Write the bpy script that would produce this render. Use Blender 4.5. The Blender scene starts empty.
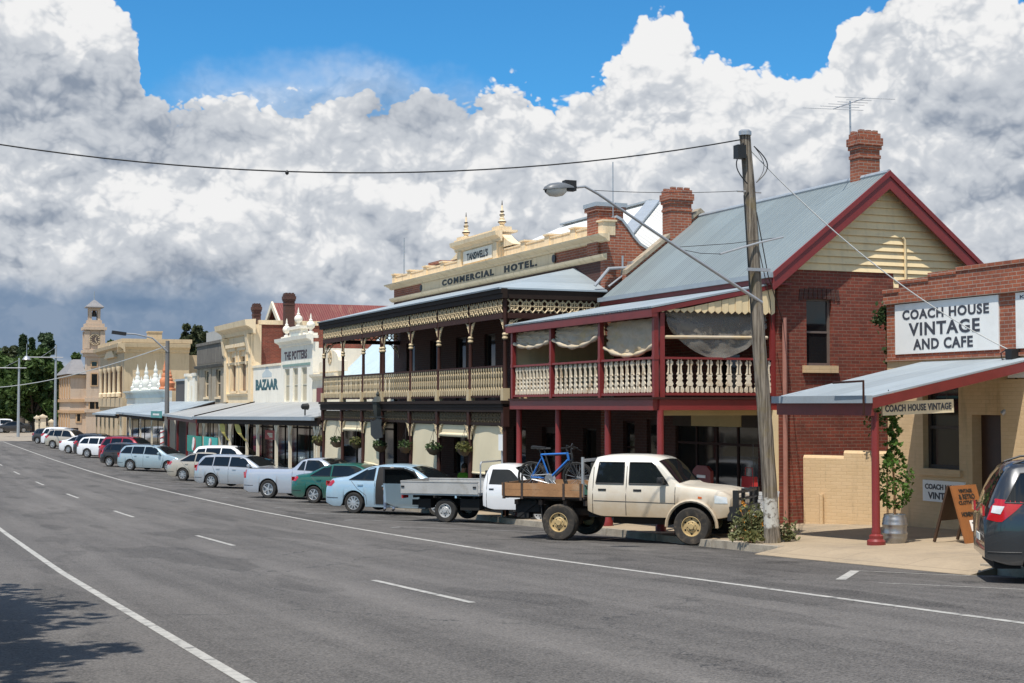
import bpy, bmesh, math, random
from mathutils import Vector, Matrix
from math import sin, cos, pi, radians, sqrt, atan2, tan
random.seed(11)
sc = bpy.context.scene
col = sc.collection

# ------------------------------------------------------------------ camera
FOC = 1500.0
CAMZ = 1.736
YAW = math.atan(622 / FOC)
PITCH = math.atan(63.5 / FOC)
cd = bpy.data.cameras.new("camera")
cam = bpy.data.objects.new("camera", cd)
col.objects.link(cam)
cam.location = (0, 0, CAMZ)
cam.rotation_euler = (pi / 2 + PITCH, 0, -YAW)
cd.sensor_width = 36.0
cd.lens = 36.0 * FOC / 1024.0
cd.clip_start = 0.1
cd.clip_end = 6000
sc.camera = cam

# ------------------------------------------------------------------ light and exposure
SUN_DIR = Vector((-0.76 * cos(radians(66)), -0.65 * cos(radians(66)), sin(radians(66)))).normalized()
SUN_EL = math.asin(SUN_DIR.z)
SUN_AZ = atan2(SUN_DIR.x, SUN_DIR.y)
sl = bpy.data.lights.new("sun", 'SUN')
sl.energy = 5.0
sl.angle = radians(0.53)
sl.color = (1.0, 0.955, 0.88)
so = bpy.data.objects.new("sun", sl)
col.objects.link(so)
so.location = (-60, -50, 150)
so.rotation_euler = (-SUN_DIR).to_track_quat('-Z', 'Y').to_euler()
sc.view_settings.view_transform = 'Standard'
sc.view_settings.look = 'None'
sc.view_settings.exposure = 0.1
sc.view_settings.gamma = 1.0
sc.view_settings.use_curve_mapping = False
sc.render.engine = 'CYCLES'
sc.cycles.max_bounces = 6
sc.cycles.diffuse_bounces = 3
sc.cycles.glossy_bounces = 3
sc.cycles.transmission_bounces = 4
sc.cycles.transparent_max_bounces = 6
sc.cycles.use_denoising = True


# ------------------------------------------------------------------ node expressions
class E:
    """a shader socket that can be used in arithmetic"""
    def __init__(s, nt, sock):
        s.nt, s.s = nt, sock

    def _m(s, op, *o, clamp=False):
        n = s.nt.nodes.new('ShaderNodeMath')
        n.operation = op
        n.use_clamp = clamp
        for i, v in enumerate((s,) + o):
            if isinstance(v, E):
                s.nt.links.new(v.s, n.inputs[i])
            else:
                n.inputs[i].default_value = v
        return E(s.nt, n.outputs[0])

    def __add__(s, o): return s._m('ADD', o)
    def __radd__(s, o): return s._m('ADD', o)
    def __sub__(s, o): return s._m('SUBTRACT', o)
    def __rsub__(s, o): return (s * -1.0) + o
    def __mul__(s, o): return s._m('MULTIPLY', o)
    def __rmul__(s, o): return s._m('MULTIPLY', o)
    def __truediv__(s, o): return s._m('DIVIDE', o)
    def max(s, o): return s._m('MAXIMUM', o)
    def min(s, o): return s._m('MINIMUM', o)
    def clamp(s): return s._m('ADD', 0.0, clamp=True)
    def abs(s): return s._m('ABSOLUTE')
    def sqrt(s): return s._m('SQRT')
    def pow(s, o): return s._m('POWER', o)
    def gt(s, o): return s._m('GREATER_THAN', o)
    def sin(s): return s._m('SINE')
    def fract(s): return s._m('FRACT')

    def smooth(s, a, b):
        n = s.nt.nodes.new('ShaderNodeMapRange')
        n.interpolation_type = 'SMOOTHSTEP'
        s.nt.links.new(s.s, n.inputs[0])
        n.inputs[1].default_value = a
        n.inputs[2].default_value = b
        return E(s.nt, n.outputs[0])


def sep(nt, sock):
    n = nt.nodes.new('ShaderNodeSeparateXYZ')
    nt.links.new(sock, n.inputs[0])
    return [E(nt, o) for o in n.outputs]


def comb(nt, x, y, z):
    n = nt.nodes.new('ShaderNodeCombineXYZ')
    for i, v in enumerate((x, y, z)):
        if isinstance(v, E):
            nt.links.new(v.s, n.inputs[i])
        else:
            n.inputs[i].default_value = v
    return n.outputs[0]


def noise(nt, vec, scale, detail=4, rough=.55, dist=0.0, dims='3D'):
    n = nt.nodes.new('ShaderNodeTexNoise')
    n.noise_dimensions = dims
    if vec is not None:
        nt.links.new(vec, n.inputs['Vector'])
    n.inputs['Scale'].default_value = scale
    n.inputs['Detail'].default_value = detail
    n.inputs['Roughness'].default_value = rough
    n.inputs['Distortion'].default_value = dist
    return E(nt, n.outputs[0]), n


def mixc(nt, fac, a, b, mode='MIX'):
    n = nt.nodes.new('ShaderNodeMix')
    n.data_type = 'RGBA'
    n.blend_type = mode
    for idx, v in ((0, fac), (6, a), (7, b)):
        if isinstance(v, E):
            nt.links.new(v.s, n.inputs[idx])
        elif hasattr(v, 'is_linked'):
            nt.links.new(v, n.inputs[idx])
        elif isinstance(v, (int, float)):
            n.inputs[idx].default_value = v
        else:
            n.inputs[idx].default_value = (v[0], v[1], v[2], 1)
    return n.outputs[2]


# ------------------------------------------------------------------ sky: clear sky with cumulus, all by direction
wd = bpy.data.worlds.new("World")
sc.world = wd
wd.use_nodes = True
wt = wd.node_tree
wt.nodes.clear()


def build_sky():
    nt = wt
    out = nt.nodes.new('ShaderNodeOutputWorld')
    bg = nt.nodes.new('ShaderNodeBackground')
    sky = nt.nodes.new('ShaderNodeTexSky')
    sky.sky_type = 'NISHITA'
    sky.sun_disc = False
    sky.sun_elevation = SUN_EL
    sky.sun_rotation = SUN_AZ
    sky.altitude = 550
    sky.air_density = 1.0
    sky.dust_density = 0.3
    sky.ozone_density = 2.0
    tc = nt.nodes.new('ShaderNodeTexCoord')
    x, y, z = sep(nt, tc.outputs['Generated'])
    az = x._m('ARCTAN2', y) * (180 / pi)
    el = z._m('ARCSINE') * (180 / pi)
    DEG = math.degrees(1 / FOC)
    AZ0 = math.degrees(YAW)

    def azi(px):
        return AZ0 + math.degrees(math.atan((px - 512) / FOC))

    def ele(py):
        return (405 - py) * DEG

    base = comb(nt, az, el * 1.25, 0.0)
    _, n1 = noise(nt, base, 0.30, 4, .6)
    w = sep(nt, n1.outputs['Color'])
    wu, wv = (w[0] - .5) * 3.4, (w[1] - .5) * 3.0
    u, v = az + wu, el + wv

    def blob(px, py, rx, ry):
        du = (u - azi(px)) * (1 / (rx * DEG))
        dv = (v - ele(py)) * (1 / (ry * DEG))
        return (1.0 - (du * du + dv * dv).sqrt()).smooth(0.0, .75)

    def billow(ou, ov, det):
        p = comb(nt, az + wu * .35 + ou, (el + wv * .35 + ov) * 1.15, 0.0)
        f, nn = noise(nt, p, 0.21, det, .60, 0.0)
        return f

    d0 = billow(0, 0, 6)
    d2 = billow(-.5, 1.5, 2)

    def heap(ou, ov, det):
        vo = nt.nodes.new('ShaderNodeTexVoronoi')
        vo.feature = 'F1'
        nt.links.new(comb(nt, az + wu * .42 + ou, (el + wv * .42 + ov) * 1.25, 0.0), vo.inputs['Vector'])
        vo.inputs['Scale'].default_value = .36
        vo.inputs['Detail'].default_value = det
        vo.inputs['Roughness'].default_value = .62
        vo.inputs['Lacunarity'].default_value = 2.3
        e_ = E(nt, vo.outputs['Distance'])
        return 1.0 - e_ * e_ * 1.5

    g0 = heap(0, 0, 3.0)
    g1 = heap(-.2, .42, 3.0)
    puff = g0 - .62
    # height of the cloud tops along the horizon
    fc = nt.nodes.new('ShaderNodeFloatCurve')
    lo, hi = azi(-100), azi(1124)
    tops = [(-100, -60), (60, -40), (112, -8), (136, 26), (132 + 8, 58), (150, 74), (200, 82), (300, 84), (400, 76), (470, 72), (484, 58), (520, 54), (565, 66), (592, 50), (632, 8), (655, -6),
            (688, 8), (706, 38), (748, 46), (790, 56), (812, 66), (826, 58), (840, 18), (868, -6), (930, -40), (985, -8), (1010, 2), (1124, -40)]
    cm = fc.mapping.curves[0]
    pts = [((azi(px) - lo) / (hi - lo), (ele(py) + 0.0) / 20.0) for px, py in tops]
    cm.points[0].location = pts[0]
    cm.points[1].location = pts[-1]
    for q in pts[1:-1]:
        cm.points.new(*q)
    fc.mapping.use_clip = False
    fc.mapping.update()
    t = ((az + wu * .30) - lo) * (1 / (hi - lo))
    nt.links.new(t.clamp().s, fc.inputs['Value'])
    top = E(nt, fc.outputs[0]) * 20.0
    h = top - (el + wv * .30)                       # degrees below the cloud top
    body = h * .6 + (d0 - .5) * 1.5 + puff * .34
    # beyond the towers: broken cloud over the rest of the sky
    far = noise(nt, tc.outputs['Generated'], 2.6, 6, .55)[0]
    outside = (az - AZ0).abs().smooth(21, 30).max(el.smooth(16.5, 22))
    body = body * (1.0 - outside) + (far - .52) * 6.0 * outside
    alpha = body.smooth(-.06, .16)
    veil = ((blob(330, 112, 200, 60) * .75) * (d0 * 1.4)).clamp()
    alpha = alpha.max(veil)
    # sun on the heaps: brighter where the cloud thins toward the light
    lit = (g0 - g1) * .27 + (d0 - d2) * 1.7 + (d0 - .5) * 1.0 + puff * .16 + .86
    lit = lit + (1.0 - (h * .45).clamp()) * .30
    for (px, py, rx, ry, s) in [(90, 128, 240, 85, -.55), (20, 95, 90, 60, -.2), (420, 108, 95, 36, -.62), (330, 103, 60, 26, -.3), (383, 222, 80, 22, -.5), (130, 272, 420, 30, -.55), (330, 150, 150, 40, -.25),
                                (930, 225, 190, 90, -.55), (985, 140, 80, 70, -.4), (770, 215, 120, 50, -.30), (330, 290, 320, 40, -.3), (560, 215, 150, 60, -.30), (700, 190, 120, 50, -.2),
                                (70, 20, 120, 60, .25), (330, 190, 330, 55, .30), (180, 200, 160, 40, .2), (620, 200, 140, 60, .15), (640, 70, 190, 100, .40), (890, 45, 100, 90, .40), (70, 195, 120, 36, .35),
                                (960, 290, 120, 34, .22), (480, 170, 120, 60, .15)]:
        lit = lit + blob(px, py, rx, ry) * (s * .85)
    c = mixc(nt, lit.smooth(-.95, .62), (0.29, 0.345, 0.435), (0.68, 0.715, 0.765))
    c = mixc(nt, lit.smooth(.45, 1.15), c, (1.0, 1.0, 1.0))
    storm = ((1.0 - (v - ele(330)).abs() * (1 / (58 * DEG))).smooth(0, .6)) * (1.0 - az.smooth(azi(180), azi(480)))
    c = mixc(nt, storm * .85, c, (0.155, 0.255, 0.41))
    sk = nt.nodes.new('ShaderNodeVectorMath')
    sk.operation = 'MULTIPLY'
    nt.links.new(sky.outputs[0], sk.inputs[0])
    sk.inputs[1].default_value = (0.35, 1.0, 1.38)
    cl = nt.nodes.new('ShaderNodeVectorMath')
    cl.operation = 'SCALE'
    nt.links.new(c, cl.inputs[0])
    cl.inputs['Scale'].default_value = 8.3
    m = mixc(nt, alpha, sk.outputs[0], cl.outputs[0])
    nt.links.new(m, bg.inputs[0])
    bg.inputs[1].default_value = 0.1
    nt.links.new(bg.outputs[0], out.inputs[0])


build_sky()
wd.cycles.sampling_method = 'MANUAL'
wd.cycles.sample_map_resolution = 512


# ------------------------------------------------------------------ materials
MATS = {}


def newmat(name):
    m = bpy.data.materials.new(name)
    m.use_nodes = True
    nt = m.node_tree
    b = nt.nodes['Principled BSDF']
    return m, nt, b


def objco(nt):
    t = nt.nodes.new('ShaderNodeTexCoord')
    return t.outputs['Object']


def bumpit(nt, b, h, strength, dist):
    n = nt.nodes.new('ShaderNodeBump')
    n.inputs['Strength'].default_value = strength
    n.inputs['Distance'].default_value = dist
    nt.links.new(h.s if isinstance(h, E) else h, n.inputs['Height'])
    nt.links.new(n.outputs[0], b.inputs['Normal'])


def M(name, c, rough=.6, var=.18, scale=2.5, bump=0.0, metal=0.0, dirt=None, dirt_amt=.35, coat=0.0, spec=None, streak=False):
    """plain material: base colour with two scales of weathering"""
    if name in MATS:
        return MATS[name]
    m, nt, b = newmat(name)
    co = objco(nt)
    f, _ = noise(nt, co, scale, 6, .62)
    g, _ = noise(nt, co, scale * 9, 3, .6)
    k = ((f - .5) * 1.3 + (g - .5) * .7) * var * 2 + 1.0
    rgb = nt.nodes.new('ShaderNodeVectorMath')
    rgb.operation = 'SCALE'
    rgb.inputs[0].default_value = c
    nt.links.new(k.s, rgb.inputs['Scale'])
    outc = rgb.outputs[0]
    if dirt:
        if streak:
            x, y, z = sep(nt, co)
            sv = comb(nt, x * 3.0, y * 3.0, z * .35)
            h, _ = noise(nt, sv, 1.6, 5, .6)
        else:
            h, _ = noise(nt, co, scale * .8, 7, .65)
        outc = mixc(nt, h.smooth(.48, .72) * dirt_amt, outc, dirt)
    nt.links.new(outc, b.inputs['Base Color'])
    b.inputs['Roughness'].default_value = rough
    b.inputs['Metallic'].default_value = metal
    if coat:
        b.inputs['Coat Weight'].default_value = coat
        b.inputs['Coat Roughness'].default_value = .04
    if spec is not None:
        b.inputs['Specular IOR Level'].default_value = spec
    if bump:
        bumpit(nt, b, g, .5, bump)
    MATS[name] = m
    return m


def wallco(nt):
    """coordinates along and up a wall, whichever way it faces"""
    co = objco(nt)
    x, y, z = sep(nt, co)
    g = nt.nodes.new('ShaderNodeNewGeometry')
    nx, ny, nz = sep(nt, g.outputs['True Normal'])
    f = nx.abs().gt(.6)
    u = y * f + x * (1.0 - f)
    return co, u, z


def brick(name, c1, c2, mortar, bw=.235, bh=.078, worn=.25, dark=(.08, .03, .02)):
    m, nt, b = newmat(name)
    co, u, z = wallco(nt)
    v = comb(nt, u, z, 0.0)
    t = nt.nodes.new('ShaderNodeTexBrick')
    nt.links.new(v, t.inputs['Vector'])
    t.inputs['Color1'].default_value = (*c1, 1)
    t.inputs['Color2'].default_value = (*c2, 1)
    t.inputs['Mortar'].default_value = (*mortar, 1)
    t.inputs['Scale'].default_value = 1.0
    t.inputs['Mortar Size'].default_value = .008
    t.inputs['Mortar Smooth'].default_value = .3
    t.inputs['Bias'].default_value = -.15
    t.inputs['Brick Width'].default_value = bw
    t.inputs['Row Height'].default_value = bh
    f, _ = noise(nt, co, 1.3, 6, .65)
    g, _ = noise(nt, co, 14, 3, .6)
    c = mixc(nt, f.smooth(.42, .75) * worn * 1.6, t.outputs['Color'], dark)
    k = (g - .5) * .7 + 1.0
    s = nt.nodes.new('ShaderNodeVectorMath')
    s.operation = 'SCALE'
    nt.links.new(c, s.inputs[0])
    nt.links.new(k.s, s.inputs['Scale'])
    # lime bloom in patches
    h, _ = noise(nt, co, 2.4, 8, .7)
    c2_ = mixc(nt, h.smooth(.62, .74) * .3, s.outputs[0], mortar)
    nt.links.new(c2_, b.inputs['Base Color'])
    b.inputs['Roughness'].default_value = .85
    bumpit(nt, b, (E(nt, t.outputs['Fac']) * -1.0) + g * .4, .6, .006)
    MATS[name] = m
    return m


def iron(name, c, along='y', pitch=.15, rust=None, rust_amt=.5, rough=.45, sheet=.76, metal=.0, depth=.02):
    """corrugated iron, ribs spaced along one axis; sheets vary a little"""
    m, nt, b = newmat(name)
    co = objco(nt)
    x, y, z = sep(nt, co)
    a = {'x': x, 'y': y}[along]
    wv = (a * (2 * pi / pitch)).sin()
    sh = (a * (1 / sheet))._m('FLOOR')
    wn = nt.nodes.new('ShaderNodeTexWhiteNoise')
    wn.noise_dimensions = '1D'
    nt.links.new(sh.s, wn.inputs['W'])
    seam = ((a * (1 / sheet)).fract() - .5).abs().smooth(.47, .495)
    f, _ = noise(nt, co, .9, 6, .6)
    other = {'x': y, 'y': x}[along]
    sv = comb(nt, a * 6.0, other * .4, 0.0)
    st, _ = noise(nt, sv, 1.0, 4, .6)
    k = (E(nt, wn.outputs['Value']) - .5) * .16 + (f - .5) * .3 + (st - .5) * .25 + 1.0 - seam * .22
    r = nt.nodes.new('ShaderNodeVectorMath')
    r.operation = 'SCALE'
    r.inputs[0].default_value = c
    nt.links.new(k.s, r.inputs['Scale'])
    oc = r.outputs[0]
    if rust:
        h, _ = noise(nt, comb(nt, a * 2.2, other * .7, 0.0), 1.2, 7, .65)
        oc = mixc(nt, h.smooth(.5, .68) * rust_amt, oc, rust)
    nt.links.new(oc, b.inputs['Base Color'])
    b.inputs['Roughness'].default_value = rough
    b.inputs['Metallic'].default_value = metal
    bumpit(nt, b, wv, .55, depth)
    MATS[name] = m
    return m


def leafmat(name, c1, c2, scale=1.2, trans=.25):
    m, nt, b = newmat(name)
    co = objco(nt)
    f, _ = noise(nt, co, scale, 4, .6)
    g, _ = noise(nt, co, scale * 12, 2, .6)
    c = mixc(nt, (f * .7 + g * .5 - .1).clamp(), c1, c2)
    nt.links.new(c, b.inputs['Base Color'])
    b.inputs['Roughness'].default_value = .6
    b.inputs['Specular IOR Level'].default_value = .25
    tr = nt.nodes.new('ShaderNodeBsdfTranslucent')
    nt.links.new(c, tr.inputs[0])
    mx = nt.nodes.new('ShaderNodeMixShader')
    mx.inputs[0].default_value = trans
    nt.links.new(b.outputs[0], mx.inputs[1])
    nt.links.new(tr.outputs[0], mx.inputs[2])
    nt.links.new(mx.outputs[0], nt.nodes['Material Output'].inputs[0])
    MATS[name] = m
    return m


def glassmat(name, c, rough=.06):
    m, nt, b = newmat(name)
    co = objco(nt)
    f, _ = noise(nt, co, 1.1, 3, .5)
    k = (f - .5) * .8 + 1.0
    r = nt.nodes.new('ShaderNodeVectorMath')
    r.operation = 'SCALE'
    r.inputs[0].default_value = c
    nt.links.new(k.s, r.inputs['Scale'])
    nt.links.new(r.outputs[0], b.inputs['Base Color'])
    b.inputs['Roughness'].default_value = rough
    b.inputs['Specular IOR Level'].default_value = .5
    bumpit(nt, b, f, .15, .01)
    MATS[name] = m
    return m


def paintmat(name, c, flake=0.0, dust=None, dust_h=(.3, 1.0), rough=.28):
    """car paint with clear coat; optional road dust that thins out with height"""
    m, nt, b = newmat(name)
    co = objco(nt)
    f, _ = noise(nt, co, 2.0, 4, .6)
    g, _ = noise(nt, co, 9.0, 5, .65)
    k = (f - .5) * .12 + 1.0
    r = nt.nodes.new('ShaderNodeVectorMath')
    r.operation = 'SCALE'
    r.inputs[0].default_value = c
    nt.links.new(k.s, r.inputs['Scale'])
    oc = r.outputs[0]
    x, y, z = sep(nt, co)
    if dust:
        d = (1.0 - (z + (f - .5) * .5 + (g - .5) * .25).smooth(*dust_h)) * .85
        oc = mixc(nt, d, oc, dust)
        rr = d * .45 + rough
        nt.links.new(rr.s, b.inputs['Roughness'])
        cw = (1.0 - d) * .8
        nt.links.new(cw.clamp().s, b.inputs['Coat Weight'])
    else:
        d = (1.0 - (z + (g - .5) * .2).smooth(.15, .5)) * .35
        oc = mixc(nt, d, oc, (.16, .13, .10))
        b.inputs['Roughness'].default_value = rough
        b.inputs['Coat Weight'].default_value = .9
    b.inputs['Coat Roughness'].default_value = .03
    b.inputs['Metallic'].default_value = flake
    nt.links.new(oc, b.inputs['Base Color'])
    MATS[name] = m
    return m


# ------------------------------------------------------------------ mesh collector
ROOTM = {}


class MB:
    def __init__(s):
        s.v, s.f = [], []

    def add(s, vs, fs):
        o = len(s.v)
        s.v += [tuple(p) for p in vs]
        s.f += [tuple(i + o for i in f) for f in fs]
        return s

    def box(s, x0, x1, y0, y1, z0, z1):
        return s.add([(x0, y0, z0), (x1, y0, z0), (x1, y1, z0), (x0, y1, z0), (x0, y0, z1), (x1, y0, z1), (x1, y1, z1), (x0, y1, z1)],
                     [(3, 2, 1, 0), (4, 5, 6, 7), (0, 1, 5, 4), (1, 2, 6, 5), (2, 3, 7, 6), (3, 0, 4, 7)])

    def hexa(s, p):   # eight corners: bottom loop then top loop
        return s.add(p, [(3, 2, 1, 0), (4, 5, 6, 7), (0, 1, 5, 4), (1, 2, 6, 5), (2, 3, 7, 6), (3, 0, 4, 7)])

    def slab(s, quad, t):   # a sheet with thickness t below its four corners
        q = [Vector(p) for p in quad]
        n = (q[1] - q[0]).cross(q[2] - q[0]).normalized()
        if n.z < 0:
            n = -n
        return s.hexa([p - n * t for p in q] + q)

    def obox(s, c, ax, hx, ay, hy, az, hz):
        c, ax, ay, az = Vector(c), Vector(ax).normalized(), Vector(ay).normalized(), Vector(az).normalized()
        p = []
        for k in (-1, 1):
            for i, j in ((-1, -1), (1, -1), (1, 1), (-1, 1)):
                p.append(c + ax * hx * i + ay * hy * j + az * hz * k)
        return s.hexa(p)

    def bar(s, a, b, w, h=None, upv=(0, 0, 1)):
        a, b = Vector(a), Vector(b)
        d = b - a
        u = Vector(upv)
        if abs(d.normalized().dot(u)) > .98:
            u = Vector((0, 1, 0))
        sd = d.cross(u)
        uu = sd.cross(d)
        return s.obox((a + b) / 2, d, d.length / 2, sd, w / 2, uu, (h or w) / 2)

    def tube(s, pts, r, seg=8, cap=True):
        pts = [Vector(p) for p in pts]
        rs = r if isinstance(r, (list, tuple)) else [r] * len(pts)
        n = len(pts)
        ref = None
        rings = []
        for i, p in enumerate(pts):
            d = (pts[min(i + 1, n - 1)] - pts[max(i - 1, 0)]).normalized()
            if ref is None:
                ref = Vector((0, 0, 1)) if abs(d.z) < .9 else Vector((1, 0, 0))
            a = d.cross(ref).normalized()
            b = a.cross(d).normalized()
            ref = b
            rings.append([p + (a * cos(2 * pi * k / seg) + b * sin(2 * pi * k / seg)) * rs[i] for k in range(seg)])
        vs = [q for ring in rings for q in ring]
        fs = []
        for i in range(n - 1):
            for k in range(seg):
                k2 = (k + 1) % seg
                fs.append((i * seg + k, i * seg + k2, (i + 1) * seg + k2, (i + 1) * seg + k))
        if cap:
            fs.append(tuple(range(seg - 1, -1, -1)))
            fs.append(tuple((n - 1) * seg + k for k in range(seg)))
        return s.add(vs, fs)

    def lathe(s, prof, c=(0, 0, 0), seg=16, axis='z', ang=0.0):
        c = Vector(c)
        vs, fs = [], []
        for (r, h) in prof:
            for k in range(seg):
                t = 2 * pi * k / seg + ang
                if axis == 'z':
                    q = Vector((r * cos(t), r * sin(t), h))
                elif axis == 'y':
                    q = Vector((r * sin(t), h, r * cos(t)))
                else:
                    q = Vector((h, r * cos(t), r * sin(t)))
                vs.append(c + q)
        n = len(prof)
        for i in range(n - 1):
            for k in range(seg):
                k2 = (k + 1) % seg
                fs.append((i * seg + k, i * seg + k2, (i + 1) * seg + k2, (i + 1) * seg + k))
        if prof[0][0] > 1e-4:
            fs.append(tuple(range(seg - 1, -1, -1)))
        if prof[-1][0] > 1e-4:
            fs.append(tuple((n - 1) * seg + k for k in range(seg)))
        return s.add(vs, fs)

    def prism(s, poly, axis, a, b):
        """extrude a 2-D polygon; axis 'x': poly is (y,z); 'y': (x,z); 'z': (x,y)"""
        def q(p, t):
            return {'x': (t, p[0], p[1]), 'y': (p[0], t, p[1]), 'z': (p[0], p[1], t)}[axis]
        n = len(poly)
        vs = [q(p, a) for p in poly] + [q(p, b) for p in poly]
        fs = [tuple(range(n - 1, -1, -1)), tuple(range(n, 2 * n))]
        fs += [(i, (i + 1) % n, n + (i + 1) % n, n + i) for i in range(n)]
        return s.add(vs, fs)

    def sweep(s, prof, a, b, out):
        """a moulding: profile (outward, up) carried from a to b, out = outward direction"""
        a, b, out = Vector(a), Vector(b), Vector(out)
        n = len(prof)
        vs = [a + out * p[0] + Vector((0, 0, p[1])) for p in prof] + [b + out * p[0] + Vector((0, 0, p[1])) for p in prof]
        fs = [tuple(range(n - 1, -1, -1)), tuple(range(n, 2 * n))]
        fs += [(i, (i + 1) % n, n + (i + 1) % n, n + i) for i in range(n)]
        return s.add(vs, fs)

    def build(s, name, mat, parent=None, smooth=None, local=False, bevel=0.0, loc=None):
        me = bpy.data.meshes.new(name)
        root = parent
        while root is not None and root.parent is not None:
            root = root.parent
        vs = s.v
        if root is not None and not local:
            inv = ROOTM[root.name].inverted()
            vs = [inv @ Vector(p) for p in vs]
        off = None
        if root is None and not local:
            xs, ys, zs = [p[0] for p in vs], [p[1] for p in vs], [p[2] for p in vs]
            off = Vector(((min(xs) + max(xs)) / 2, (min(ys) + max(ys)) / 2, min(zs)))
            vs = [Vector(p) - off for p in vs]
        me.from_pydata([tuple(p) for p in vs], [], s.f)
        bm = bmesh.new()
        bm.from_mesh(me)
        bmesh.ops.recalc_face_normals(bm, faces=bm.faces)
        bm.to_mesh(me)
        bm.free()
        me.validate()
        me.update()
        for m in (mat if isinstance(mat, (list, tuple)) else [mat]):
            me.materials.append(m)
        o = bpy.data.objects.new(name, me)
        col.objects.link(o)
        if parent is not None:
            o.parent = parent
        if off is not None:
            o.location = off
            ROOTM[o.name] = Matrix.Translation(off)
        if smooth:
            for p in me.polygons:
                p.use_smooth = True
            me.set_sharp_from_angle(angle=radians(smooth))
        if bevel:
            md = o.modifiers.new('bevel', 'BEVEL')
            md.width = bevel
            md.segments = 2
            md.limit_method = 'ANGLE'
        return o


def thing(name, label, cat, loc=(0, 0, 0), rz=0.0, group=None, rot=None):
    o = bpy.data.objects.new(name, None)
    col.objects.link(o)
    o.empty_display_size = .3
    o.location = loc
    if rot is not None:
        o.rotation_euler = rot
    else:
        o.rotation_euler = (0, 0, rz)
    ROOTM[o.name] = Matrix.Translation(Vector(loc)) @ o.rotation_euler.to_matrix().to_4x4()
    o['label'] = label
    o['category'] = cat
    if group:
        o['group'] = group
    return o


def tag(o, label, cat, group=None):
    o['label'] = label
    o['category'] = cat
    if group:
        o['group'] = group
    return o


def struct(o):
    o['kind'] = 'structure'
    return o


def text_verts(txt, size, extrude=.004, bold=0.0, shear=0.0, spacing=1.0, sx=1.0, align='CENTER'):
    """lettering as mesh data in its own plane: x along, y up"""
    cu = bpy.data.curves.new('lettering', 'FONT')
    cu.body = txt
    cu.size = size
    cu.extrude = extrude
    cu.offset = bold
    cu.shear = shear
    cu.space_character = spacing
    cu.align_x = align
    cu.align_y = 'CENTER'
    cu.resolution_u = 3
    o = bpy.data.objects.new('lettering', cu)
    me = o.to_mesh()
    vs = [(v.co.x * sx, v.co.y, v.co.z) for v in me.vertices]
    fs = [tuple(p.vertices) for p in me.polygons]
    o.to_mesh_clear()
    bpy.data.objects.remove(o)
    bpy.data.curves.remove(cu)
    return vs, fs


def put_text(mb, txt, origin, along, up, w, h, **k):
    """letter a line centred on a point, fitted to a width and a height"""
    vs, fs = text_verts(txt, 1.0, **k)
    xs, ys = [v[0] for v in vs], [v[1] for v in vs]
    cx, cy = (min(xs) + max(xs)) / 2, (min(ys) + max(ys)) / 2
    kx, ky = w / (max(xs) - min(xs)), h / (max(ys) - min(ys))
    along, up = Vector(along).normalized(), Vector(up).normalized()
    nrm = along.cross(up)
    o = Vector(origin)
    return mb.add([o + along * (v[0] - cx) * kx + up * (v[1] - cy) * ky + nrm * v[2] for v in vs], fs)


# ------------------------------------------------------------------ survey: where a sight line of the photograph meets a known wall plane
_fw = Vector((sin(YAW) * cos(PITCH), cos(YAW) * cos(PITCH), sin(PITCH)))
_rt = Vector((cos(YAW), -sin(YAW), 0))
_up = _rt.cross(_fw)


def _ray(px, py):
    return _fw * FOC + _rt * (px - 512) + _up * (341.5 - py)


def ax(px, py, X):
    r = _ray(px, py)
    return Vector((0, 0, CAMZ)) + r * (X / r.x)


def ay(px, py, Y):
    r = _ray(px, py)
    return Vector((0, 0, CAMZ)) + r * (Y / r.y)


PRY = [-60, 0, 12.0, 18.5, 25.3, 32.9, 38.6, 46.5, 59.8, 72.8, 86.2, 106.4, 157.9, 224, 336, 672, 3000]
PRH = [1.2, 1.68, 2.18, 2.44, 2.71, 2.93, 3.09, 3.27, 3.48, 3.65, 3.73, 3.774, 3.65, 3.25, 2.46, 1.2, 1.0]
XE, XK = 11.5, 15.3


def prof(y):
    for i in range(len(PRY) - 1):
        if y <= PRY[i + 1]:
            t = (y - PRY[i]) / (PRY[i + 1] - PRY[i])
            return CAMZ - (PRH[i] + (PRH[i + 1] - PRH[i]) * t)
    return CAMZ - PRH[-1]


def gz(x, y):
    z = (prof(y - 1.5) + prof(y) * 2 + prof(y + 1.5)) / 4
    if x < XK:
        return z - .03 * max(0, x - XE)
    return z + .029 + .02 * min(x - XK, 9)


def onG(px, py, off=0.0):
    r = _ray(px, py)
    t = 6 / r.length
    while t < .7:
        p = Vector((0, 0, CAMZ)) + r * t
        if p.z < gz(p.x, p.y) + off:
            return p
        t += 3e-5
    return p


XP, XF = 15.7, 18.8     # verandah post line and building line

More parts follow.
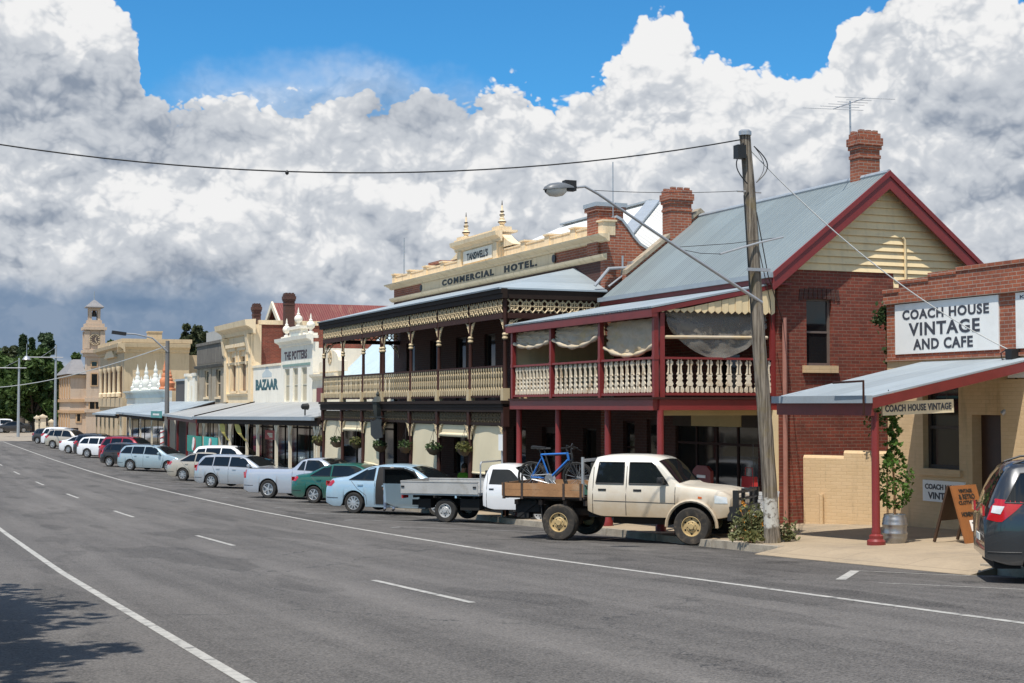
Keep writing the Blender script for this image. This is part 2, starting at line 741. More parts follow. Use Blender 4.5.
# ================================================================== SETTING
def asphalt():
    m, nt, b = newmat('asphalt')
    co = objco(nt)
    x, y, z = sep(nt, co)
    fine, _ = noise(nt, co, 26, 3, .7)
    med, _ = noise(nt, co, 2.2, 5, .6)
    big, _ = noise(nt, comb(nt, x * 1.1, y * .12, 0.0), .9, 5, .6)
    lane, _ = noise(nt, comb(nt, x * 2.0, y * .03, 0.0), 1.0, 3, .5)
    # tyre-polished paths and the paler seam left of the centre line
    s1 = 1.0 - ((x - 5.75).abs() * 2.2).min(1.0)
    s2 = 1.0 - ((x - 7.6).abs() * 1.3).min(1.0)
    grit, _ = noise(nt, co, 48, 2, .6)
    k = (fine - .5) * 1.7 + (grit - .5) * 2.2 + (med - .5) * .4 + (big - .5) * .95 + (lane - .5) * .75 + 1.0
    k = k + s1 * (big * .45) + s2 * .08
    # oil and repairs where cars park
    park = x.smooth(10.6, 11.6)
    sp, _ = noise(nt, co, .9, 6, .65)
    k = k - park * (sp.smooth(.5, .66) * .35 + .1)
    pt, _ = noise(nt, comb(nt, x * .5, y * .12, 0.0), 1.3, 2, .4)
    k = k - pt.smooth(.58, .60) * .2
    r = nt.nodes.new('ShaderNodeVectorMath')
    r.operation = 'SCALE'
    r.inputs[0].default_value = (.113, .104, .095)
    nt.links.new(k.s, r.inputs['Scale'])
    # fine cracks
    vo = nt.nodes.new('ShaderNodeTexVoronoi')
    vo.feature = 'DISTANCE_TO_EDGE'
    wv = comb(nt, x * .16 + (med - .5) * .25, y * .10 + (big - .5) * .3, 0.0)
    nt.links.new(wv, vo.inputs['Vector'])
    vo.inputs['Scale'].default_value = 1.0
    crack = (1.0 - E(nt, vo.outputs['Distance']).smooth(.0, .006)) * med.smooth(.45, .6)
    c = mixc(nt, crack * .8, r.outputs[0], (.03, .03, .03))
    nt.links.new(c, b.inputs['Base Color'])
    b.inputs['Roughness'].default_value = .82
    b.inputs['Specular IOR Level'].default_value = .3
    bumpit(nt, b, fine, .5, .012)
    return m


def paving(name, c, joint=1.5, stain=(.22, .18, .13)):
    m, nt, b = newmat(name)
    co = objco(nt)
    x, y, z = sep(nt, co)
    f, _ = noise(nt, co, 1.1, 6, .62)
    g, _ = noise(nt, co, 18, 3, .65)
    k = (f - .5) * .45 + (g - .5) * .35 + 1.0
    r = nt.nodes.new('ShaderNodeVectorMath')
    r.operation = 'SCALE'
    r.inputs[0].default_value = c
    nt.links.new(k.s, r.inputs['Scale'])
    h, _ = noise(nt, co, .7, 8, .68)
    cc = mixc(nt, h.smooth(.48, .66) * .65, r.outputs[0], stain)
    if joint:
        jx = ((x * (1 / joint)).fract() - .5).abs().smooth(.490, .497)
        jy = ((y * (1 / (joint * 1.2))).fract() - .5).abs().smooth(.490, .497)
        cc = mixc(nt, jx.max(jy) * .5, cc, (.12, .10, .07))
    nt.links.new(cc, b.inputs['Base Color'])
    b.inputs['Roughness'].default_value = .9
    bumpit(nt, b, g, .4, .01)
    return m


m_asphalt = asphalt()
m_pave = paving('sandy_concrete', (.35, .272, .182))
m_plaza = paving('pale_seal', (.30, .255, .20), joint=0)
m_kerb = M('kerb_stone', (.36, .31, .24), .9, .3, 3, .01, dirt=(.16, .13, .1), dirt_amt=.6)
m_earth = M('earth', (.17, .13, .075), .95, .3, .5, .02, dirt=(.08, .09, .03), dirt_amt=.8)
m_line = M('road_paint', (.40, .385, .35), .75, .35, 7, .0, dirt=(.12, .115, .107), dirt_amt=1.0)
m_linefaint = M('worn_road_paint', (.30, .295, .285), .8, .35, 5, .0, dirt=(.09, .088, .085), dirt_amt=1.0)


def sheet(mb, xs, ys, zf):
    vs, fs = [], []
    for yy in ys:
        for xx in xs:
            vs.append((xx, yy, zf(xx, yy)))
    n = len(xs)
    for j in range(len(ys) - 1):
        for i in range(n - 1):
            fs.append((j * n + i, j * n + i + 1, (j + 1) * n + i + 1, (j + 1) * n + i))
    mb.add(vs, fs)


def world_build(mb, name, mat, parent=None, smooth=None):
    o = mb.build(name, mat, parent, smooth, local=True)
    ROOTM[o.name] = Matrix.Identity(4)
    return o


YS = [-50 + 2 * i for i in range(126)]    # -50 .. 200
g = MB()
sheet(g, [-1500, -300, -60, -14, 0, 11, 16, 24, 60, 300, 1500], [-80 + 10 * i for i in range(30)] + [230, 260, 320, 400, 600, 900, 1500, 3000],
      lambda x, y: prof(y) - .30 - (.9 if (x > 40 or x < -40) else 0))
struct(world_build(g, 'ground', m_earth, smooth=60))
r = MB()
sheet(r, [-14, -8, -2, 2, 6.5, XE, 13.3, XK], YS[:106], lambda x, y: gz(min(x, XK - .001), y))
road = struct(world_build(r, 'road', m_asphalt, smooth=60))
p = MB()
sheet(p, [XK + .16, 17, 19, 21, 23, 25], YS[:106], gz)
struct(world_build(p, 'footpath', m_pave, smooth=60))
p = MB()
sheet(p, [-80, -40, -14, 0, 10, 16, 22, 40], [160.02, 165, 170, 180, 190, 200, 210, 220], lambda x, y: prof(y) - (.02 if x > -14 else .1))
struct(world_build(p, 'cross_street', m_plaza, smooth=60))
# kerb with the driveway break in front of the porch
k = MB()
for y0, y1 in ((14.0, 18.4), (24.0, 158)):
    n = int((y1 - y0) / 1.2)
    for i in range(n):
        a, b_ = y0 + (y1 - y0) * i / n, y0 + (y1 - y0) * (i + 1) / n - .012
        dz = random.uniform(-.008, .008)
        dx = random.uniform(-.012, .012)
        za, zb = gz(XK + .01, a), gz(XK + .01, b_)
        k.hexa([(XK - .02 + dx, a, za - .3), (XK + .17, a, za - .3), (XK + .17, b_, zb - .3), (XK - .02 + dx, b_, zb - .3),
                (XK + dx, a, za + .006 + dz), (XK + .17, a, za + .006 + dz), (XK + .17, b_, zb + .006 + dz), (XK + dx, b_, zb + .006 + dz)])
struct(world_build(k, 'kerb', m_kerb))
# crossover slab where the kerb is laid down
k = MB()
for ya_, yb_ in ((18.0, 20.0), (20.0, 22.0), (22.0, 24.0)):
    x0_, x1_ = XK - .5, XK + .16
    c4 = [(x0_, ya_), (x1_, ya_), (x1_, yb_), (x0_, yb_)]
    k.hexa([(x, y, gz(x, y) - .3) for x, y in c4] + [(x, y, gz(x, y) + (.008 if x < XK else 0)) for x, y in c4])
struct(world_build(k, 'driveway_crossover', m_pave))


def strip(mb, pts, w, dz=.004):
    """a painted line on the road along (x, y) points"""
    vs, fs = [], []
    for i, (x, y) in enumerate(pts):
        a, b_ = pts[max(i - 1, 0)], pts[min(i + 1, len(pts) - 1)]
        d = Vector((b_[0] - a[0], b_[1] - a[1])).normalized()
        nx, ny = d.y * w / 2, -d.x * w / 2
        for s in (-1, 1):
            vs.append((x + nx * s, y + ny * s, gz(min(x + nx * s, XK - .01), y + ny * s) + dz))
    for i in range(len(pts) - 1):
        fs.append((2 * i, 2 * i + 1, 2 * i + 3, 2 * i + 2))
    mb.add(vs, fs)


XL, XC_, XR = 2.62, 6.52, 10.5
for nm, X, y0, y1 in (('edge_line', XL, -40, 158), ('edge_line', XR, 4, 157)):
    q = MB()
    strip(q, [(X, y0 + (y1 - y0) * i / 100) for i in range(101)], .115)
    if X == XR:
        strip(q, [(XR, 157.0), (10.2, 158.6), (8.5, 159.6), (2, 159.9)], .13)
    world_build(q, nm, m_line, road)
q = MB()
y0 = onG(465, 603.5).y
for i in range(-4, 11):
    a = y0 + 13.55 * i
    strip(q, [(XC_, a + 4.0 * j / 3) for j in range(4)], .10)
world_build(q, 'centre_line', m_line, road)
q = MB()
strip(q, [(12.25, 17.62), (13.0, 18.5), (13.72, 19.35)], .14)
strip(q, [(13.74, 19.30), (14.4, 18.4), (15.15, 17.4)], .07)
strip(q, [(12.4, 16.95), (13.0, 16.2), (13.55, 15.45), (15.1, 13.6)], .06)
world_build(q, 'bay_marking', m_line, road)
q = MB()
for i in range(26):
    yb = 35.4 + 4.05 * i
    strip(q, [(11.7 + .5 * j, yb - .5 * j) for j in range(7)], .09)
    strip(q, [(11.7, yb), (11.35, yb - .32)], .09)
world_build(q, 'bay_marking', m_linefaint, road)


# ================================================================== building helpers
def holes_x(mb, X0, X1, y0, y1, z0, z1, holes=()):
    ys = sorted({y0, y1, *[h[0] for h in holes], *[h[1] for h in holes]})
    zs = sorted({z0, z1, *[h[2] for h in holes], *[h[3] for h in holes]})
    for j in range(len(zs) - 1):
        run = None
        for i in range(len(ys) - 1):
            cy, cz = (ys[i] + ys[i + 1]) / 2, (zs[j] + zs[j + 1]) / 2
            inh = any(h[0] < cy < h[1] and h[2] < cz < h[3] for h in holes)
            if not inh and run is None:
                run = ys[i]
            if run is not None and (inh or i == len(ys) - 2):
                mb.box(X0, X1, run, ys[i] if inh else ys[i + 1], zs[j], zs[j + 1])
                run = None


def holes_y(mb, Y0, Y1, x0, x1, z0, z1, holes=()):
    t = MB()
    holes_x(t, Y0, Y1, x0, x1, z0, z1, holes)
    mb.add([(p[1], p[0], p[2]) for p in t.v], [tuple(reversed(f)) for f in t.f])


m_brick = brick('red_brick', (.235, .050, .027), (.145, .034, .021), (.22, .13, .09), worn=.35, dark=(.07, .022, .014))
m_brick2 = brick('orange_brick', (.36, .105, .05), (.25, .07, .038), (.36, .29, .23), worn=.25)
m_brickdark = brick('dark_and_shade_brick', (.085, .028, .02), (.06, .022, .017), (.09, .065, .05))  # verandah shade put into the colour; chimneys, arch and hall share this brick
m_bcream = None


def creambrick(name, c, c2):
    m, nt, b = newmat(name)
    co, u, z = wallco(nt)
    v = comb(nt, u, z, 0.0)
    t = nt.nodes.new('ShaderNodeTexBrick')
    nt.links.new(v, t.inputs['Vector'])
    t.inputs['Color1'].default_value = (*c, 1)
    t.inputs['Color2'].default_value = (c[0] * .94, c[1] * .93, c[2] * .9, 1)
    t.inputs['Mortar'].default_value = (c[0] * .92, c[1] * .91, c[2] * .88, 1)
    t.inputs['Scale'].default_value = 1.0
    t.inputs['Mortar Size'].default_value = .006
    t.inputs['Mortar Smooth'].default_value = .6
    t.inputs['Brick Width'].default_value = .235
    t.inputs['Row Height'].default_value = .078
    f, _ = noise(nt, co, 1.5, 7, .65)
    sv = comb(nt, u * 3.2, z * .5, 0.0)
    st, _ = noise(nt, sv, 1.0, 5, .62)
    cc = mixc(nt, f.smooth(.5, .75) * .5, t.outputs['Color'], c2)
    cc = mixc(nt, st.smooth(.55, .75) * .35, cc, (.2, .16, .1))
    nt.links.new(cc, b.inputs['Base Color'])
    b.inputs['Roughness'].default_value = .75
    bumpit(nt, b, (E(nt, t.outputs['Fac']) * -1.0) + f * .3, .55, .008)
    MATS[name] = m
    return m


m_creamb = creambrick('cream_painted_brick', (.66, .47, .27), (.52, .37, .21))
m_cream = M('cream_render', (.80, .63, .41), .7, .10, 1.2, 0, dirt=(.42, .31, .17), dirt_amt=.45, streak=True)
m_cream2 = M('pale_cream_render', (.80, .70, .53), .7, .10, 1.2, 0, dirt=(.45, .38, .27), dirt_amt=.4, streak=True)
m_ivory = M('ivory_render', (.84, .78, .66), .7, .08, 1.2, 0, dirt=(.5, .44, .34), dirt_amt=.35, streak=True)
m_tan = M('tan_render', (.52, .40, .25), .75, .12, 1.0, 0, dirt=(.3, .22, .13), dirt_amt=.4, streak=True)
m_pink = M('pinkish_render', (.54, .41, .30), .75, .10, .8, 0, dirt=(.35, .24, .16), dirt_amt=.35, streak=True)
m_orange = M('ochre_trim', (.52, .33, .18), .7, .12, 1, 0)
m_stone = M('grey_stone', (.36, .30, .22), .9, .3, 1.6, .02, dirt=(.12, .1, .08), dirt_amt=.7, streak=True)
m_stoned = M('dark_weathered_stone', (.13, .115, .095), .9, .3, 2, .02, dirt=(.3, .27, .22), dirt_amt=.5, streak=True)
m_red = M('oxide_red_paint', (.18, .024, .022), .45, .2, 3, 0, dirt=(.11, .02, .018), dirt_amt=.5)
m_redfresh = M('red_post_paint', (.21, .026, .024), .4, .15, 3, 0, dirt=(.16, .03, .025), dirt_amt=.5)
m_maroon = M('maroon_brown_paint', (.045, .018, .013), .6, .25, 3, 0, spec=.2)
m_dkbrown = M('dark_brown_paint', (.026, .016, .012), .65, .25, 3, 0, spec=.15)
m_lace = M('cream_iron_lace', (.54, .42, .25), .6, .12, 4, 0, dirt=(.35, .25, .14), dirt_amt=.4)
m_balu = M('peeling_cream_paint', (.74, .63, .47), .6, .15, 4, 0, dirt=(.36, .22, .10), dirt_amt=.75)
m_siding = M('cream_weatherboard', (.82, .64, .37), .65, .10, 1.5, 0, dirt=(.50, .40, .25), dirt_amt=.3, streak=True)
m_fascia = M('cream_fascia', (.52, .38, .17), .6, .12, 2, 0)
m_glass = glassmat('window_glass', (.012, .013, .014))
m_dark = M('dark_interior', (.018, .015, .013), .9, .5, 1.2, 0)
m_dim = M('dim_interior_wall', (.055, .04, .03), .9, .4, 1.2, 0)
m_iron_blue = iron('blue_grey_iron', (.195, .232, .238), 'y', .152, rust=None, rough=.5)
m_iron_pale = iron('pale_galvanised_iron', (.31, .355, .38), 'y', .152, rough=.5)
m_iron_grey = iron('dull_galvanised_iron', (.34, .345, .335), 'y', .152, rust=(.36, .30, .24), rust_amt=.4, rough=.55)
m_iron_red = iron('rusty_red_iron', (.30, .060, .050), 'y', .152, rust=(.33, .16, .10), rust_amt=.7, rough=.6)
m_iron_redx = iron('rusty_red_iron_sheet', (.18, .045, .036), 'x', .152, rust=(.24, .12, .08), rust_amt=.7, rough=.6)
m_iron_white = iron('whitened_iron', (.74, .73, .69), 'y', .2, rough=.5, depth=.03)
m_iron_whitex = iron('whitened_iron_hip', (.70, .68, .62), 'x', .2, rough=.5, depth=.03)
m_zinc = M('zinc_flashing', (.42, .45, .47), .45, .15, 3, 0, metal=.3)
m_gut = M('grey_gutter', (.30, .34, .37), .5, .15, 3, 0)
m_white = M('white_board', (.84, .83, .79), .5, .05, 2, 0, dirt=(.6, .57, .5), dirt_amt=.25)
m_lett = M('charcoal_lettering', (.055, .058, .07), .6, .1, 3, 0)
m_black = M('black_paint', (.015, .015, .015), .5, .2, 3, 0)
m_teal = M('teal_lettering', (.035, .105, .12), .6, .2, 3, 0)
m_galv = M('galvanised_steel', (.42, .43, .44), .4, .15, 3, 0, metal=.5)
m_canvas = M('grimy_canvas', (.50, .42, .31), .85, .25, 1.4, .004, dirt=(.56, .38, .12), dirt_amt=.6)
m_clear = M('dusty_clear_vinyl', (.22, .20, .17), .35, .3, 1.6, .002, dirt=(.42, .38, .31), dirt_amt=.7)
_t = m_clear.node_tree
_x, _tr = _t.nodes.new('ShaderNodeMixShader'), _t.nodes.new('ShaderNodeBsdfTransparent')
_x.inputs[0].default_value = .45
_t.links.new(_t.nodes['Principled BSDF'].outputs[0], _x.inputs[1])
_t.links.new(_tr.outputs[0], _x.inputs[2])
_t.links.new(_x.outputs[0], _t.nodes['Material Output'].inputs[0])
m_blind = M('cream_canvas_blind', (.72, .62, .42), .85, .06, 1.2, .002, dirt=(.52, .43, .27), dirt_amt=.3)
m_wood = M('weathered_timber', (.33, .17, .075), .75, .3, 3, .004, dirt=(.44, .30, .19), dirt_amt=.7)
m_green = M('sign_green', (.03, .26, .19), .5, .1, 2, 0)
m_sred = M('sign_red', (.45, .03, .03), .5, .1, 2, 0)
m_door = M('dark_door_paint', (.05, .022, .016), .4, .3, 3, 0)


def window_x(parent, X, y0, y1, z0, z1, mf, cols=1, rows=2, fr=.06, sill=None, glass=None, name='window', out=.0, sillp=.10):
    """a sash window in a wall that faces the street (-X): frame > pane, sill"""
    f = MB()
    d0, d1 = X + .08 - out, X + .15 - out
    f.box(d0, d1, y0, y0 + fr, z0, z1).box(d0, d1, y1 - fr, y1, z0, z1)
    f.box(d0, d1, y0 + fr, y1 - fr, z0, z0 + fr).box(d0, d1, y0 + fr, y1 - fr, z1 - fr, z1)
    for i in range(1, cols):
        yy = y0 + (y1 - y0) * i / cols
        f.box(d0 + .01, d1 - .01, yy - fr * .35, yy + fr * .35, z0 + fr, z1 - fr)
    for i in range(1, rows):
        zz = z0 + (z1 - z0) * i / rows
        f.box(d0 + .006, d1 - .006, y0 + fr, y1 - fr, zz - fr * .4, zz + fr * .4)
    w = f.build(name, mf, parent)
    MB().box(d0 + .03, d1 - .012, y0 + fr * .5, y1 - fr * .5, z0 + fr * .5, z1 - fr * .5).build('pane', glass or m_glass, w)
    if sill is not None:
        MB().box(X - sillp, X + .1, y0 - .09, y1 + .09, z0 - .13, z0 - .002).build('sill', sill, w)
    return w


def window_y(parent, Y, x0, x1, z0, z1, mf, rows=2, fr=.06, sill=None, name='window', glass=None):
    f = MB()
    d0, d1 = Y + .08, Y + .15
    f.box(x0, x0 + fr, d0, d1, z0, z1).box(x1 - fr, x1, d0, d1, z0, z1)
    f.box(x0 + fr, x1 - fr, d0, d1, z0, z0 + fr).box(x0 + fr, x1 - fr, d0, d1, z1 - fr, z1)
    for i in range(1, rows):
        zz = z0 + (z1 - z0) * i / rows
        f.box(x0 + fr, x1 - fr, d0 + .006, d1 - .006, zz - fr * .4, zz + fr * .4)
    w = f.build(name, mf, parent)
    MB().box(x0 + fr * .5, x1 - fr * .5, d0 + .03, d1 - .012, z0 + fr * .5, z1 - fr * .5).build('pane', glass or m_glass, w)
    if sill is not None:
        MB().box(x0 - .12, x1 + .12, Y - .10, Y + .1, z0 - .17, z0 - .002).build('sill', sill, w)
    return w


CORN = [(0, 0), (.05, .02), (.07, .10), (.16, .16), (.22, .18), (.24, .30), (.0, .32)]


def cornice(mb, X, y0, y1, z, s=1.0, ret=True):
    """moulded cornice along a street front with short returns"""
    pr = [(a * s, b_ * s) for a, b_ in CORN]
    e = pr[5][0]
    mb.sweep(pr, (X, y0 - (e if ret else 0), z), (X, y1 + (e if ret else 0), z), (-1, 0, 0))


def urn(mb, x, y, z, s):
    mb.lathe([(.20 * s, 0), (.20 * s, .1 * s), (.10 * s, .14 * s), (.09 * s, .24 * s), (.24 * s, .36 * s), (.30 * s, .52 * s), (.25 * s, .68 * s), (.12 * s, .78 * s),
              (.13 * s, .86 * s), (.06 * s, .95 * s), (.07 * s, 1.05 * s), (.015 * s, 1.3 * s)], (x, y, z), 10)


def chimney(parent, name, x0, x1, y0, y1, z0, z1, mat, capm=None, crown=True, pot=None):
    c = MB()
    h = z1 - z0
    e = .036
    if crown:
        c.box(x0, x1, y0, y1, z0, z1 - .62)
        c.box(x0 - e * .6, x1 + e * .6, y0 - e * .6, y1 + e * .6, z1 - .62, z1 - .54)
        c.box(x0, x1, y0, y1, z1 - .54, z1 - .40)
        c.box(x0 - e, x1 + e, y0 - e, y1 + e, z1 - .40, z1 - .30)
        c.box(x0 - e * 1.7, x1 + e * 1.7, y0 - e * 1.7, y1 + e * 1.7, z1 - .30, z1 - .12)
        c.box(x0 - e * .5, x1 + e * .5, y0 - e * .5, y1 + e * .5, z1 - .12, z1)
        # open flue with brick teeth
        for i in range(3):
            xx = x0 + (x1 - x0) * (i + .1) / 3
            c.box(xx, xx + (x1 - x0) * .22, y0, y0 + .1, z1, z1 + .07)
            c.box(xx, xx + (x1 - x0) * .22, y1 - .1, y1, z1, z1 + .07)
    else:
        c.box(x0, x1, y0, y1, z0, z1 - .12)
        c.box(x0 - .06, x1 + .06, y0 - .06, y1 + .06, z1 - .12, z1)
    o = c.build(name, mat, parent)
    if capm:
        MB().box(x0 - .09, x1 + .09, y0 - .09, y1 + .09, z1 + .002, z1 + .12).build('cap', capm, o)
    return o

# ================================================================== RED BRICK SHOP HOUSE with gable and two-storey verandah
YG, YE = 29.4, 38.05
hz = gz(XF, YG) - .05
house = thing('brick_house', 'red brick two storey house with cream weatherboard gable and red timber verandah', 'house', ((XF + 24.9) / 2, (YG + YE) / 2, hz))
apx = ay(889, 172, YG - .3)
eav = ay(773, 273, YG - .3)
AX, AZ = apx.x, apx.z
EX, EZ = eav.x, eav.z
slope = (AZ - EZ) / (AX - EX)
RX = 2 * AX - EX
WR = 2 * AX - XF
BT = ay(791, 267.5, YG).z          # top of the brickwork on the gable end
xr = ay(893, 270, YG).x
w = MB()
wx0, wx1 = ay(806.5, 330, YG).x, ay(832, 330, YG).x
wz0, wz1 = ay(818, 365.5, YG).z, ay(818, 298.5, YG).z
holes_y(w, YG, YG + .25, XF, xr, hz - .5, BT, [(wx0, wx1, wz0, wz1)])
w.box(xr, WR, YG + .02, YG + .25, hz - .5, BT - .9)
# street wall: upper storey with two openings, lower storey piers
up0 = 1.95
sh0, sh1 = YG + .9, YG + 4.9
holes_x(w, XF, XF + .25, YG + .25, YE, up0 - .3, EZ - .1, [(31.1, 32.0, up0 + .05, up0 + 2.0), (35.0, 36.0, up0 + .05, up0 + 2.0)])
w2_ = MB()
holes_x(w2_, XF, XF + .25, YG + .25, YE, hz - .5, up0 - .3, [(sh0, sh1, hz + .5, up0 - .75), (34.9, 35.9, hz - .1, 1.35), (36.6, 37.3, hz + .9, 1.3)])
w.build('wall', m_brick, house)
w2_.build('wall', m_brickdark, house)  # darker brick colour stands in for shade under the verandah
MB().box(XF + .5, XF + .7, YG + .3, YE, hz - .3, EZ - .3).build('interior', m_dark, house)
# soldier arch over the gable window
a = MB()
for i in range(9):
    t = -0.5 + i / 8
    xx = (wx0 + wx1) / 2 + t * (wx1 - wx0 + .30)
    a.obox((xx, YG - .004, wz1 + .12 - t * t * .16), (1, 0, t * .25), .046, (0, 1, 0), .02, (-t * .25, 0, 1), .125)
a.build('window_arch', m_brickdark, house)
window_y(house, YG + .02, wx0, wx1, wz0, wz1, M('sash_paint', (.16, .12, .10), .5, .2), rows=2, sill=m_creamb)
# weatherboards laid one by one
b_ = MB()
zz = BT - .9
while zz < AZ - .12:
    half = (AZ - .05 - zz) / slope
    half2 = (AZ - .05 - zz - .17) / slope
    xl, xr_ = max(AX - half, XF), min(AX + half, WR + .3)
    if zz + .172 < BT:
        xl = xr + .01
    if half2 > .05:
        b_.hexa([(xl, YG - .035, zz), (xr_, YG - .035, zz), (xr_, YG + .06, zz), (xl, YG + .06, zz),
                 (max(AX - half2, xl), YG + .012, zz + .17), (min(AX + half2, xr_), YG + .012, zz + .17), (min(AX + half2, xr_), YG + .06, zz + .17), (max(AX - half2, xl), YG + .06, zz + .17)])
    zz += .172
b_.build('weatherboards', m_siding, house)
v = MB()
pv = ay(904, 262, YG)
v.tube([(pv.x, YG - .06, BT - .45), (pv.x - .01, YG - .06, pv.z + .2), (pv.x - .02, YG - .06, pv.z + .52), (pv.x - .07, YG - .06, pv.z + .58)], .03, 8)
v.build('vent_pipe', m_siding, house, 40)
# roof: two slopes, ridge cap
rf = MB()
Y0 = YG - .29
rf.slab([(EX, Y0, EZ), (EX, YE, EZ), (AX, YE, AZ), (AX, Y0, AZ)], .06)
rf.slab([(RX, Y0, EZ), (RX, YE, EZ), (AX, YE, AZ - .001), (AX, Y0, AZ - .001)], .06)
roof = rf.build('roof', m_iron_blue, house)
MB().tube([(AX, Y0 - .02, AZ + .0), (AX, YE, AZ + .0)], .07, 8).build('ridge_cap', m_zinc, roof, 40)
bg_ = MB()
for sx, xx in ((-1, EX), (1, RX)):
    e = Vector((xx, 0, EZ))
    A_ = Vector((AX, 0, AZ))
    d = (A_ - e)
    n = Vector((0, 0, 1))
    p = [e - Vector((sx * -.0, 0, .06)), A_ - Vector((0, 0, .06))]
    bg_.hexa([(e.x, Y0 - .035, e.z - .40), (AX, Y0 - .035, AZ - .40), (AX, Y0 + .015, AZ - .40), (e.x, Y0 + .015, e.z - .40),
              (e.x, Y0 - .035, e.z + .02), (AX, Y0 - .035, AZ + .02), (AX, Y0 + .015, AZ + .02), (e.x, Y0 + .015, e.z + .02)])
    bg_.hexa([(e.x, Y0 - .065, e.z - .10), (AX, Y0 - .065, AZ - .10), (AX, Y0 - .036, AZ - .10), (e.x, Y0 - .036, e.z - .10),
              (e.x, Y0 - .065, e.z + .035), (AX, Y0 - .065, AZ + .035), (AX, Y0 - .036, AZ + .035), (e.x, Y0 - .036, e.z + .035)])
bg_.build('bargeboard', m_redfresh, house)
gt = MB()
gt.box(EX - .10, EX + .02, Y0 - .02, YE, EZ - .10, EZ + .015)
gt.build('gutter', m_gut, house)
MB().box(EX - .02, EX + .02, Y0 + .02, YE, EZ - .22, EZ - .102).build('fascia', m_red, house)
MB().slab([(EX + .02, Y0 + .02, EZ - .22), (EX + .02, YE, EZ - .22), (XF + .2, YE, EZ - .22), (XF + .2, Y0 + .02, EZ - .22)], .03).build('soffit', m_red, house)
chimney(house, 'chimney', ay(858.5, 160, 30.2).x, ay(878.5, 160, 30.2).x, 30.15, 30.55, AZ - .6, ay(866, 133, 30.2).z, m_brick2)
dp = MB()
px_ = ay(785.5, 400, YG - .1).x
dp.tube([(px_, YG - .08, ay(785, 318, YG).z), (px_, YG - .08, hz)], .055, 8)
dp.build('downpipe', M('pinkish_pipe', (.36, .16, .12), .6, .2), house, 40)

# fire wall between house and hotel: raked masonry coping and chimney
fw = MB()
fz = .10
fw.prism([(EX + .8, EZ + .2), (EX + .8, EZ + .8 * slope + fz), (AX, AZ + fz), (RX - .8, EZ + .8 * slope + fz), (RX - .8, EZ + .2)], 'y', YE + .002, YE + .27)
fwo = fw.build('fire_wall', m_brick2, house)
cp = MB()
for xa, xb in ((EX + .8, AX), (RX - .8, AX)):
    za, zb = (EZ + .8 * slope + fz), AZ + fz
    cp.hexa([(xa, YE - .05, za), (xb, YE - .05, zb), (xb, YE + .33, zb), (xa, YE + .33, za), (xa, YE - .05, za + .13), (xb, YE - .05, zb + .13), (xb, YE + .33, zb + .13), (xa, YE + .33, za + .13)])
cp.build('coping', m_stone, fwo)
chimney(house, 'chimney', ay(671, 215, YE - .1).x, ay(691.5, 215, YE - .1).x, YE - .1, YE + .42, AZ - 1.8, ay(678, 190, YE).z, m_brick2)

# ---- verandah of the brick house
VZ = 1.62            # underside of the floor beam
FZ = 1.88            # floor level
RAIL = FZ + .93
GZ = ax(655, 308, XP).z      # verandah eave height at the corner
TZ = EZ - .16
y0v, y1v = YG + .15, 37.86
vd = MB()
vd.slab([(XP - .18, y0v - .15, GZ + .03), (XP - .18, y1v + .1, GZ + .03), (XF + .02, y1v + .1, TZ), (XF + .02, y0v - .15, TZ)], .04)
vroof = vd.build('verandah_roof', m_iron_pale, house)
f = MB()
f.box(XP - .16, XP - .03, y0v - .14, y1v + .08, GZ - .20, GZ - .02)
# raked end plate
for yy in (y0v - .145, y1v + .06):
    f.hexa([(XP - .15, yy, GZ - .13), (XF, yy, TZ - .15), (XF, yy + .05, TZ - .15), (XP - .15, yy + .05, GZ - .13),
            (XP - .15, yy, GZ - .02), (XF, yy, TZ - .05), (XF, yy + .05, TZ - .05), (XP - .15, yy + .05, GZ - .02)])
f.build('verandah_fascia', m_red, house)
# cream boarded valance with scalloped foot under the end of the verandah roof
va = MB()
nb = 17
zb = ay(700, 312, y0v).z
for i in range(nb):
    x0 = XP + .06 + (XF - XP - .1) * i / nb
    x1 = XP + .06 + (XF - XP - .1) * (i + 1) / nb - .012
    zt0 = GZ - .15 + (TZ - GZ) * (x0 - XP) / (XF - XP)
    zt1 = GZ - .15 + (TZ - GZ) * (x1 - XP) / (XF - XP)
    mid = (x0 + x1) / 2
    poly = [(x0, zb + .03), (x0 + .02, zb + .008), (mid, zb - .035), (x1 - .02, zb + .008), (x1, zb + .03), (x1, max(zt1, zb + .05)), (x0, max(zt0, zb + .05))]
    va.prism(poly, 'y', y0v - .10 - (i % 2) * .012, y0v - .07 - (i % 2) * .012)
va.build('valance', m_siding, house)
bm_ = MB()
bm_.box(XP - .07, XP + .07, y0v, y1v, VZ, FZ - .02)
bm_.box(XP - .07 + .14, XF, y0v - .06, y0v + .08, VZ, FZ - .02)
bm_.build('floor_beam', m_redfresh, house)
fl = MB()
fl.box(XP - .12, XF, y0v - .10, y1v, FZ - .018, FZ + .03)
fl.build('verandah_floor', m_maroon, house)
pz = gz(XP + .1, 33) + .0
posts = [37.86 - .1, 35.18, 32.31, y0v]
for yy in posts:
    q = MB()
    q.box(XP - .055, XP + .055, yy - .055, yy + .055, FZ + .03, GZ - .1)
    q.box(XP - .065, XP + .065, yy - .065, yy + .065, RAIL - .06, RAIL + .03)
    q.build('post', m_redfresh, house)
    q = MB()
    zg = gz(XP + .1, yy)
    q.lathe([(.12, 0), (.12, .12), (.085, .18), (.075, VZ - zg)], (XP + .12, yy - (.12 if yy > y0v else -.0), zg), 12)
    q.build('post', m_redfresh, house, 40)
q = MB()
q.box(XP + .10, XP + .21, y0v - .055, y0v + .055, FZ + .03, GZ - .1)
q.build('post', m_redfresh, house)
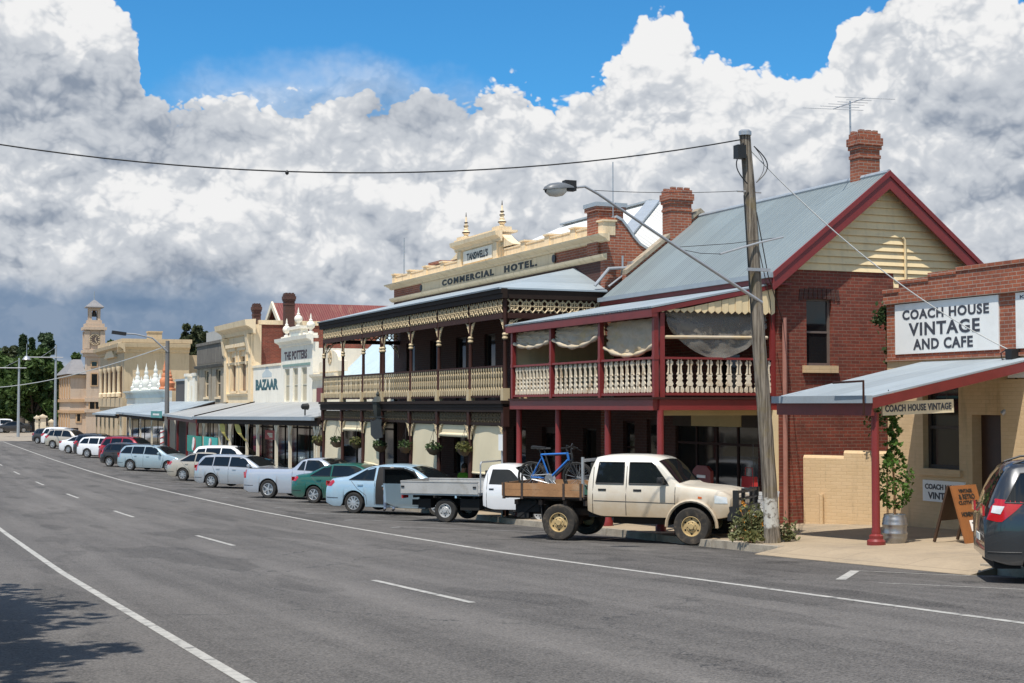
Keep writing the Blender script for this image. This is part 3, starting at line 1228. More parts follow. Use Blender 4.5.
q = MB()
q.box(XF - .12, XF - .01, y0v - .05, y0v + .05, FZ + .03, TZ - .2)
q.build('post', m_redfresh, house)


def baluster_poly(w, h):
    """fretted board outline, bottom to top"""
    h_ = [(0.30, 0), (.50, .03), (.50, .12), (.30, .20), (.42, .27), (.30, .33), (.22, .36), (.36, .42), (.24, .50), (.36, .55), (.24, .62), (.20, .80), (.38, .86), (.38, .93), (.24, .95), (.24, 1.0)]
    return [(a * w, b_ * h) for a, b_ in h_] + [(-a * w, b_ * h) for a, b_ in reversed(h_)]


def fret_baluster(mb, along, c, w, h, t, fixed, z):
    """one fretted baluster with two pierced holes left between two halves"""
    half = baluster_poly(w, h)
    n = len(half) // 2
    R_ = half[:n]
    for sgn in (1, -1):
        # cheeks with the piercings between them
        for a, b_ in ((0, 3), (3, 6), (6, 9), (9, n - 1)):
            seg = R_[a:b_ + 1]
            inner = [(.10 * w, seg[-1][1] - .02 * h), (.10 * w, seg[0][1] + .02 * h)] if (a, b_) in ((0, 3), (9, n - 1)) else [(0, seg[-1][1]), (0, seg[0][1])]
            poly = [(c + sgn * p[0], z + p[1]) for p in seg] + [(c + sgn * p[0], z + p[1]) for p in inner]
            mb.prism(poly, along, fixed - t / 2, fixed + t / 2)


rails = MB()
for i in range(3):
    a, b_ = posts[i + 1], posts[i]
    rails = MB()
    rails.box(XP - .045, XP + .045, a + .056, b_ - .056, RAIL - .05, RAIL)
    rails.box(XP - .035, XP + .035, a + .056, b_ - .056, FZ + .07, FZ + .13)
    ro = rails.build('rail', m_redfresh, house)
    n = 9 if i else 10
    bl = MB()
    for k_ in range(n):
        c = a + .15 + (b_ - a - .3) * (k_ + .5) / n
        fret_baluster(bl, 'x', c, .21, RAIL - FZ - .18, .03, XP, FZ + .13)
    bl.build('balustrade', m_balu, ro)
rails = MB()
rails.box(XP + .212, XF - .121, y0v - .045, y0v + .045, RAIL - .05, RAIL)
rails.box(XP + .212, XF - .121, y0v - .035, y0v + .035, FZ + .07, FZ + .13)
ro = rails.build('rail', m_redfresh, house)
bl = MB()
for k_ in range(11):
    c = XP + .36 + (XF - XP - .56) * k_ / 10
    fret_baluster(bl, 'y', c, .21, RAIL - FZ - .18, .03, y0v, FZ + .13)
bl.build('balustrade', m_balu, ro)
# upper verandah room: boarded end screen and ceiling lining, sashes
MB().box(XP + .1, XF - .01, y1v - .02, y1v + .06, FZ + .03, GZ - .2).build('end_screen', m_siding, house)
window_x(house, XF, 31.1, 32.0, up0 + .05, up0 + 2.0, m_maroon)
window_x(house, XF, 35.0, 36.0, up0 + .05, up0 + 2.0, m_maroon)


def canvas(name, yA, yB, ztop, drop, belly, X, mat, axis='y', roll=True):
    """a half-lowered canvas that sags in the middle, with its roll along the foot"""
    mb = MB()
    nu, nv = 18, 10
    for side in (0, 1):
        vs, fs = [], []
        for j in range(nv + 1):
            for i in range(nu + 1):
                u, v_ = i / nu, j / nv
                sag = belly * (1 - (2 * u - 1) ** 2) * v_ ** 1.3
                z = ztop - v_ * drop - sag
                fold = .035 * sin(u * 23 + v_ * 5) * (v_ * .7 + .15) + .02 * sin(v_ * 19 + u * 7) + .025 * sin((u + v_) * 31)
                along = yA + (yB - yA) * u
                dep = X + fold - .07 * v_ + side * .012
                vs.append((dep, along, z) if axis == 'y' else (along, dep, z))
        for j in range(nv):
            for i in range(nu):
                fs.append((j * (nu + 1) + i, j * (nu + 1) + i + 1, (j + 1) * (nu + 1) + i + 1, (j + 1) * (nu + 1) + i))
        mb.add(vs, fs)
    if roll:
        pts = []
        for i in range(13):
            u = i / 12
            z = ztop - drop - belly * (1 - (2 * u - 1) ** 2)
            along = yA + (yB - yA) * u
            pts.append((X - .10, along, z) if axis == 'y' else (along, X - .10, z))
        mb.tube(pts, [.05 + .022 * sin(i * 2.1) for i in range(13)], 8)
    return mb.build(name, mat, house, 60)


canvas('canvas_blind', posts[1] + .1, posts[0] - .1, GZ - .2, .30, .13, XP + .09, m_canvas)
canvas('canvas_blind', posts[2] + .1, posts[1] - .1, GZ - .2, .30, .22, XP + .09, m_canvas)
canvas('canvas_blind', posts[3] + .1, posts[2] - .08, GZ - .2, .60, .22, XP + .16, m_canvas)
canvas('canvas_blind', XP + .3, XF - .2, zb + .1, .42, .72, y0v + .07, m_clear, axis='x', roll=False)
rl = MB()
rl.tube([(XP + .15, y0v + .0, ay(660, 337, y0v).z), (XF - .2, y0v + .0, ay(660, 337, y0v).z + .03)], .04, 8)
rl.build('blind_roller', m_canvas, house, 50)
# ground-floor shopfront under the verandah
sf = MB()
sf.box(XF - .02, XF + .06, sh0 - .1, sh1 + .1, up0 - .75, up0 - .34)
sf.build('shop_fascia', m_dim, house)
fp = MB()
fp.box(XP + .35, XP + .40, y0v + .3, y0v + 3.9, FZ - .62, FZ - .04)
MB().box(XF - .04, XF - .021, sh0 + .7, sh1 - .9, up0 - .74, up0 - .36).build('shop_sign_panel', m_fascia, house)
sw = MB()
for i in range(5):
    yy = sh0 + (sh1 - sh0) * i / 4
    sw.box(XF + .05, XF + .12, yy - .035, yy + .035, hz + .5, up0 - .75)
sw.box(XF + .05, XF + .12, sh0, sh1, hz + .5, hz + .58)
sw.box(XF + .052, XF + .118, sh0, sh1, up0 - 1.2, up0 - 1.14)
so_ = sw.build('shop_window', m_maroon, house)
MB().box(XF + .075, XF + .095, sh0, sh1, hz + .5, up0 - .75).build('pane', m_glass, so_)
dr = MB()
dr.box(XF + .08, XF + .13, 34.9, 35.9, hz, 1.35)
do_ = dr.build('door', m_door, house)
MB().box(XF + .06, XF + .079, 35.05, 35.75, .35, 1.2).build('pane', m_glass, do_)
window_x(house, XF, 36.6, 37.3, hz + .9, 1.3, m_maroon)
# cream end return of the shopfront seen past the corner post
er = MB()
er.box(XF - .1, XF, YG + .02, YG + .28, hz, VZ)
er.build('corner_board', m_siding, house)
# shop end lintel seen beneath the verandah end
li = MB()
li.box(XP + .25, XF - .11, y0v + .25, y0v + .31, VZ - .12, VZ + .18)
li.build('end_lintel', m_fascia, house)

# ================================================================== COACH HOUSE
XC = 20.4
YC1 = 27.5
YC0 = 14.0
cz = gz(XC, 24)
coach = thing('coach_house', 'cream painted brick shop with red brick stepped parapet and iron porch on the corner', 'shop', (XC + 3, 21, cz - .4))
lb = ax(940, 356, XC).z       # foot of the brick parapet
st = [(891, 291), (902, 284), (932, 276), (960, 267.5)]
w = MB()
cuts = [27.5, ax(902, 285, XC).y, ax(932, 276, XC).y, ax(960, 268, XC).y, YC0]
tops = [ax(896, 289, XC).z, ax(915, 279, XC).z, ax(945, 271.5, XC).z, ax(990, 263.5, XC).z]
band = ax(896, 304, XC).z
for i in range(4):
    w.box(XC, XC + .35, cuts[i + 1], cuts[i], lb, band)
    w.box(XC - .09, XC + .40, cuts[i + 1], cuts[i], band, tops[i] - .085)
    w.box(XC - .115, XC + .42, cuts[i + 1], cuts[i], tops[i] - .085, tops[i])
w.box(XC + .35, XC + 7, YC1 - .3, YC1, cz - .5, band - .2)
w.box(XC - .05, XC + .30, YC0, YC1 + .001, lb - .07, lb - .001)
w.build('parapet', m_brick2, coach)
wy1, wy0 = ax(923, 440, XC).y, ax(959, 440, XC).y
wz0, wz1 = ax(940, 469, XC).z, ax(940, 386, XC).z
dy1, dy0 = ax(972, 440, XC).y, ax(1001, 440, XC).y
dz1 = ax(985, 415, XC).z
w = MB()
holes_x(w, XC, XC + .35, YC0, YC1, cz - .5, lb - .07, [(wy0, wy1, wz0, wz1), (dy0, dy1, cz - .45, dz1)])
w.build('wall', m_creamb, coach)
ws = MB()
ws.box(XC - .07, XC + .02, wy0 - .1, wy1 + .1, wz0 - .14, wz0 - .003)
ws.build('window_sill', m_creamb, coach)
window_x(coach, XC + .06, wy0, wy1, wz0, wz1, M('window_brown', (.045, .03, .022), .5, .2), rows=2, fr=.08)
MB().box(XC + .24, XC + .30, dy0, dy1, cz - .4, dz1).build('door', m_door, coach)
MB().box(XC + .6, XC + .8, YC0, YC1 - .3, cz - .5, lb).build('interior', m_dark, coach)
# porch
GX = 16.55
pg = ax(871, 396, GX)
PY0, PY1 = pg.y, ax(776, 396, GX).y
pgz = pg.z
ptz = ax(950, 360.5, XC).z
pr = MB()
pr.slab([(GX, PY0, pgz), (GX, PY1, pgz), (XC - .001, PY1 + .3, ptz), (XC - .001, PY0, ptz)], .035)
porch = pr.build('porch_roof', m_iron_pale, coach)
q = MB()
q.box(GX - .11, GX + .01, PY0 - .03, PY1, pgz - .13, pgz + .01)
q.build('gutter', m_gut, coach)
q = MB()
q.box(GX + .015, GX + .07, PY0, PY1, pgz - .36, pgz - .05)
q.hexa([(GX + .02, PY0 - .02, pgz - .23), (XC, PY0 - .02, ptz - .22), (XC, PY0 + .03, ptz - .22), (GX + .02, PY0 + .03, pgz - .23),
        (GX + .02, PY0 - .02, pgz - .04), (XC, PY0 - .02, ptz - .045), (XC, PY0 + .03, ptz - .045), (GX + .02, PY0 + .03, pgz - .04)])
q.build('porch_fascia', m_red, coach)
pp = (16.72, PY0 + .12)
zg = gz(*pp)
q = MB()
q.lathe([(.17, 0), (.17, .07), (.13, .11), (.13, .17), (.085, .2), (.085, .26), (.075, .3), (.072, pgz - .3 - zg)], (*pp, zg), 14)
q.build('post', m_redfresh, coach, 40)
q = MB()
zt = ax(863, 381, GX - .2).z
yb = ax(863.5, 395, GX - .2).y
q.tube([(GX - .2, yb, pgz - .35), (GX - .2, yb, zt), (GX - .2, ax(833, 382, GX - .2).y, zt - .02)], .022, 6)
q.build('sign_bracket', m_maroon, coach, 50)
q = MB()
yd = ax(1013, 400, XC - .1).y
q.tube([(XC - .1, yd, ax(1013, 383, XC).z), (XC - .1, yd, ax(1013, 405, XC).z), (XC - .28, yd + .12, ax(1013, 414, XC).z)], .05, 8)
q.build('downpipe', m_galv, coach, 40)
q = MB()
q.box(XC - .16, XC, yd - .9, yd + .28, ax(1013, 383, XC).z, ax(1013, 379, XC).z)
q.build('ledge', m_creamb, coach)
q = MB()
ye = ax(1012.5, 354, XC - .12).y
ze = ax(1012.5, 354, XC - .12).z
q.box(XC - .22, XC - .02, ye - .09, ye + .09, ze - .1, ze + .1)
q.tube([(XC - .12, ye - .08, ze - .1), (XC - .12, ye - .1, ze - .75), (XC - .12, ye - .2, ze - .85)], .025, 6)
q.tube([(XC - .2, ye + .1, ze + .08), (XC - .25, ye + .18, ze + .02), (XC - .24, ye + .16, ze - .1), (XC - .15, ye + .06, ze - .14)], .012, 6)
q.build('cable_box', m_black, coach)
CBX = Vector((XC - .2, ye + .06, ze + .1))
pier = MB()
pier.box(XC - .25, XC - .002, YC0, ax(1006, 440, XC).y - .15, cz - .5, ax(1013, 379, XC).z - .01)
pier.build('pier', m_creamb, coach)


def board_x(name, X, yl, yr, z0, z1, lines, label, t=.03, mat=None, lett=None, frame=None, **k):
    """sign board on a wall facing the street: yl is the end on the viewer's left"""
    b_ = MB().box(X - t, X, yr, yl, z0, z1).build(name, mat or m_white)
    tag(b_, label, 'sign')
    mb = MB()
    for (txt, cy, cz_, size, kw) in lines:
        put_text(mb, txt, (X - t - .002, yl + (yr - yl) * cy, z0 + (z1 - z0) * cz_), (0, -1, 0), (0, 0, 1), abs(yl - yr) * size[0], abs(z1 - z0) * size[1], **kw)
    if lines:
        mb.build('lettering', lett or m_lett, b_)
    return b_


tl, br = ax(896, 305.5, XC), ax(1000, 349.5, XC)
zt_, zb_ = (ax(896, 305.5, XC).z + ax(998, 294.3, XC).z) / 2, (ax(897, 355, XC).z + ax(1000, 349, XC).z) / 2
H_ = zt_ - zb_
board_x('sign_board', XC - .003, tl.y, br.y, zb_, zt_,
        [('COACH HOUSE', .50, .775, (.84, .195), dict(bold=.035, spacing=1.12)), ('VINTAGE', .49, .48, (.69, .26), dict(bold=.03, spacing=1.12)), ('AND CAFE', .48, .18, (.58, .215), dict(bold=.035, spacing=1.12))],
        'large white board reading COACH HOUSE VINTAGE AND CAFE on the brick parapet')
y2 = ax(1017, 320, XC).y
b2 = board_x('sign_board', XC - .003, y2, y2 - 2.2, zb_, zt_, [('KI', .10, .92, (.08, .06), dict())], 'white board on the brick parapet cut off by the photo edge')
y3 = ax(1019.5, 372, XC).y
board_x('sign_board', XC - .26, y3, y3 - 1.2, ax(1020, 378, XC).z, ax(1020, 364, XC).z, [('V', .12, .5, (.12, .5), dict(bold=.03))], 'small white sign reading V above the cream pier')
yl, yr = ax(924, 490, XC).y, ax(958, 490, XC).y
hz1, hz0 = ax(924, 479.5, XC).z, ax(924, 500.5, XC).z
board_x('sign_board', XC - .003, yl, yr - .25, hz0, hz1, [('COACH HOUSE', .5, .70, (.88, .26), dict(bold=.035)), ('VINTAGE', .5, .28, (.74, .33), dict(bold=.03))],
        'white sign reading COACH HOUSE VINTAGE low on the wall behind the timber sandwich board')
# the board hung across the near end of the porch
hx0, hx1 = 16.86, ay(953, 400, PY0 + .1).x
hzt, hzb = ay(917, 400.5, PY0 + .1).z, ay(917, 414, PY0 + .1).z
hb = MB()
hb.obox(((hx0 + hx1) / 2, PY0 + .1, (hzt + hzb) / 2), (1, 0, .035), (hx1 - hx0) / 2, (0, 1, 0), .02, (-.035, 0, 1), (hzt - hzb) / 2)
hbo = tag(hb.build('hanging_sign', m_blind), 'cream COACH HOUSE VINTAGE board hung across the end of the porch', 'sign')
q = MB()
put_text(q, 'COACH HOUSE VINTAGE', ((hx0 + hx1) / 2, PY0 + .077, (hzt + hzb) / 2), (1, 0, .035), (-.035, 0, 1), (hx1 - hx0) * .93, (hzt - hzb) * .52, bold=.035, spacing=1.08)
q.build('lettering', m_lett, hbo)
for xx in (hx0 + .15, hx1 - .15):
    MB().tube([(xx, PY0 + .1, hzt - .03), (xx, PY0 + .1, hzt + .2)], .008, 5).build('hanger', m_black, hbo)

# low cream wall closing the yard between house and shop
lw = MB()
A_, B_ = Vector((19.42, 29.36, 0)), Vector((20.36, 27.53, 0))
zl = ay(804, 455, A_.y).z
zr = ay(860, 450.5, 28.3).z
mid = A_.lerp(B_, .50)
d = (B_ - A_).normalized()
n = Vector((d.y, -d.x, 0))
for a, b__, z in ((A_, mid, zl), (mid, B_, zr)):
    q0, q1 = a, b__
    base = gz(19.8, 28.5) - .3
    lw.hexa([(*(q0 + n * .0).xy, base), (*(q1 + n * .0).xy, base), (*(q1 - n * .24).xy, base), (*(q0 - n * .24).xy, base),
             (*q0.xy, z - .06), (*q1.xy, z - .06), (*(q1 - n * .24).xy, z - .06), (*(q0 - n * .24).xy, z - .06)])
    lw.hexa([(*q0.xy, z - .06), (*q1.xy, z - .06), (*(q1 - n * .24).xy, z - .06), (*(q0 - n * .24).xy, z - .06),
             (*(q0 - n * .04).xy, z), (*(q1 - n * .04).xy, z), (*(q1 - n * .20).xy, z), (*(q0 - n * .20).xy, z)])
tag(lw.build('yard_wall', m_creamb), 'low cream brick wall with one step between the brick house and cream shop', 'wall')
pw = MB()
pq = ay(826.5, 510, 28.95)
pw.tube([(pq.x - .17, 28.9, gz(19.8, 28.9) - .02), (pq.x - .17, 28.9, ay(826, 494, 28.9).z)], .05, 8)
tag(pw.build('stub_pipe', m_creamb, None, 40), 'short cream pipe standing against the low cream wall', 'pipe')

# ================================================================== HOTEL with the long iron-lace verandah
HP = [57.09, 54.43, 51.79, 49.40, 46.46, 43.77, 41.03, 38.36]     # verandah posts, far to near
HY0, HY1 = 38.35, 57.2
hgz = gz(XF, 48) - .05
hotel = thing('hotel', 'two storey hotel with cream parapet, dark posts and cream iron lace verandah', 'hotel', (XF + 3, 48, hgz - .2))
# parapet heights, read on the street front
zpt = ax(547.5, 236, XF).z        # top of the capped parapet
zco = ax(547.5, 248.5, XF).z      # top of the cornice
zcl = ax(547.5, 255, XF).z        # underside of the cornice
zmt = ax(547.5, 265.5, XF).z      # top of the string moulding
zcb = ax(547.5, 271.5, XF).z      # underside of the string moulding
PYA, PYB = HY0 + .05, ax(394, 290, XF).y
w = MB()
ups = [(56.2, 55.2), (53.4, 52.4), (50.6, 49.6), (47.8, 46.8), (45.0, 44.0), (42.0, 41.0), (39.9, 39.1)]
dns = [(56.0, 55.0, 0), (53.6, 52.5, 1), (50.8, 49.8, 0), (48.6, 47.2, 1), (45.2, 44.2, 0), (42.9, 41.8, 1), (39.9, 39.0, 0)]
HF = 1.86          # verandah floor
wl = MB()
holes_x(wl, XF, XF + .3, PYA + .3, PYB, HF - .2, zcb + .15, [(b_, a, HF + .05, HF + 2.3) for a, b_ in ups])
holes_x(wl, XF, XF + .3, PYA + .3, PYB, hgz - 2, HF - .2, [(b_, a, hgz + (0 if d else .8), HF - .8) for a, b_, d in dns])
# side wall with the scrolled gable edge seen above the house roof
sw_ = [(XF, hgz - 1), (XF, zpt - .05)]
xs_ = [606.5 + .0, 612, 616, 621, 626, 631, 637, 643, 650, 655]
zs_ = [206, 206, 214, 221, 229, 236, 243, 247, 250, 250]
sw_ = [(XF, hgz - 1), (XF, ay(600, 236, PYA).z)]
for a, b_ in [(600, 217), (616, 217.5), (622, 221), (628, 229), (634, 238), (640, 245), (647, 249.5), (654, 251)]:
    q = ay(a, b_, PYA)
    sw_.append((max(q.x, XF), q.z))
sw_ += [(25, sw_[-1][1]), (25, hgz - 1)]
w.prism(sw_, 'y', PYA, PYA + .299)
w.box(XF + .001, XF + .3, PYA + .3, PYB, zcb + .15, zco)
w.build('wall', m_brick2, hotel)
wl.build('wall', m_brickdark, hotel)  # shade under the hotel verandah is put into this wall's colour
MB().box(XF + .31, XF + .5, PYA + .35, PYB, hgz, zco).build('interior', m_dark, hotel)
# weathered coping along the scroll
cp = MB()
pts = [Vector((p[0], PYA + .15, p[1] + .03)) for p in sw_[3:10]]
for a, b_ in zip(pts[:-1], pts[1:]):
    cp.bar(a, b_, .38, .07)
cp.build('coping', m_zinc, hotel)
# parapet: cream cornice, lettered frieze, string moulding, block parapet with caps
pm = MB()
pm.sweep([(0, 0), (.08, .02), (.12, .08), (.26, .14), (.32, .16), (.34, zco - zcl), (0, zco - zcl + .02)], (XF, PYA - .3, zcl), (XF, PYB + .3, zcl), (-1, 0, 0))
pm.sweep([(0, 0), (.06, .02), (.14, .08), (.16, zmt - zcb - .03), (0, zmt - zcb)], (XF, PYA - .12, zcb), (XF, PYB + .15, zcb), (-1, 0, 0))
fr0, fr1 = ax(422, 300, XF).y, ax(555, 262, XF).y
pm.box(XF - .03, XF, fr1, fr0, zmt, zcl)
pm.box(XF - .02, XF + .28, PYA, PYB, zco, zpt - .06)
ncap = 10
for i in range(ncap + 1):
    yy = PYA + .15 + (PYB - PYA - .3) * i / ncap
    pm.box(XF - .07, XF + .32, yy - .17, yy + .17, zco, zpt + .0)
    pm.box(XF - .11, XF + .36, yy - .21, yy + .21, zpt + .0, zpt + .05)
for i in range(ncap):
    a = PYA + .32 + (PYB - PYA - .3) * i / ncap
    b_ = PYA + .15 + (PYB - PYA - .3) * (i + 1) / ncap - .17
    pm.box(XF - .04, XF + .30, a, b_, zpt - .101, zpt - .05)
pm.build('parapet', m_cream, hotel)
# roundels at the ends of the frieze
for yy in (fr0 + .0, fr1 - .0):
    rd = MB().lathe([(.12, -.06), (.12, -.03), (.05, -.03), (.05, -.065)], (XF - .0, yy, (zmt + zcl) / 2), 14, 'x')
    rd.build('roundel', m_lett, hotel)
ft = MB()
fy0, fy1 = ax(443, 294, XF).y, ax(538, 268, XF).y
hh = zcl - zmt
put_text(ft, 'COMMERCIAL   HOTEL.', (XF - .034, (fy0 + fy1) / 2, (zmt + zcl) / 2), (0, -1, 0), (0, 0, 1), fy0 - fy1, hh * .68, bold=.05, spacing=1.3, extrude=.012)
ft.build('lettering', m_black, hotel)
# pediment block with name panel and two finials
p0, p1 = ax(505, 240, XF).y, ax(461, 245, XF).y
pzt = ax(484, 236.5, XF).z
pd = MB()
pd.box(XF - .14, XF + .5, p0 + .15, p1 - .15, zco, pzt - .3)
cornice(pd, XF - .14, p0 + .15, p1 - .15, pzt - .36, 1.1)
pd.box(XF - .30, XF + .5, p0 + .1, p1 - .1, pzt - .02, pzt + .05)
for yy in (p0 + .38, p1 - .38):
    pd.box(XF - .22, XF - .141, yy - .16, yy + .16, zco, pzt - .36)
    pd.box(XF - .22, XF + .3, yy - .24, yy + .24, pzt + .05, pzt + .16)
nb = 12
for s in (-1, 1):
    c = (p0 + .15) if s < 0 else (p1 - .15)
    poly = [(c, zpt)]
    for i in range(nb + 1):
        t = i / nb
        poly.append((c + s * (1.05 * t), zpt + .02 + .42 * (1 - t) ** 2 + .05 * sin(t * pi)))
    poly.append((c + s * 1.05, zpt))
    pd.prism(poly, 'x', XF - .06, XF + .28)
pdo = pd.build('pediment', m_cream, hotel)
pn = MB()
pn.box(XF - .185, XF - .142, p0 + .72, p1 - .72, pzt - .84, pzt - .40)
pno = pn.build('name_panel', m_ivory, pdo)
q = MB()
put_text(q, "TANSWELL'S", (XF - .189, (p0 + p1) / 2, pzt - .62), (0, -1, 0), (0, 0, 1), (p1 - p0) * .48, .26, bold=.03)
q.build('lettering', m_black, pdo)
for yy in (p0 + .38, p1 - .38):
    f = MB()
    z = pzt + .16
    sc_ = (ax(467, 213, XF).z - ax(467, 238, XF).z) / 1.42
    f.lathe([(a * sc_, z + b_ * sc_) for a, b_ in [(.17, 0), (.17, .08), (.10, .11), (.20, .24), (.22, .30), (.12, .40), (.15, .46), (.09, .52), (.13, .62), (.13, .68), (.07, .74), (.10, .84), (.06, .9), (.05, 1.1), (.025, 1.2), (.012, 1.42)]], (XF + .05, yy, 0), 10)
    fo = f.build('finial', m_cream, pdo, 35)
    for zz, rr in ((.27, .225), (.65, .138), (.84, .105)):
        f = MB()
        f.lathe([(rr * sc_, z + (zz - .03) * sc_), ((rr + .02) * sc_, z + zz * sc_), (rr * sc_, z + (zz + .03) * sc_)], (XF + .05, yy, 0), 10)
        f.build('finial_band', m_dkbrown, fo, 35)
    f = MB()
    f.lathe([(.035 * sc_, z + 1.18 * sc_), (.012 * sc_, z + 1.43 * sc_)], (XF + .05, yy, 0), 8)
    f.build('finial_tip', m_dkbrown, fo, 35)
# chimneys and roof behind the parapet
q = ay(611, 205, PYA + .2)
chimney(hotel, 'chimney', ay(599, 210, PYA + .2).x, ay(625, 210, PYA + .2).x, PYA + .31, PYA + 1.0, zpt - 1, ay(611, 207, PYA + .3).z, m_brick2, m_zinc, crown=False)
cc = ax(440, 262, XF + 1.2)
chimney(hotel, 'chimney', XF + 1.0, XF + 1.6, cc.y - .7, cc.y + .6, zpt - 1.5, cc.z + .0, m_brick2, None, crown=False)
rx, ry = 23.6, 44.5
rt_ = ay(653.5, 202, ry)
b0 = zpt - .9
rm = MB()
rm.slab([(XF + .35, PYA + .35, b0), (XF + .35, PYB, b0), (rt_.x, PYB - 6, rt_.z), (rt_.x, ry, rt_.z)], .05)
rm.slab([(2 * rt_.x - XF, PYA + .35, b0), (2 * rt_.x - XF, PYB, b0), (rt_.x, PYB - 6, rt_.z - .002), (rt_.x, ry, rt_.z - .002)], .05)
ro = rm.build('roof', m_iron_white, hotel)
rm = MB()
rm.slab([(XF + .35, PYA + .34, b0), (rt_.x, ry, rt_.z), (rt_.x + .01, ry, rt_.z), (2 * rt_.x - XF, PYA + .34, b0)], .05)
rm.build('hip', m_iron_whitex, ro)
hp = MB()
hp.bar((XF + .35, PYA + .35, b0 + .03), (rt_.x, ry, rt_.z + .04), .42, .06)
hp.bar((rt_.x, ry, rt_.z + .05), (rt_.x, PYB - 6, rt_.z + .05), .3, .06)
hp.build('hip_cap', m_zinc, ro)

# ---- verandah
VTop = (ax(502, 286.5, XP).z + ax(322, 323.5, XP).z) / 2         # top of the fascia
vd = MB()
e0, e1 = HY0 - .1, HY1 + .15
vd.slab([(XP - .22, e0, VTop), (XP - .22, e1, VTop), (XF - .001, e1 - 2.2, zcb - .06), (XF - .001, e0 + 2.2, zcb - .06)], .045)
for ye, yi in ((e0, e0 + 2.2), (e1, e1 - 2.2)):
    vd.add([(XP - .22, ye, VTop - .002), (XF - .001, ye, VTop - .002), (XF - .001, yi, zcb - .062), (XP - .22, ye, VTop - .05), (XF - .001, ye, VTop - .05), (XF - .001, yi, zcb - .11)],
           [(0, 1, 2), (5, 4, 3), (0, 3, 4, 1), (1, 4, 5, 2), (2, 5, 3, 0)])
vd.build('verandah_roof', m_iron_pale, hotel)
fa = MB()
fa.box(XP - .12, XP + .02, HY0 - .12, HY1 + .17, VTop - .30, VTop - .03)
fa.box(XP - .16, XP - .12, HY0 - .12, HY1 + .17, VTop - .16, VTop - .03)
fa.box(XP + .02, XF, HY0 - .06, HY0 + .04, VTop - .30, VTop - .03)
fa.box(XP + .02, XF, HY1 + .02, HY1 + .12, VTop - .30, VTop - .03)
fa.build('fascia', m_dkbrown, hotel)
LZ1, LZ0 = VTop - .30, VTop - .72


def lace_panel(mb, along, a, b, z0, z1, fixed, n=None, t=.02):
    """openwork cast iron frieze: rings, diagonals and pickets between two rails"""
    h = z1 - z0
    n = n or max(3, int((b - a) / (h * .9)))
    st = (b - a) / n

    def P(u, z):
        return (fixed, u, z) if along == 'y' else (u, fixed, z)
    for i in range(n):
        c = a + st * (i + .5)
        pts = [P(c + st * .36 * cos(k * pi / 4), (z0 + z1) / 2 + h * .36 * sin(k * pi / 4)) for k in range(9)]
        mb.tube(pts, t, 4, False)
        for s1 in (-1, 1):
            for s2 in (-1, 1):
                mb.tube([P(c + s1 * st * .5, (z0 + z1) / 2 + s2 * h * .5), P(c + s1 * st * .14, (z0 + z1) / 2 + s2 * h * .12)], t * .9, 4, False)
        mb.tube([P(c, z0), P(c, z1)], t * .8, 4, False)
        mb.tube([P(c - st * .5, (z0 + z1) / 2), P(c + st * .5, (z0 + z1) / 2)], t * .8, 4, False)


def bracket(mb, along, c, s, z, size, fixed, t=.022):
    def P(u, zz):
        return (fixed, u, zz) if along == 'y' else (u, fixed, zz)
    arc = [P(c + s * (size * (1 - cos(k * pi / 12))), z - size * 1.25 + size * 1.25 * sin(k * pi / 12)) for k in range(7)]
    mb.tube(arc, t, 5, False)
    mb.tube([P(c + s * (size * .35 + size * .2 * cos(k * pi / 3)), z - size * .33 + size * .2 * sin(k * pi / 3)) for k in range(7)], t * .9, 4, False)
    mb.tube([P(c + s * size * .15, z - size * .9), P(c + s * size * .75, z - size * .12)], t * .7, 4, False)
    mb.tube([P(c + s * .02, z - size * .55), P(c + s * size * .4, z - size * .1)], t * .8, 4, False)


ends = HP
for i in range(7):
    a, b_ = HP[i + 1] + .06, HP[i] - .06
    l = MB()
    lace_panel(l, 'y', a, b_, LZ0 + .03, LZ1 - .02, XP - .05, t=.022)
    lo = l.build('lace_frieze', m_lace, hotel)
    r = MB()
    r.box(XP - .05, XP + .05, a - .005, b_ + .005, LZ0 - .13, LZ0 + .02)
    r.build('frieze_rail', m_maroon, hotel)
    for yy, s_ in ((a, 1), (b_, -1)):
        bk = MB()
        bracket(bk, 'y', yy, s_, LZ0 - .13, .34, XP)
        bk.build('lace_bracket', m_lace, lo)
for yy in (HP[0], HP[-1]):
    l = MB()
    lace_panel(l, 'x', XP + .08, XF - .05, LZ0 + .03, LZ1 - .02, yy, t=.026)
    lo = l.build('lace_frieze', m_lace, hotel)
    r = MB()
    r.box(XP + .06, XF, yy - .05, yy + .05, LZ0 - .13, LZ0 + .02)
    r.build('frieze_rail', m_maroon, hotel)
    for xx, s_ in ((XP + .06, 1), (XF - .02, -1)):
        bk = MB()
        bracket(bk, 'x', xx, s_, LZ0 - .13, .42, yy)
        bk.build('lace_bracket', m_lace, lo)
HR = HF + .98
xtra = [HP[3] + .28]
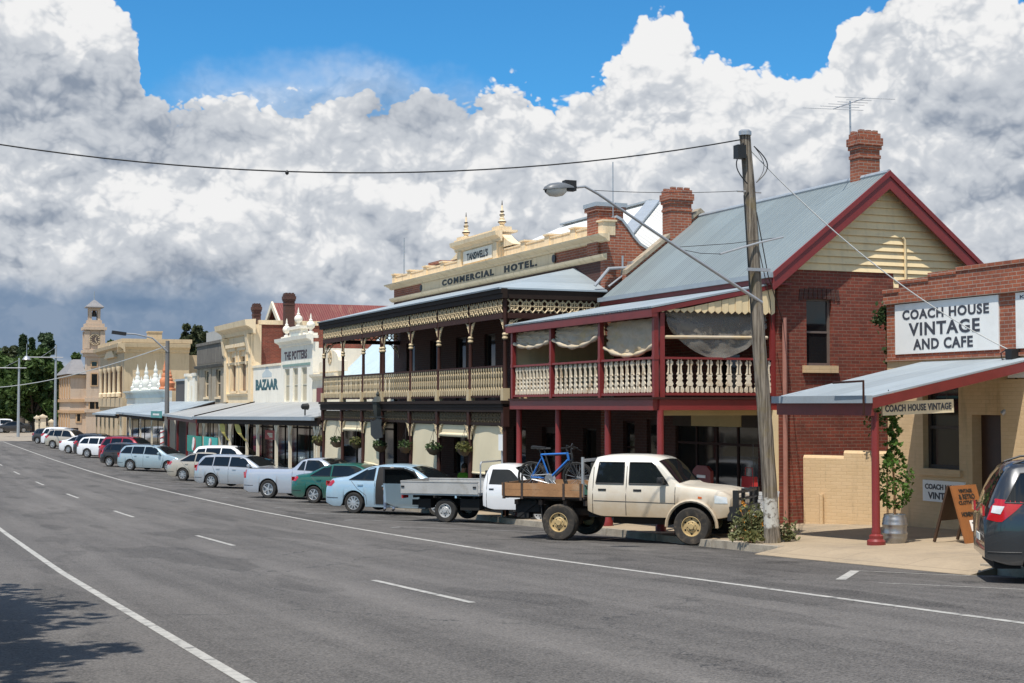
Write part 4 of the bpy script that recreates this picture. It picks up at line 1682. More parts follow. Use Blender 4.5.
for i, yy in enumerate(HP + xtra):
    zg = gz(XP + .05, yy)
    q = MB()
    q.lathe([(.10, HF + .02), (.10, HF + .3), (.065, HF + .36), (.055, LZ0 - 1.0)], (XP, yy, 0), 10)
    q.lathe([(.055, LZ0 - 1.0), (.05, VTop - .30)], (XP, yy, 0), 10)
    pc = q.build('post', m_maroon, hotel, 40)
    q = MB()
    q.lathe([(.058, LZ0 - .72), (.085, LZ0 - .69), (.085, LZ0 - .66), (.06, LZ0 - .63), (.09, LZ0 - .58), (.058, LZ0 - .53)], (XP, yy, 0), 10)
    q.build('capital', m_lace, pc, 40)
    MB().box(XP - .10, XP + .10, yy - .10, yy + .10, HF + .0, HF + .34).build('plinth', m_lace, pc)
    q = MB()
    q.lathe([(.11, zg), (.11, zg + .25), (.075, zg + .32), (.06, HF - .7)], (XP, yy, 0), 10)
    q.box(XP - .09, XP + .09, yy - .09, yy + .09, HF - .72, HF - .16)
    q.build('post', m_maroon, hotel, 40)
# floor edge, beam, lower lace
fb = MB()
fb.box(XP - .16, XF, HY0 - .1, HY1 + .1, HF - .09, HF)
fb.box(XP - .10, XP + .04, HY0 - .06, HY1 + .06, HF - .32, HF - .091)
fb.box(XP - .13, XP + .07, HY0 - .08, HY1 + .08, HF - .18, HF - .14)
fb.build('floor_beam', m_dkbrown, hotel)
for i in range(7):
    a, b_ = HP[i + 1] + .09, HP[i] - .09
    l = MB()
    lace_panel(l, 'y', a, b_, HF - .62, HF - .34, XP, t=.02)
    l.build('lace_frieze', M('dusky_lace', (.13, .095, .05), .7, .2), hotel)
    r = MB()
    r.box(XP - .045, XP + .045, a - .0, b_ + .0, HF - .70, HF - .62)
    r.build('frieze_rail', m_dkbrown, hotel)
    for yy, s_ in ((a, 1), (b_, -1)):
        bk = MB()
        bracket(bk, 'y', yy, s_, HF - .70, .34, XP - .02, t=.026)
        bk.build('lace_bracket', m_lace, hotel)
    r = MB()
    r.box(XP - .05, XP + .05, a - .03, b_ + .03, HR - .05, HR)
    r.box(XP - .035, XP + .035, a - .03, b_ + .03, HF + .09, HF + .14)
    ro = r.build('rail', m_maroon, hotel)
    bl = MB()
    n = 13
    for k_ in range(n):
        c = a + (b_ - a) * (k_ + .5) / n
        h = HR - .05 - HF - .14
        z = HF + .14
        pr = [(.03, 0), (.05, .04), (.058, .2), (.02, .3), (.04, .42), (.036, .55), (.018, .62), (.044, .78), (.02, .85), (.042, .95), (.04, 1)]
        poly = [(c + u, z + t * h) for u, t in pr] + [(c - u, z + t * h) for u, t in reversed(pr)]
        bl.prism(poly, 'x', XP - .040, XP - .012)
    bl.build('balustrade', m_lace, ro)
for yy in (HP[0],):
    r = MB()
    r.box(XP + .1, XF, yy - .05, yy + .05, HR - .05, HR)
    ro = r.build('rail', m_maroon, hotel)
    bl = MB()
    for k_ in range(15):
        c = XP + .2 + (XF - XP - .3) * k_ / 14
        bl.box(c - .045, c + .045, yy - .014, yy + .014, HF + .1, HR - .05)
    bl.build('balustrade', m_lace, ro)
mw = M('hotel_window_frame', (.06, .04, .03), .5, .2)
for a, b_ in ups:
    window_x(hotel, XF + .02, b_, a, HF + .05, HF + 2.3, mw, name='window')
for a, b_, d in dns:
    if d:
        q = MB()
        q.box(XF + .1, XF + .16, b_, a, hgz, HF - .8)
        do_ = q.build('door', m_door, hotel)
        MB().box(XF + .085, XF + .099, b_ + .15, a - .15, hgz + 1.0, HF - 1.0).build('pane', m_glass, do_)
    else:
        window_x(hotel, XF + .02, b_, a, hgz + .8, HF - .8, mw)
# canvas sun blinds between the lower posts: (bay, foot on the viewer's left, foot on the right)
for i, zl, zr in ((0, 459, 461), (2, 463, 466.5), (4, 466.5, 470.5), (6, 473.5, 475.5)):
    a, b_ = HP[i + 1] + .10, HP[i] - .10
    q = MB()
    n = 12
    vs, fs = [], []
    zA = ax([331, 0, 371, 0, 417, 0, 480][i], zl, XP).z
    zB = ax([331, 0, 380, 0, 434, 0, 500][i], zr, XP).z
    for s in (0, 1):
        vs, fs = [], []
        for j in range(5):
            for k_ in range(n + 1):
                u = k_ / n
                zt = HF - .72
                z0 = zA + (zB - zA) * u
                z = zt + (z0 - zt) * j / 4
                vs.append((XP + .03 + .014 * sin(u * 9 + j) + s * .012, b_ + (a - b_) * u, z))
        for j in range(4):
            for k_ in range(n):
                fs.append((j * (n + 1) + k_, j * (n + 1) + k_ + 1, (j + 1) * (n + 1) + k_ + 1, (j + 1) * (n + 1) + k_))
        q.add(vs, fs)
    q.tube([(XP + .035, b_, zA), (XP + .035, a, zB)], .035, 8)
    q.build('canvas_blind', m_blind, hotel, 50)
for i in (1, 5):
    a, b_ = HP[i + 1] + .10, HP[i] - .10
    q = MB()
    q.box(XP + .01, XP + .025, a, b_, HF - 1.0, HF - .72)
    q.tube([(XP + .02, a, HF - 1.02), (XP + .02, b_, HF - 1.02)], .06, 8)
    q.build('canvas_blind', m_blind, hotel, 50)
# plinth boards under the blinds
# lantern and black board on the post
ly = HP[3] + .14
q = MB()
lx = XP - .16
lz = ax(384, 399, lx).z
q.tube([(XP - .1, ly, lz - .1), (lx, ly, lz - .15)], .02, 6)
q.lathe([(.05, lz - .75), (.13, lz - .62), (.20, lz - .12), (.24, lz - .10), (.12, lz + .06), (.05, lz + .10), (.07, lz + .16), (.01, lz + .3)], (lx, ly, 0), 6)
q.build('lantern', M('verdigris_dark', (.045, .05, .045), .5, .3), hotel, 30)
q = MB()
bz = ax(380, 429, XP - .2).z
q.prism([(ly - .75, bz - .28), (ly + .1, bz - .36), (ly + .55, bz - .22), (ly + .6, bz + .3), (ly + .2, bz + .26), (ly - .2, bz + .38), (ly - .7, bz + .32), (ly - .62, bz + .1)], 'x', XP - .24, XP - .20)
q.box(XP - .26, XP - .18, ly - .8, ly + .65, bz + .39, bz + .42)
q.box(XP - .24, XP - .20, ly - .5, ly - .44, bz + .3, bz + .40)
q.tube([(XP - .05, ly - .3, bz + .44), (XP - .22, ly - .5, bz + .44)], .02, 6)
hs = tag(q.build('hanging_sign', m_black), 'black hanging pub sign on a bracket under the iron lantern', 'sign')

# hanging baskets
m_leafA = leafmat('basket_leaf', (.05, .07, .018), (.19, .17, .06), 6)
m_leafB = leafmat('basket_leaf_dark', (.03, .06, .018), (.085, .12, .045), 6)
m_coir = M('coir', (.10, .065, .035), .95, .3, 8)


def leaf_cloud(mb, pts, size, rnd, elong=1.6, droop=0.0):
    for p in pts:
        d = Vector((rnd.uniform(-1, 1), rnd.uniform(-1, 1), rnd.uniform(-.8, .8) - droop)).normalized()
        e = d.cross(Vector((rnd.uniform(-1, 1), rnd.uniform(-1, 1), rnd.uniform(-1, 1)))).normalized()
        s = size * rnd.uniform(.6, 1.3)
        p = Vector(p)
        mb.add([p - d * s * elong * .5, p + e * s * .5, p + d * s * elong * .5, p - e * s * .5], [(0, 1, 2, 3)])


def basket(px, py, label, dense, X=XP - .12):
    rnd = random.Random(int(px))
    c = ax(px, py, X)
    t = thing('hanging_basket', label, 'hanging basket', (c.x, c.y, c.z - .18), group='hanging baskets along the verandah')
    q = MB()
    q.lathe([(.02, -.20), (.14, -.16), (.22, -.06), (.24, .02), (.22, .02), (.18, -.02), (.0, -.02)], c, 14)
    q.build('bowl', m_coir, t, 40)
    q = MB()
    for k_ in range(3):
        an = k_ * 2.1
        q.tube([(c.x + .25 * cos(an), c.y + .25 * sin(an), c.z + .02), (c.x, c.y, c.z + .62)], .006, 4)
    q.tube([(c.x, c.y, c.z + .62), (c.x, c.y, max(c.z + 1.1, HF - .72))], .006, 4)
    q.build('chain', m_black, t)
    q = MB()
    pts = []
    for k_ in range(dense):
        an, rr = rnd.uniform(0, 2 * pi), .25 * sqrt(rnd.random())
        pts.append((c.x + rr * cos(an), c.y + rr * sin(an) * 1.1, c.z + .03 + rnd.uniform(-.10, .20) * (1.2 - rr * 2)))
    leaf_cloud(q, pts, .075, rnd)
    q.build('foliage', m_leafB if dense < 200 else m_leafA, t)


basket(337, 442.5, 'hanging basket before the farthest cream blind of the hotel', 120)
basket(357, 443.5, 'bushy hanging basket before the open bay beside the farthest blind', 260)
basket(380, 446.5, 'hanging basket below the black pub sign', 130)
basket(406, 447.5, 'hanging basket in the dark open bay right of the lantern', 140)
basket(434, 449, 'hanging basket before the third cream blind of the hotel', 150)
basket(465, 449.5, 'bushy hanging basket in the open bay above the green shirted person', 280)

# thin mast on the parapet and on the chimney end
q = MB()
mp = ax(404, 276, XF + .2)
q.tube([(XF + .2, mp.y, zpt - .2), (XF + .2, mp.y, ax(404, 238, XF + .2).z)], .022, 6)
tag(q.build('mast', m_galv), 'thin bare mast standing on the far end of the hotel parapet', 'mast')
q = MB()
mp = ay(613, 212, PYA + .1)
q.tube([(mp.x, PYA + .1, zpt - .1), (mp.x, PYA + .1, ay(612.5, 162, PYA + .1).z)], .016, 6)
tag(q.build('mast', m_galv), 'thin white aerial pole beside the small capped hotel chimney', 'mast')
# rain head and pipes on the near end of the hotel
q = MB()
a_ = ay(634, 266, PYA - .12)
q.box(a_.x - .16, a_.x + .16, PYA - .26, PYA - .01, a_.z - .12, a_.z + .12)
q.tube([(a_.x - .1, PYA - .12, a_.z - .05), (ay(607, 269, PYA).x, PYA - .12, ay(607, 269, PYA).z), (ay(593, 286, PYA).x, PYA - .12, ay(593, 286, PYA).z)], .05, 8)
q.tube([(ay(621, 256, PYA).x, PYA - .1, ay(621, 256, PYA).z), (ay(621, 276, PYA).x, PYA - .1, ay(621, 276, PYA).z), (ay(607, 286, PYA).x, PYA - .1, ay(607, 287, PYA).z)], .035, 8)
q.build('rain_pipe', m_galv, hotel, 40)

# ================================================================== SHOPS FURTHER DOWN THE STREET
def YF(px, X=None):
    return ax(px, 380, X or XF).y


def ZF(px, py, X=None):
    return ax(px, py, X or XF).z


def shop_root(name, label, cat, ya, yb):
    return thing(name, label, cat, (XF + 3, (ya + yb) / 2, gz(XF, (ya + yb) / 2) - .2))


def front_wall(root, mat, ya, yb, ztop, holes=(), depth=8.0, zside=None, sidemat=None):
    w = MB()
    zb = gz(XF, ya) - 1.5
    holes_x(w, XF, XF + .3, min(ya, yb), max(ya, yb), zb, ztop, holes)
    o = w.build('wall', mat, root)
    zs = zside if zside is not None else ztop - .3
    s = MB()
    y0, y1 = min(ya, yb), max(ya, yb)
    s.box(XF + .302, XF + depth, y0, y0 + .25, zb, zs)
    s.box(XF + .302, XF + depth, y1 - .25, y1, zb, zs)
    s.box(XF + depth - .25, XF + depth, y0 + .25, y1 - .25, zb, zs)
    s.box(XF + .302, XF + depth - .25, y0 + .25, y1 - .25, zs - .35, zs - .25)
    s.build('side_wall', sidemat or mat, root)
    return o


def shopfront(root, ya, yb, z0, z1, n, frame):
    """recessed ground-floor glazing: frame > pane, door"""
    y0, y1 = min(ya, yb), max(ya, yb)
    f = MB()
    for i in range(n + 1):
        yy = y0 + (y1 - y0) * i / n
        f.box(XF - .06, XF - .002, yy - .05, yy + .05, z0, z1)
    f.box(XF - .065, XF - .003, y0, y1, z0, z0 + .5)
    f.box(XF - .065, XF - .003, y0, y1, z1 - .5, z1 - .42)
    fo = f.build('shopfront', frame, root)
    MB().box(XF - .03, XF - .004, y0, y1, z0 + .5, z1).build('pane', m_glass, fo)


def street_verandah(root, ya, yb, n, zg_a, zg_b, ztop_a, ztop_b, mroof, mpost, mfas, xp=XP, pw=.11, xe=None, skew=None):
    """posted footpath verandah; a is the near end, b the far end"""
    X2 = (xe or XF) - .002
    r = MB()
    r.slab([(xp - .25, ya, zg_a), (xp - .25, yb, zg_b), (X2, yb, ztop_b), (X2, ya, ztop_a)], .04)
    r.build('verandah_roof', mroof, root)
    g = MB()
    g.hexa([(xp - .34, ya, zg_a - .13), (xp - .24, ya, zg_a - .13), (xp - .24, yb, zg_b - .13), (xp - .34, yb, zg_b - .13),
            (xp - .34, ya, zg_a + .01), (xp - .24, ya, zg_a + .01), (xp - .24, yb, zg_b + .01), (xp - .34, yb, zg_b + .01)])
    g.build('gutter', m_gut, root)
    f = MB()
    f.hexa([(xp - .1, ya, zg_a - .32), (xp + .02, ya, zg_a - .32), (xp + .02, yb, zg_b - .32), (xp - .1, yb, zg_b - .32),
            (xp - .1, ya, zg_a - .04), (xp + .02, ya, zg_a - .04), (xp + .02, yb, zg_b - .04), (xp - .1, yb, zg_b - .04)])
    for yy, zz, zt in ((ya, zg_a, ztop_a), (yb, zg_b, ztop_b)):
        f.hexa([(xp - .1, yy - .03, zz - .30), (X2, yy - .03, zt - .26), (X2, yy + .03, zt - .26), (xp - .1, yy + .03, zz - .30),
                (xp - .1, yy - .03, zz - .05), (X2, yy - .03, zt - .06), (X2, yy + .03, zt - .06), (xp - .1, yy + .03, zz - .05)])
    f.build('fascia', mfas, root)
    for i in range(n):
        t = (i + .02) / (n - 1 + .04)
        yy = ya + (yb - ya) * t
        zz = zg_a + (zg_b - zg_a) * t - .3
        z0 = gz(xp, yy)
        p = MB()
        p.box(xp - pw / 2, xp + pw / 2, yy - pw / 2, yy + pw / 2, z0, zz)
        p.box(xp - pw * .75, xp + pw * .75, yy - pw * .75, yy + pw * .75, z0, z0 + .25)
        for s in (-1, 1):
            p.hexa([(xp - .03, yy + s * pw * .5, zz - .38), (xp + .03, yy + s * pw * .5, zz - .38), (xp + .03, yy + s * (pw * .5 + .03), zz - .38), (xp - .03, yy + s * (pw * .5 + .03), zz - .38),
                    (xp - .03, yy + s * pw * .5, zz), (xp + .03, yy + s * pw * .5, zz), (xp + .03, yy + s * .34, zz), (xp - .03, yy + s * .34, zz)])
        p.build('post', mpost, root)


# ---- low cream shop next to the hotel, blue iron roof behind its parapet
ya, yb = 57.35, YF(338)
za = ZF(370, 376)
s1 = shop_root('cream_shop', 'low cream shop with plain parapet and pale blue iron roof beside the hotel', 'shop', ya, yb)
front_wall(s1, m_cream2, ya, yb, za, zside=za - .4)
q = MB()
q.box(XF - .06, XF + .36, ya, yb, za, za + .09)
q.build('coping', m_cream2, s1)
q = MB()
zr = ax(345, 335, XF + 4).z
q.slab([(XF + .4, ya, za - .1), (XF + .4, yb + 2, za - .1), (XF + 4.5, yb + 2, zr + 1.2), (XF + 4.5, ya, zr + 1.2)], .05)
q.build('roof', M('pale_blue_roof', (.46, .56, .60), .55, .12, 1.5, 0), s1)
# ---- cream shop with curved rosette parapet
ya, yb = YF(338), YF(313)
zc1 = ZF(326, 372)
s2 = shop_root('rosette_shop', 'cream shop with round topped parapet bearing a rosette, dark red door panel', 'shop', ya, yb)
front_wall(s2, m_cream2, ya, yb, zc1)
q = MB()
cornice(q, XF, ya, yb, zc1 - .35, .9, ret=False)
yc = YF(331)
hw = 1.9
zr0, zr1 = zc1, ZF(331, 350)
poly = [(yc - hw, zr0), (yc - hw, zr0 + .45)]
for i in range(13):
    t = pi - pi * i / 12
    poly.append((yc + hw * .72 * cos(t), zr0 + .5 + (zr1 - zr0 - .5) * sin(t)))
poly += [(yc + hw, zr0 + .45), (yc + hw, zr0)]
q.prism(poly, 'x', XF - .05, XF + .25)
q.build('parapet', m_cream2, s2)
q = MB()
q.lathe([(.34, -.07), (.34, -.05), (.24, -.05), (.1, -.09), (.0, -.09)], (XF, yc, (zr0 + zr1) / 2 + .15), 14, 'x')
for k_ in range(8):
    q.tube([(XF - .07, yc, (zr0 + zr1) / 2 + .15), (XF - .07, yc + .3 * cos(k_ * pi / 4), (zr0 + zr1) / 2 + .15 + .3 * sin(k_ * pi / 4))], .03, 4)
q.build('rosette', m_tan, s2)
q = MB()
q.box(XF - .05, XF - .002, YF(323), YF(317.5), ZF(320, 405), ZF(320, 388))
q.build('red_panel', m_red, s2)

# ---- the potters' shop
ya, yb = YF(312.5), YF(281)
zt = ZF(297, 344)
s3 = shop_root('parapet_shop', 'ivory shop with three urns on its stepped parapet lettered THE POTTERS', 'shop', ya, yb)
wins = []
for a, b_ in ((284.5, 289.5), (292.8, 297.8), (301.2, 306.8)):
    wins.append((YF(b_), YF(a), ZF(295, 401.5), ZF(295, 368)))
front_wall(s3, m_ivory, ya, yb, zt, [w_ for w_ in wins])
for w_ in wins:
    window_x(s3, XF, w_[0], w_[1], w_[2], w_[3], M('pale_sash', (.55, .52, .42), .5, .1), rows=2, sill=m_ivory, glass=M('drawn_curtain', (.46, .40, .29), .8, .2, 2))
q = MB()
q.box(XF - .03, XF - .001, ya + .4, yb - .4, ZF(296, 368) + .1, ZF(296, 368) + .22)
q.build('hood_mould', M('sage_trim', (.20, .30, .26), .6, .15), s3)
q = MB()
cornice(q, XF, ya + .25, yb - .25, zt - .1, 1.5)
zp = ZF(297, 344) + .35
stp = [(.0, 1.0), (.22, 2.3), (.36, 3.4)]
yc, hl = (ya + yb) / 2, (yb - ya) / 2
zt2 = ZF(297, 327.5)
zt3 = ZF(297, 333)
q.box(XF - .05, XF + .3, ya + .3, yb - .3, zp, zt3 - .35)
q.box(XF - .10, XF + .35, ya + .25, yb - .25, zt3 - .35, zt3 - .22)
for s in (-1, 1):
    poly = [(yc + s * 1.1, zt3 - .25)]
    for i in range(9):
        t = i / 8
        poly.append((yc + s * (1.1 + 1.6 * t), zt3 - .24 + (zt2 - zt3) * .9 * (1 - t) ** 2))
    poly.append((yc + s * 2.7, zt3 - .25))
    q.prism(poly, 'x', XF, XF + .25)
    q.box(XF - .12, XF + .36, yc + s * (hl - .75) - .35, yc + s * (hl - .75) + .35, zp, zt3 - .1)
q.box(XF - .08, XF + .3, yc - 1.15, yc + 1.15, zp, zt2 - .1)
q.box(XF - .16, XF + .38, yc - 1.3, yc + 1.3, zt2 - .1, zt2 + .05)
po = q.build('parapet', m_ivory, s3)
MB().box(XF - .11, XF - .081, yc - .75, yc + .75, zt3 - .5, zt2 - .3).build('date_panel', M('grey_panel', (.42, .46, .44), .7, .1), po)
for yy, zz in ((yc, zt2 + .05), (yc + hl - .75, zt3 - .1), (yc - hl + .75, zt3 - .1)):
    q = MB()
    urn(q, XF + .1, yy, zz, .74)
    q.build('urn', m_ivory, po, 40)
q = MB()
put_text(q, 'THE POTTERS', (XF - .004, (YF(282.5) + YF(309)) / 2, ZF(296, 355)), (0, -1, 0), (0, 0, 1), YF(283.5) - YF(306), .44, bold=.04, spacing=1.1)
q.build('lettering', M('plum_lettering', (.09, .03, .035), .6, .1), s3)

# ---- the bazaar wall
ya, yb = YF(281), YF(253)
zt = (ZF(254, 369) + ZF(281, 364)) / 2
s4 = shop_root('bazaar_shop', 'plain ivory shop wall painted with the word BAZAAR', 'shop', ya, yb)
front_wall(s4, m_ivory, ya, yb, zt)
q = MB()
q.box(XF - .05, XF + .33, ya + .01, yb - .01, zt, zt + .12)
q.build('coping', m_cream2, s4)
q = MB()
put_text(q, 'BAZAAR', (XF - .004, (YF(255.5) + YF(278.5)) / 2, (ZF(255, 386) + ZF(278, 383)) / 2), (0, -1, 0), (0, 0, 1), YF(256) - YF(278.5), ZF(267, 380) - ZF(267, 391), bold=.06)
q.build('lettering', m_teal, s4)
q = MB()
yy, zz = YF(267), ZF(267, 373.5)
q.prism([(yy - 1.1, zz - .2), (yy + 1.1, zz - .2), (yy + 1.1, zz), (yy + .5, zz + .15), (yy, zz + .5), (yy - .5, zz + .15), (yy - 1.1, zz)], 'x', XF - .006, XF - .001)
q.build('painted_emblem', M('faded_blue_paint', (.50, .55, .55), .7, .1), s4)

# ---- red iron roofed building behind
ry = YF(300)
rp = ax(300, 303, XF + 9)
s5 = thing('red_roofed_hall', 'hall with a rusty red iron roof and gable vent behind the parapet shops', 'building', (ay(330, 400, 93).x, 93, gz(XF, 93)))
RY = 93.0
ra, rb = ay(272, 305, RY), ay(400, 304, RY)
zr = (ra.z + rb.z) / 2
ze = zr - 4.0
q = MB()
q.slab([(ra.x, RY - 6, ze), (rb.x + 4, RY - 6, ze), (rb.x + 4, RY, zr), (ra.x, RY, zr)], .06)
q.slab([(ra.x, RY + 6, ze), (rb.x + 4, RY + 6, ze), (rb.x + 4, RY, zr - .002), (ra.x, RY, zr - .002)], .06)
q.build('roof', m_iron_redx, s5)
q = MB()
for sg in (-1, 1):
    q.hexa([(ra.x - .06, RY + sg * 6.2, ze - .35), (ra.x - .06, RY, zr - .3), (ra.x + .06, RY, zr - .3), (ra.x + .06, RY + sg * 6.2, ze - .35),
            (ra.x - .06, RY + sg * 6.2, ze + .05), (ra.x - .06, RY, zr + .08), (ra.x + .06, RY, zr + .08), (ra.x + .06, RY + sg * 6.2, ze + .05)])
q.build('bargeboard', m_cream2, s5)
q = MB()
q.box(ra.x + .4, rb.x + 3.6, RY - 5.6, RY + 5.6, gz(XF, RY) - 1, ze)
q.prism([(RY - 5.6, ze), (RY, zr - .15), (RY + 5.6, ze)], 'x', ra.x + .35, ra.x + .6)
q.build('wall', m_brickdark, s5)

# ---- two-storey cream building with bracketed cornice and brick side
ya, yb = YF(253), YF(226)
zt = (ZF(228, 334) + ZF(252, 322)) / 2
s6 = shop_root('cornice_building', 'two storey cream building with heavy cornice, two tall windows and red brick side', 'building', ya, yb)
wins = []
for a, b_ in ((231.5, 236.2), (241, 246.5)):
    wins.append((YF(b_), YF(a), ZF(238, 391), ZF(238, 357)))
front_wall(s6, m_cream, ya, yb, zt - .2, wins, depth=9, zside=zt + .05, sidemat=m_brick)
for w_ in wins:
    window_x(s6, XF + .05, w_[0], w_[1], w_[2], w_[3], M('brown_sash', (.16, .09, .055), .5, .2), rows=2, sill=m_cream, glass=M('amber_blind', (.30, .19, .11), .8, .2, 2))
q = MB()
cornice(q, XF, ya, yb, zt - .5, 2.6)
q.sweep([(0, 0), (.08, 0), (.12, .12), (0, .14)], (XF, ya, zt - 2.1), (XF, yb, zt - 2.1), (-1, 0, 0))
q.sweep([(0, 0), (.08, 0), (.12, .12), (0, .14)], (XF, ya, ZF(238, 396)), (XF, yb, ZF(238, 396)), (-1, 0, 0))
for yy in (ya + .35, yb - .35):
    q.box(XF - .14, XF - .001, yy - .34, yy + .34, ZF(238, 402), zt - .5)
    q.hexa([(XF - .25, yy - .25, zt - 1.5), (XF - .001, yy - .25, zt - 1.9), (XF - .001, yy + .25, zt - 1.9), (XF - .25, yy + .25, zt - 1.5),
            (XF - .38, yy - .25, zt - .5), (XF - .001, yy - .25, zt - .5), (XF - .001, yy + .25, zt - .5), (XF - .38, yy + .25, zt - .5)])
for w_ in wins:
    q.box(XF - .18, XF - .001, w_[0] - .4, w_[1] + .4, w_[3] + .35, w_[3] + .55)
    q.box(XF - .28, XF - .001, w_[0] - .55, w_[1] + .55, w_[3] + .55, w_[3] + .75)
    for yy in (w_[0] - .25, w_[1] + .25):
        q.box(XF - .12, XF - .001, yy - .16, yy + .16, w_[3] - .5, w_[3] + .35)
        q.box(XF - .06, XF - .001, yy - .12, yy + .12, w_[2], w_[3] - .5)
q.build('cornice', m_cream, s6)
q = MB()
q.box(XF + .31, XF + 9.05, ya - .06, ya + .3, zt + .051, zt + .3)
q.box(XF - .001, XF + .45, ya - .05, ya - .001, gz(XF, ya) - 1, zt + .05)
q.build('coping', m_cream, s6)
for px0, px1, pt in ((254.5, 261.5, 304.5), (282, 291.5, 295)):
    X0 = ay(px0, 300, ya + .2).x
    X1 = ay(px1, 300, ya + .2).x
    chimney(s6, 'chimney', X0, X1, ya - .02 + (.35 if px0 < 270 else -.55), ya + .5 + (.3 if px0 < 270 else -.55), zt - 2, ay((px0 + px1) / 2, pt, ya + .3).z, m_brickdark)

# ---- weathered grey stone building
ya, yb = YF(226), YF(197)
zt = (ZF(197, 349) + ZF(224, 340)) / 2
s7 = shop_root('stone_building', 'weathered grey stone two storey building with dark stained parapet', 'building', ya, yb)
wins = []
for a, b_ in ((204.5, 208.5), (216, 220.5)):
    wins.append((YF(b_), YF(a), ZF(212, 397), ZF(212, 370)))
front_wall(s7, m_stone, ya, yb, zt - 1.2, wins)
for w_ in wins:
    window_x(s7, XF + .03, w_[0], w_[1], w_[2], w_[3], m_cream, rows=2, sill=m_cream)
q = MB()
q.box(XF - .02, XF + .3, ya, yb, zt - 1.2, zt)
q.sweep([(0, 0), (.18, .05), (.25, .2), (0, .25)], (XF, ya, zt - 1.5), (XF, yb, zt - 1.5), (-1, 0, 0))
q.box(XF - .10, XF + .4, ya, yb, zt, zt + .18)
q.build('parapet', m_stoned, s7)
q = MB()
q.box(XF + .4, XF + .9, ya + .3, yb - 1, zt + .182, zt + .9)
q.build('roof_upstand', M('pale_grey_board', (.42, .41, .38), .8, .15), s7)
for yy in (ya + .5, (ya + yb) / 2, yb - .5):
    MB().box(XF - .05, XF - .001, yy - .22, yy + .22, gz(XF, yy), zt - 1.5).build('pilaster', m_stone, s7)

# ---- small pale parapet shop and dark shed wall beyond it
ya, yb = YF(197) + .02, YF(187)
s8 = shop_root('small_shop', 'small pale shop front with painted panel squeezed beside the grey stone building', 'shop', ya, yb)
zt = ZF(192, 380)
front_wall(s8, m_ivory, ya, yb, zt)
q = MB()
for yy in (ya + .4, yb - .4):
    q.box(XF - .15, XF + .3, yy - .4, yy + .4, ZF(192, 404), zt + .25)
    q.box(XF - .2, XF + .35, yy - .5, yy + .5, zt + .25, zt + .45)
q.build('pier', m_ivory, s8)
MB().box(XF - .03, XF - .001, ya + 1.6, yb - 1.6, ZF(192, 402), ZF(192, 386)).build('painted_panel', m_cream2, s8)
ya, yb = YF(187) + .03, YF(176)
zt = ZF(181, 381)
s9 = shop_root('dark_shop', 'dark grey shop wall between the pale small shop and the town hall', 'shop', ya, yb)
front_wall(s9, M('slate_paint', (.075, .065, .06), .7, .2), ya, yb, zt)
MB().box(XF - .08, XF + .4, ya, yb, zt, zt + .14).build('coping', m_zinc, s9)

# ---- big verandah in front of the potters and bazaar
ya, yb = 57.6, YF(199, XP)
bv = thing('shop_verandah', 'long shared shop verandah with cream posts and dull iron roof before the parapet shops', 'verandah', (XP, (ya + yb) / 2, gz(XP, 70)))
zga, zgb = ZF(321, 417, XP), ZF(199, 416.5, XP)
zta, ztb = ZF(321, 401.5), ZF(249, 402.5)
yfar = YF(249)
pposts = [57.9, *[YF(p_, XP) for p_ in (316, 290.5, 276.8, 258.3, 247.5, 230.5, 220.3, 204.5)]]
r = MB()
yb = YF(199, XP)
r.slab([(XP - .25, ya, zga), (XP - .25, yb, zgb), (XF - .002, yb, ztb), (XF - .002, ya, zta)], .04)
r.build('verandah_roof', m_iron_grey, bv)
g = MB()
g.hexa([(XP - .36, ya, zga - .14), (XP - .24, ya, zga - .14), (XP - .24, yb, zgb - .14), (XP - .36, yb, zgb - .14),
        (XP - .36, ya, zga + .01), (XP - .24, ya, zga + .01), (XP - .24, yb, zgb + .01), (XP - .36, yb, zgb + .01)])
g.build('gutter', m_gut, bv)
f = MB()
f.hexa([(XP - .1, ya, zga - .36), (XP + .02, ya, zga - .36), (XP + .02, yb, zgb - .36), (XP - .1, yb, zgb - .36),
        (XP - .1, ya, zga - .05), (XP + .02, ya, zga - .05), (XP + .02, yb, zgb - .05), (XP - .1, yb, zgb - .05)])
f.hexa([(XP - .25, yb - .03, zgb - .1), (XF, yb - .03, ztb - .1), (XF, yb + .05, ztb - .1), (XP - .25, yb + .05, zgb - .1),
        (XP - .25, yb - .03, zgb + .06), (XF, yb - .03, ztb + .06), (XF, yb + .05, ztb + .06), (XP - .25, yb + .05, zgb + .06)])
f.build('fascia', m_dkbrown, bv)
for yy in pposts:
    z0 = gz(XP, yy)
    t = (yy - ya) / (yb - ya)
    zz = zga + (zgb - zga) * t - .3
    p = MB()
    p.box(XP - .06, XP + .06, yy - .06, yy + .06, z0, zz)
    p.box(XP - .09, XP + .09, yy - .09, yy + .09, z0, z0 + .3)
    for s in (-1, 1):
        p.hexa([(XP - .03, yy + s * .06, zz - .45), (XP + .03, yy + s * .06, zz - .45), (XP + .03, yy + s * .09, zz - .45), (XP - .03, yy + s * .09, zz - .45),
                (XP - .03, yy + s * .06, zz), (XP + .03, yy + s * .06, zz), (XP + .03, yy + s * .42, zz), (XP - .03, yy + s * .42, zz)])
    p.build('post', m_cream2, bv)
for rt_, (a, b_) in ((s2, (57.6, 68)), (s3, (68.3, 78)), (s4, (78.2, 88))):
    shopfront(rt_, a, b_, gz(XF, (a + b_) / 2) + .0, gz(XF, (a + b_) / 2) + 2.9, 4, m_dkbrown)
basket(319, 441, 'hanging basket under the shop verandah beside the hotel', 200)
q = MB()
c = ax(305, 413, XP - .2)
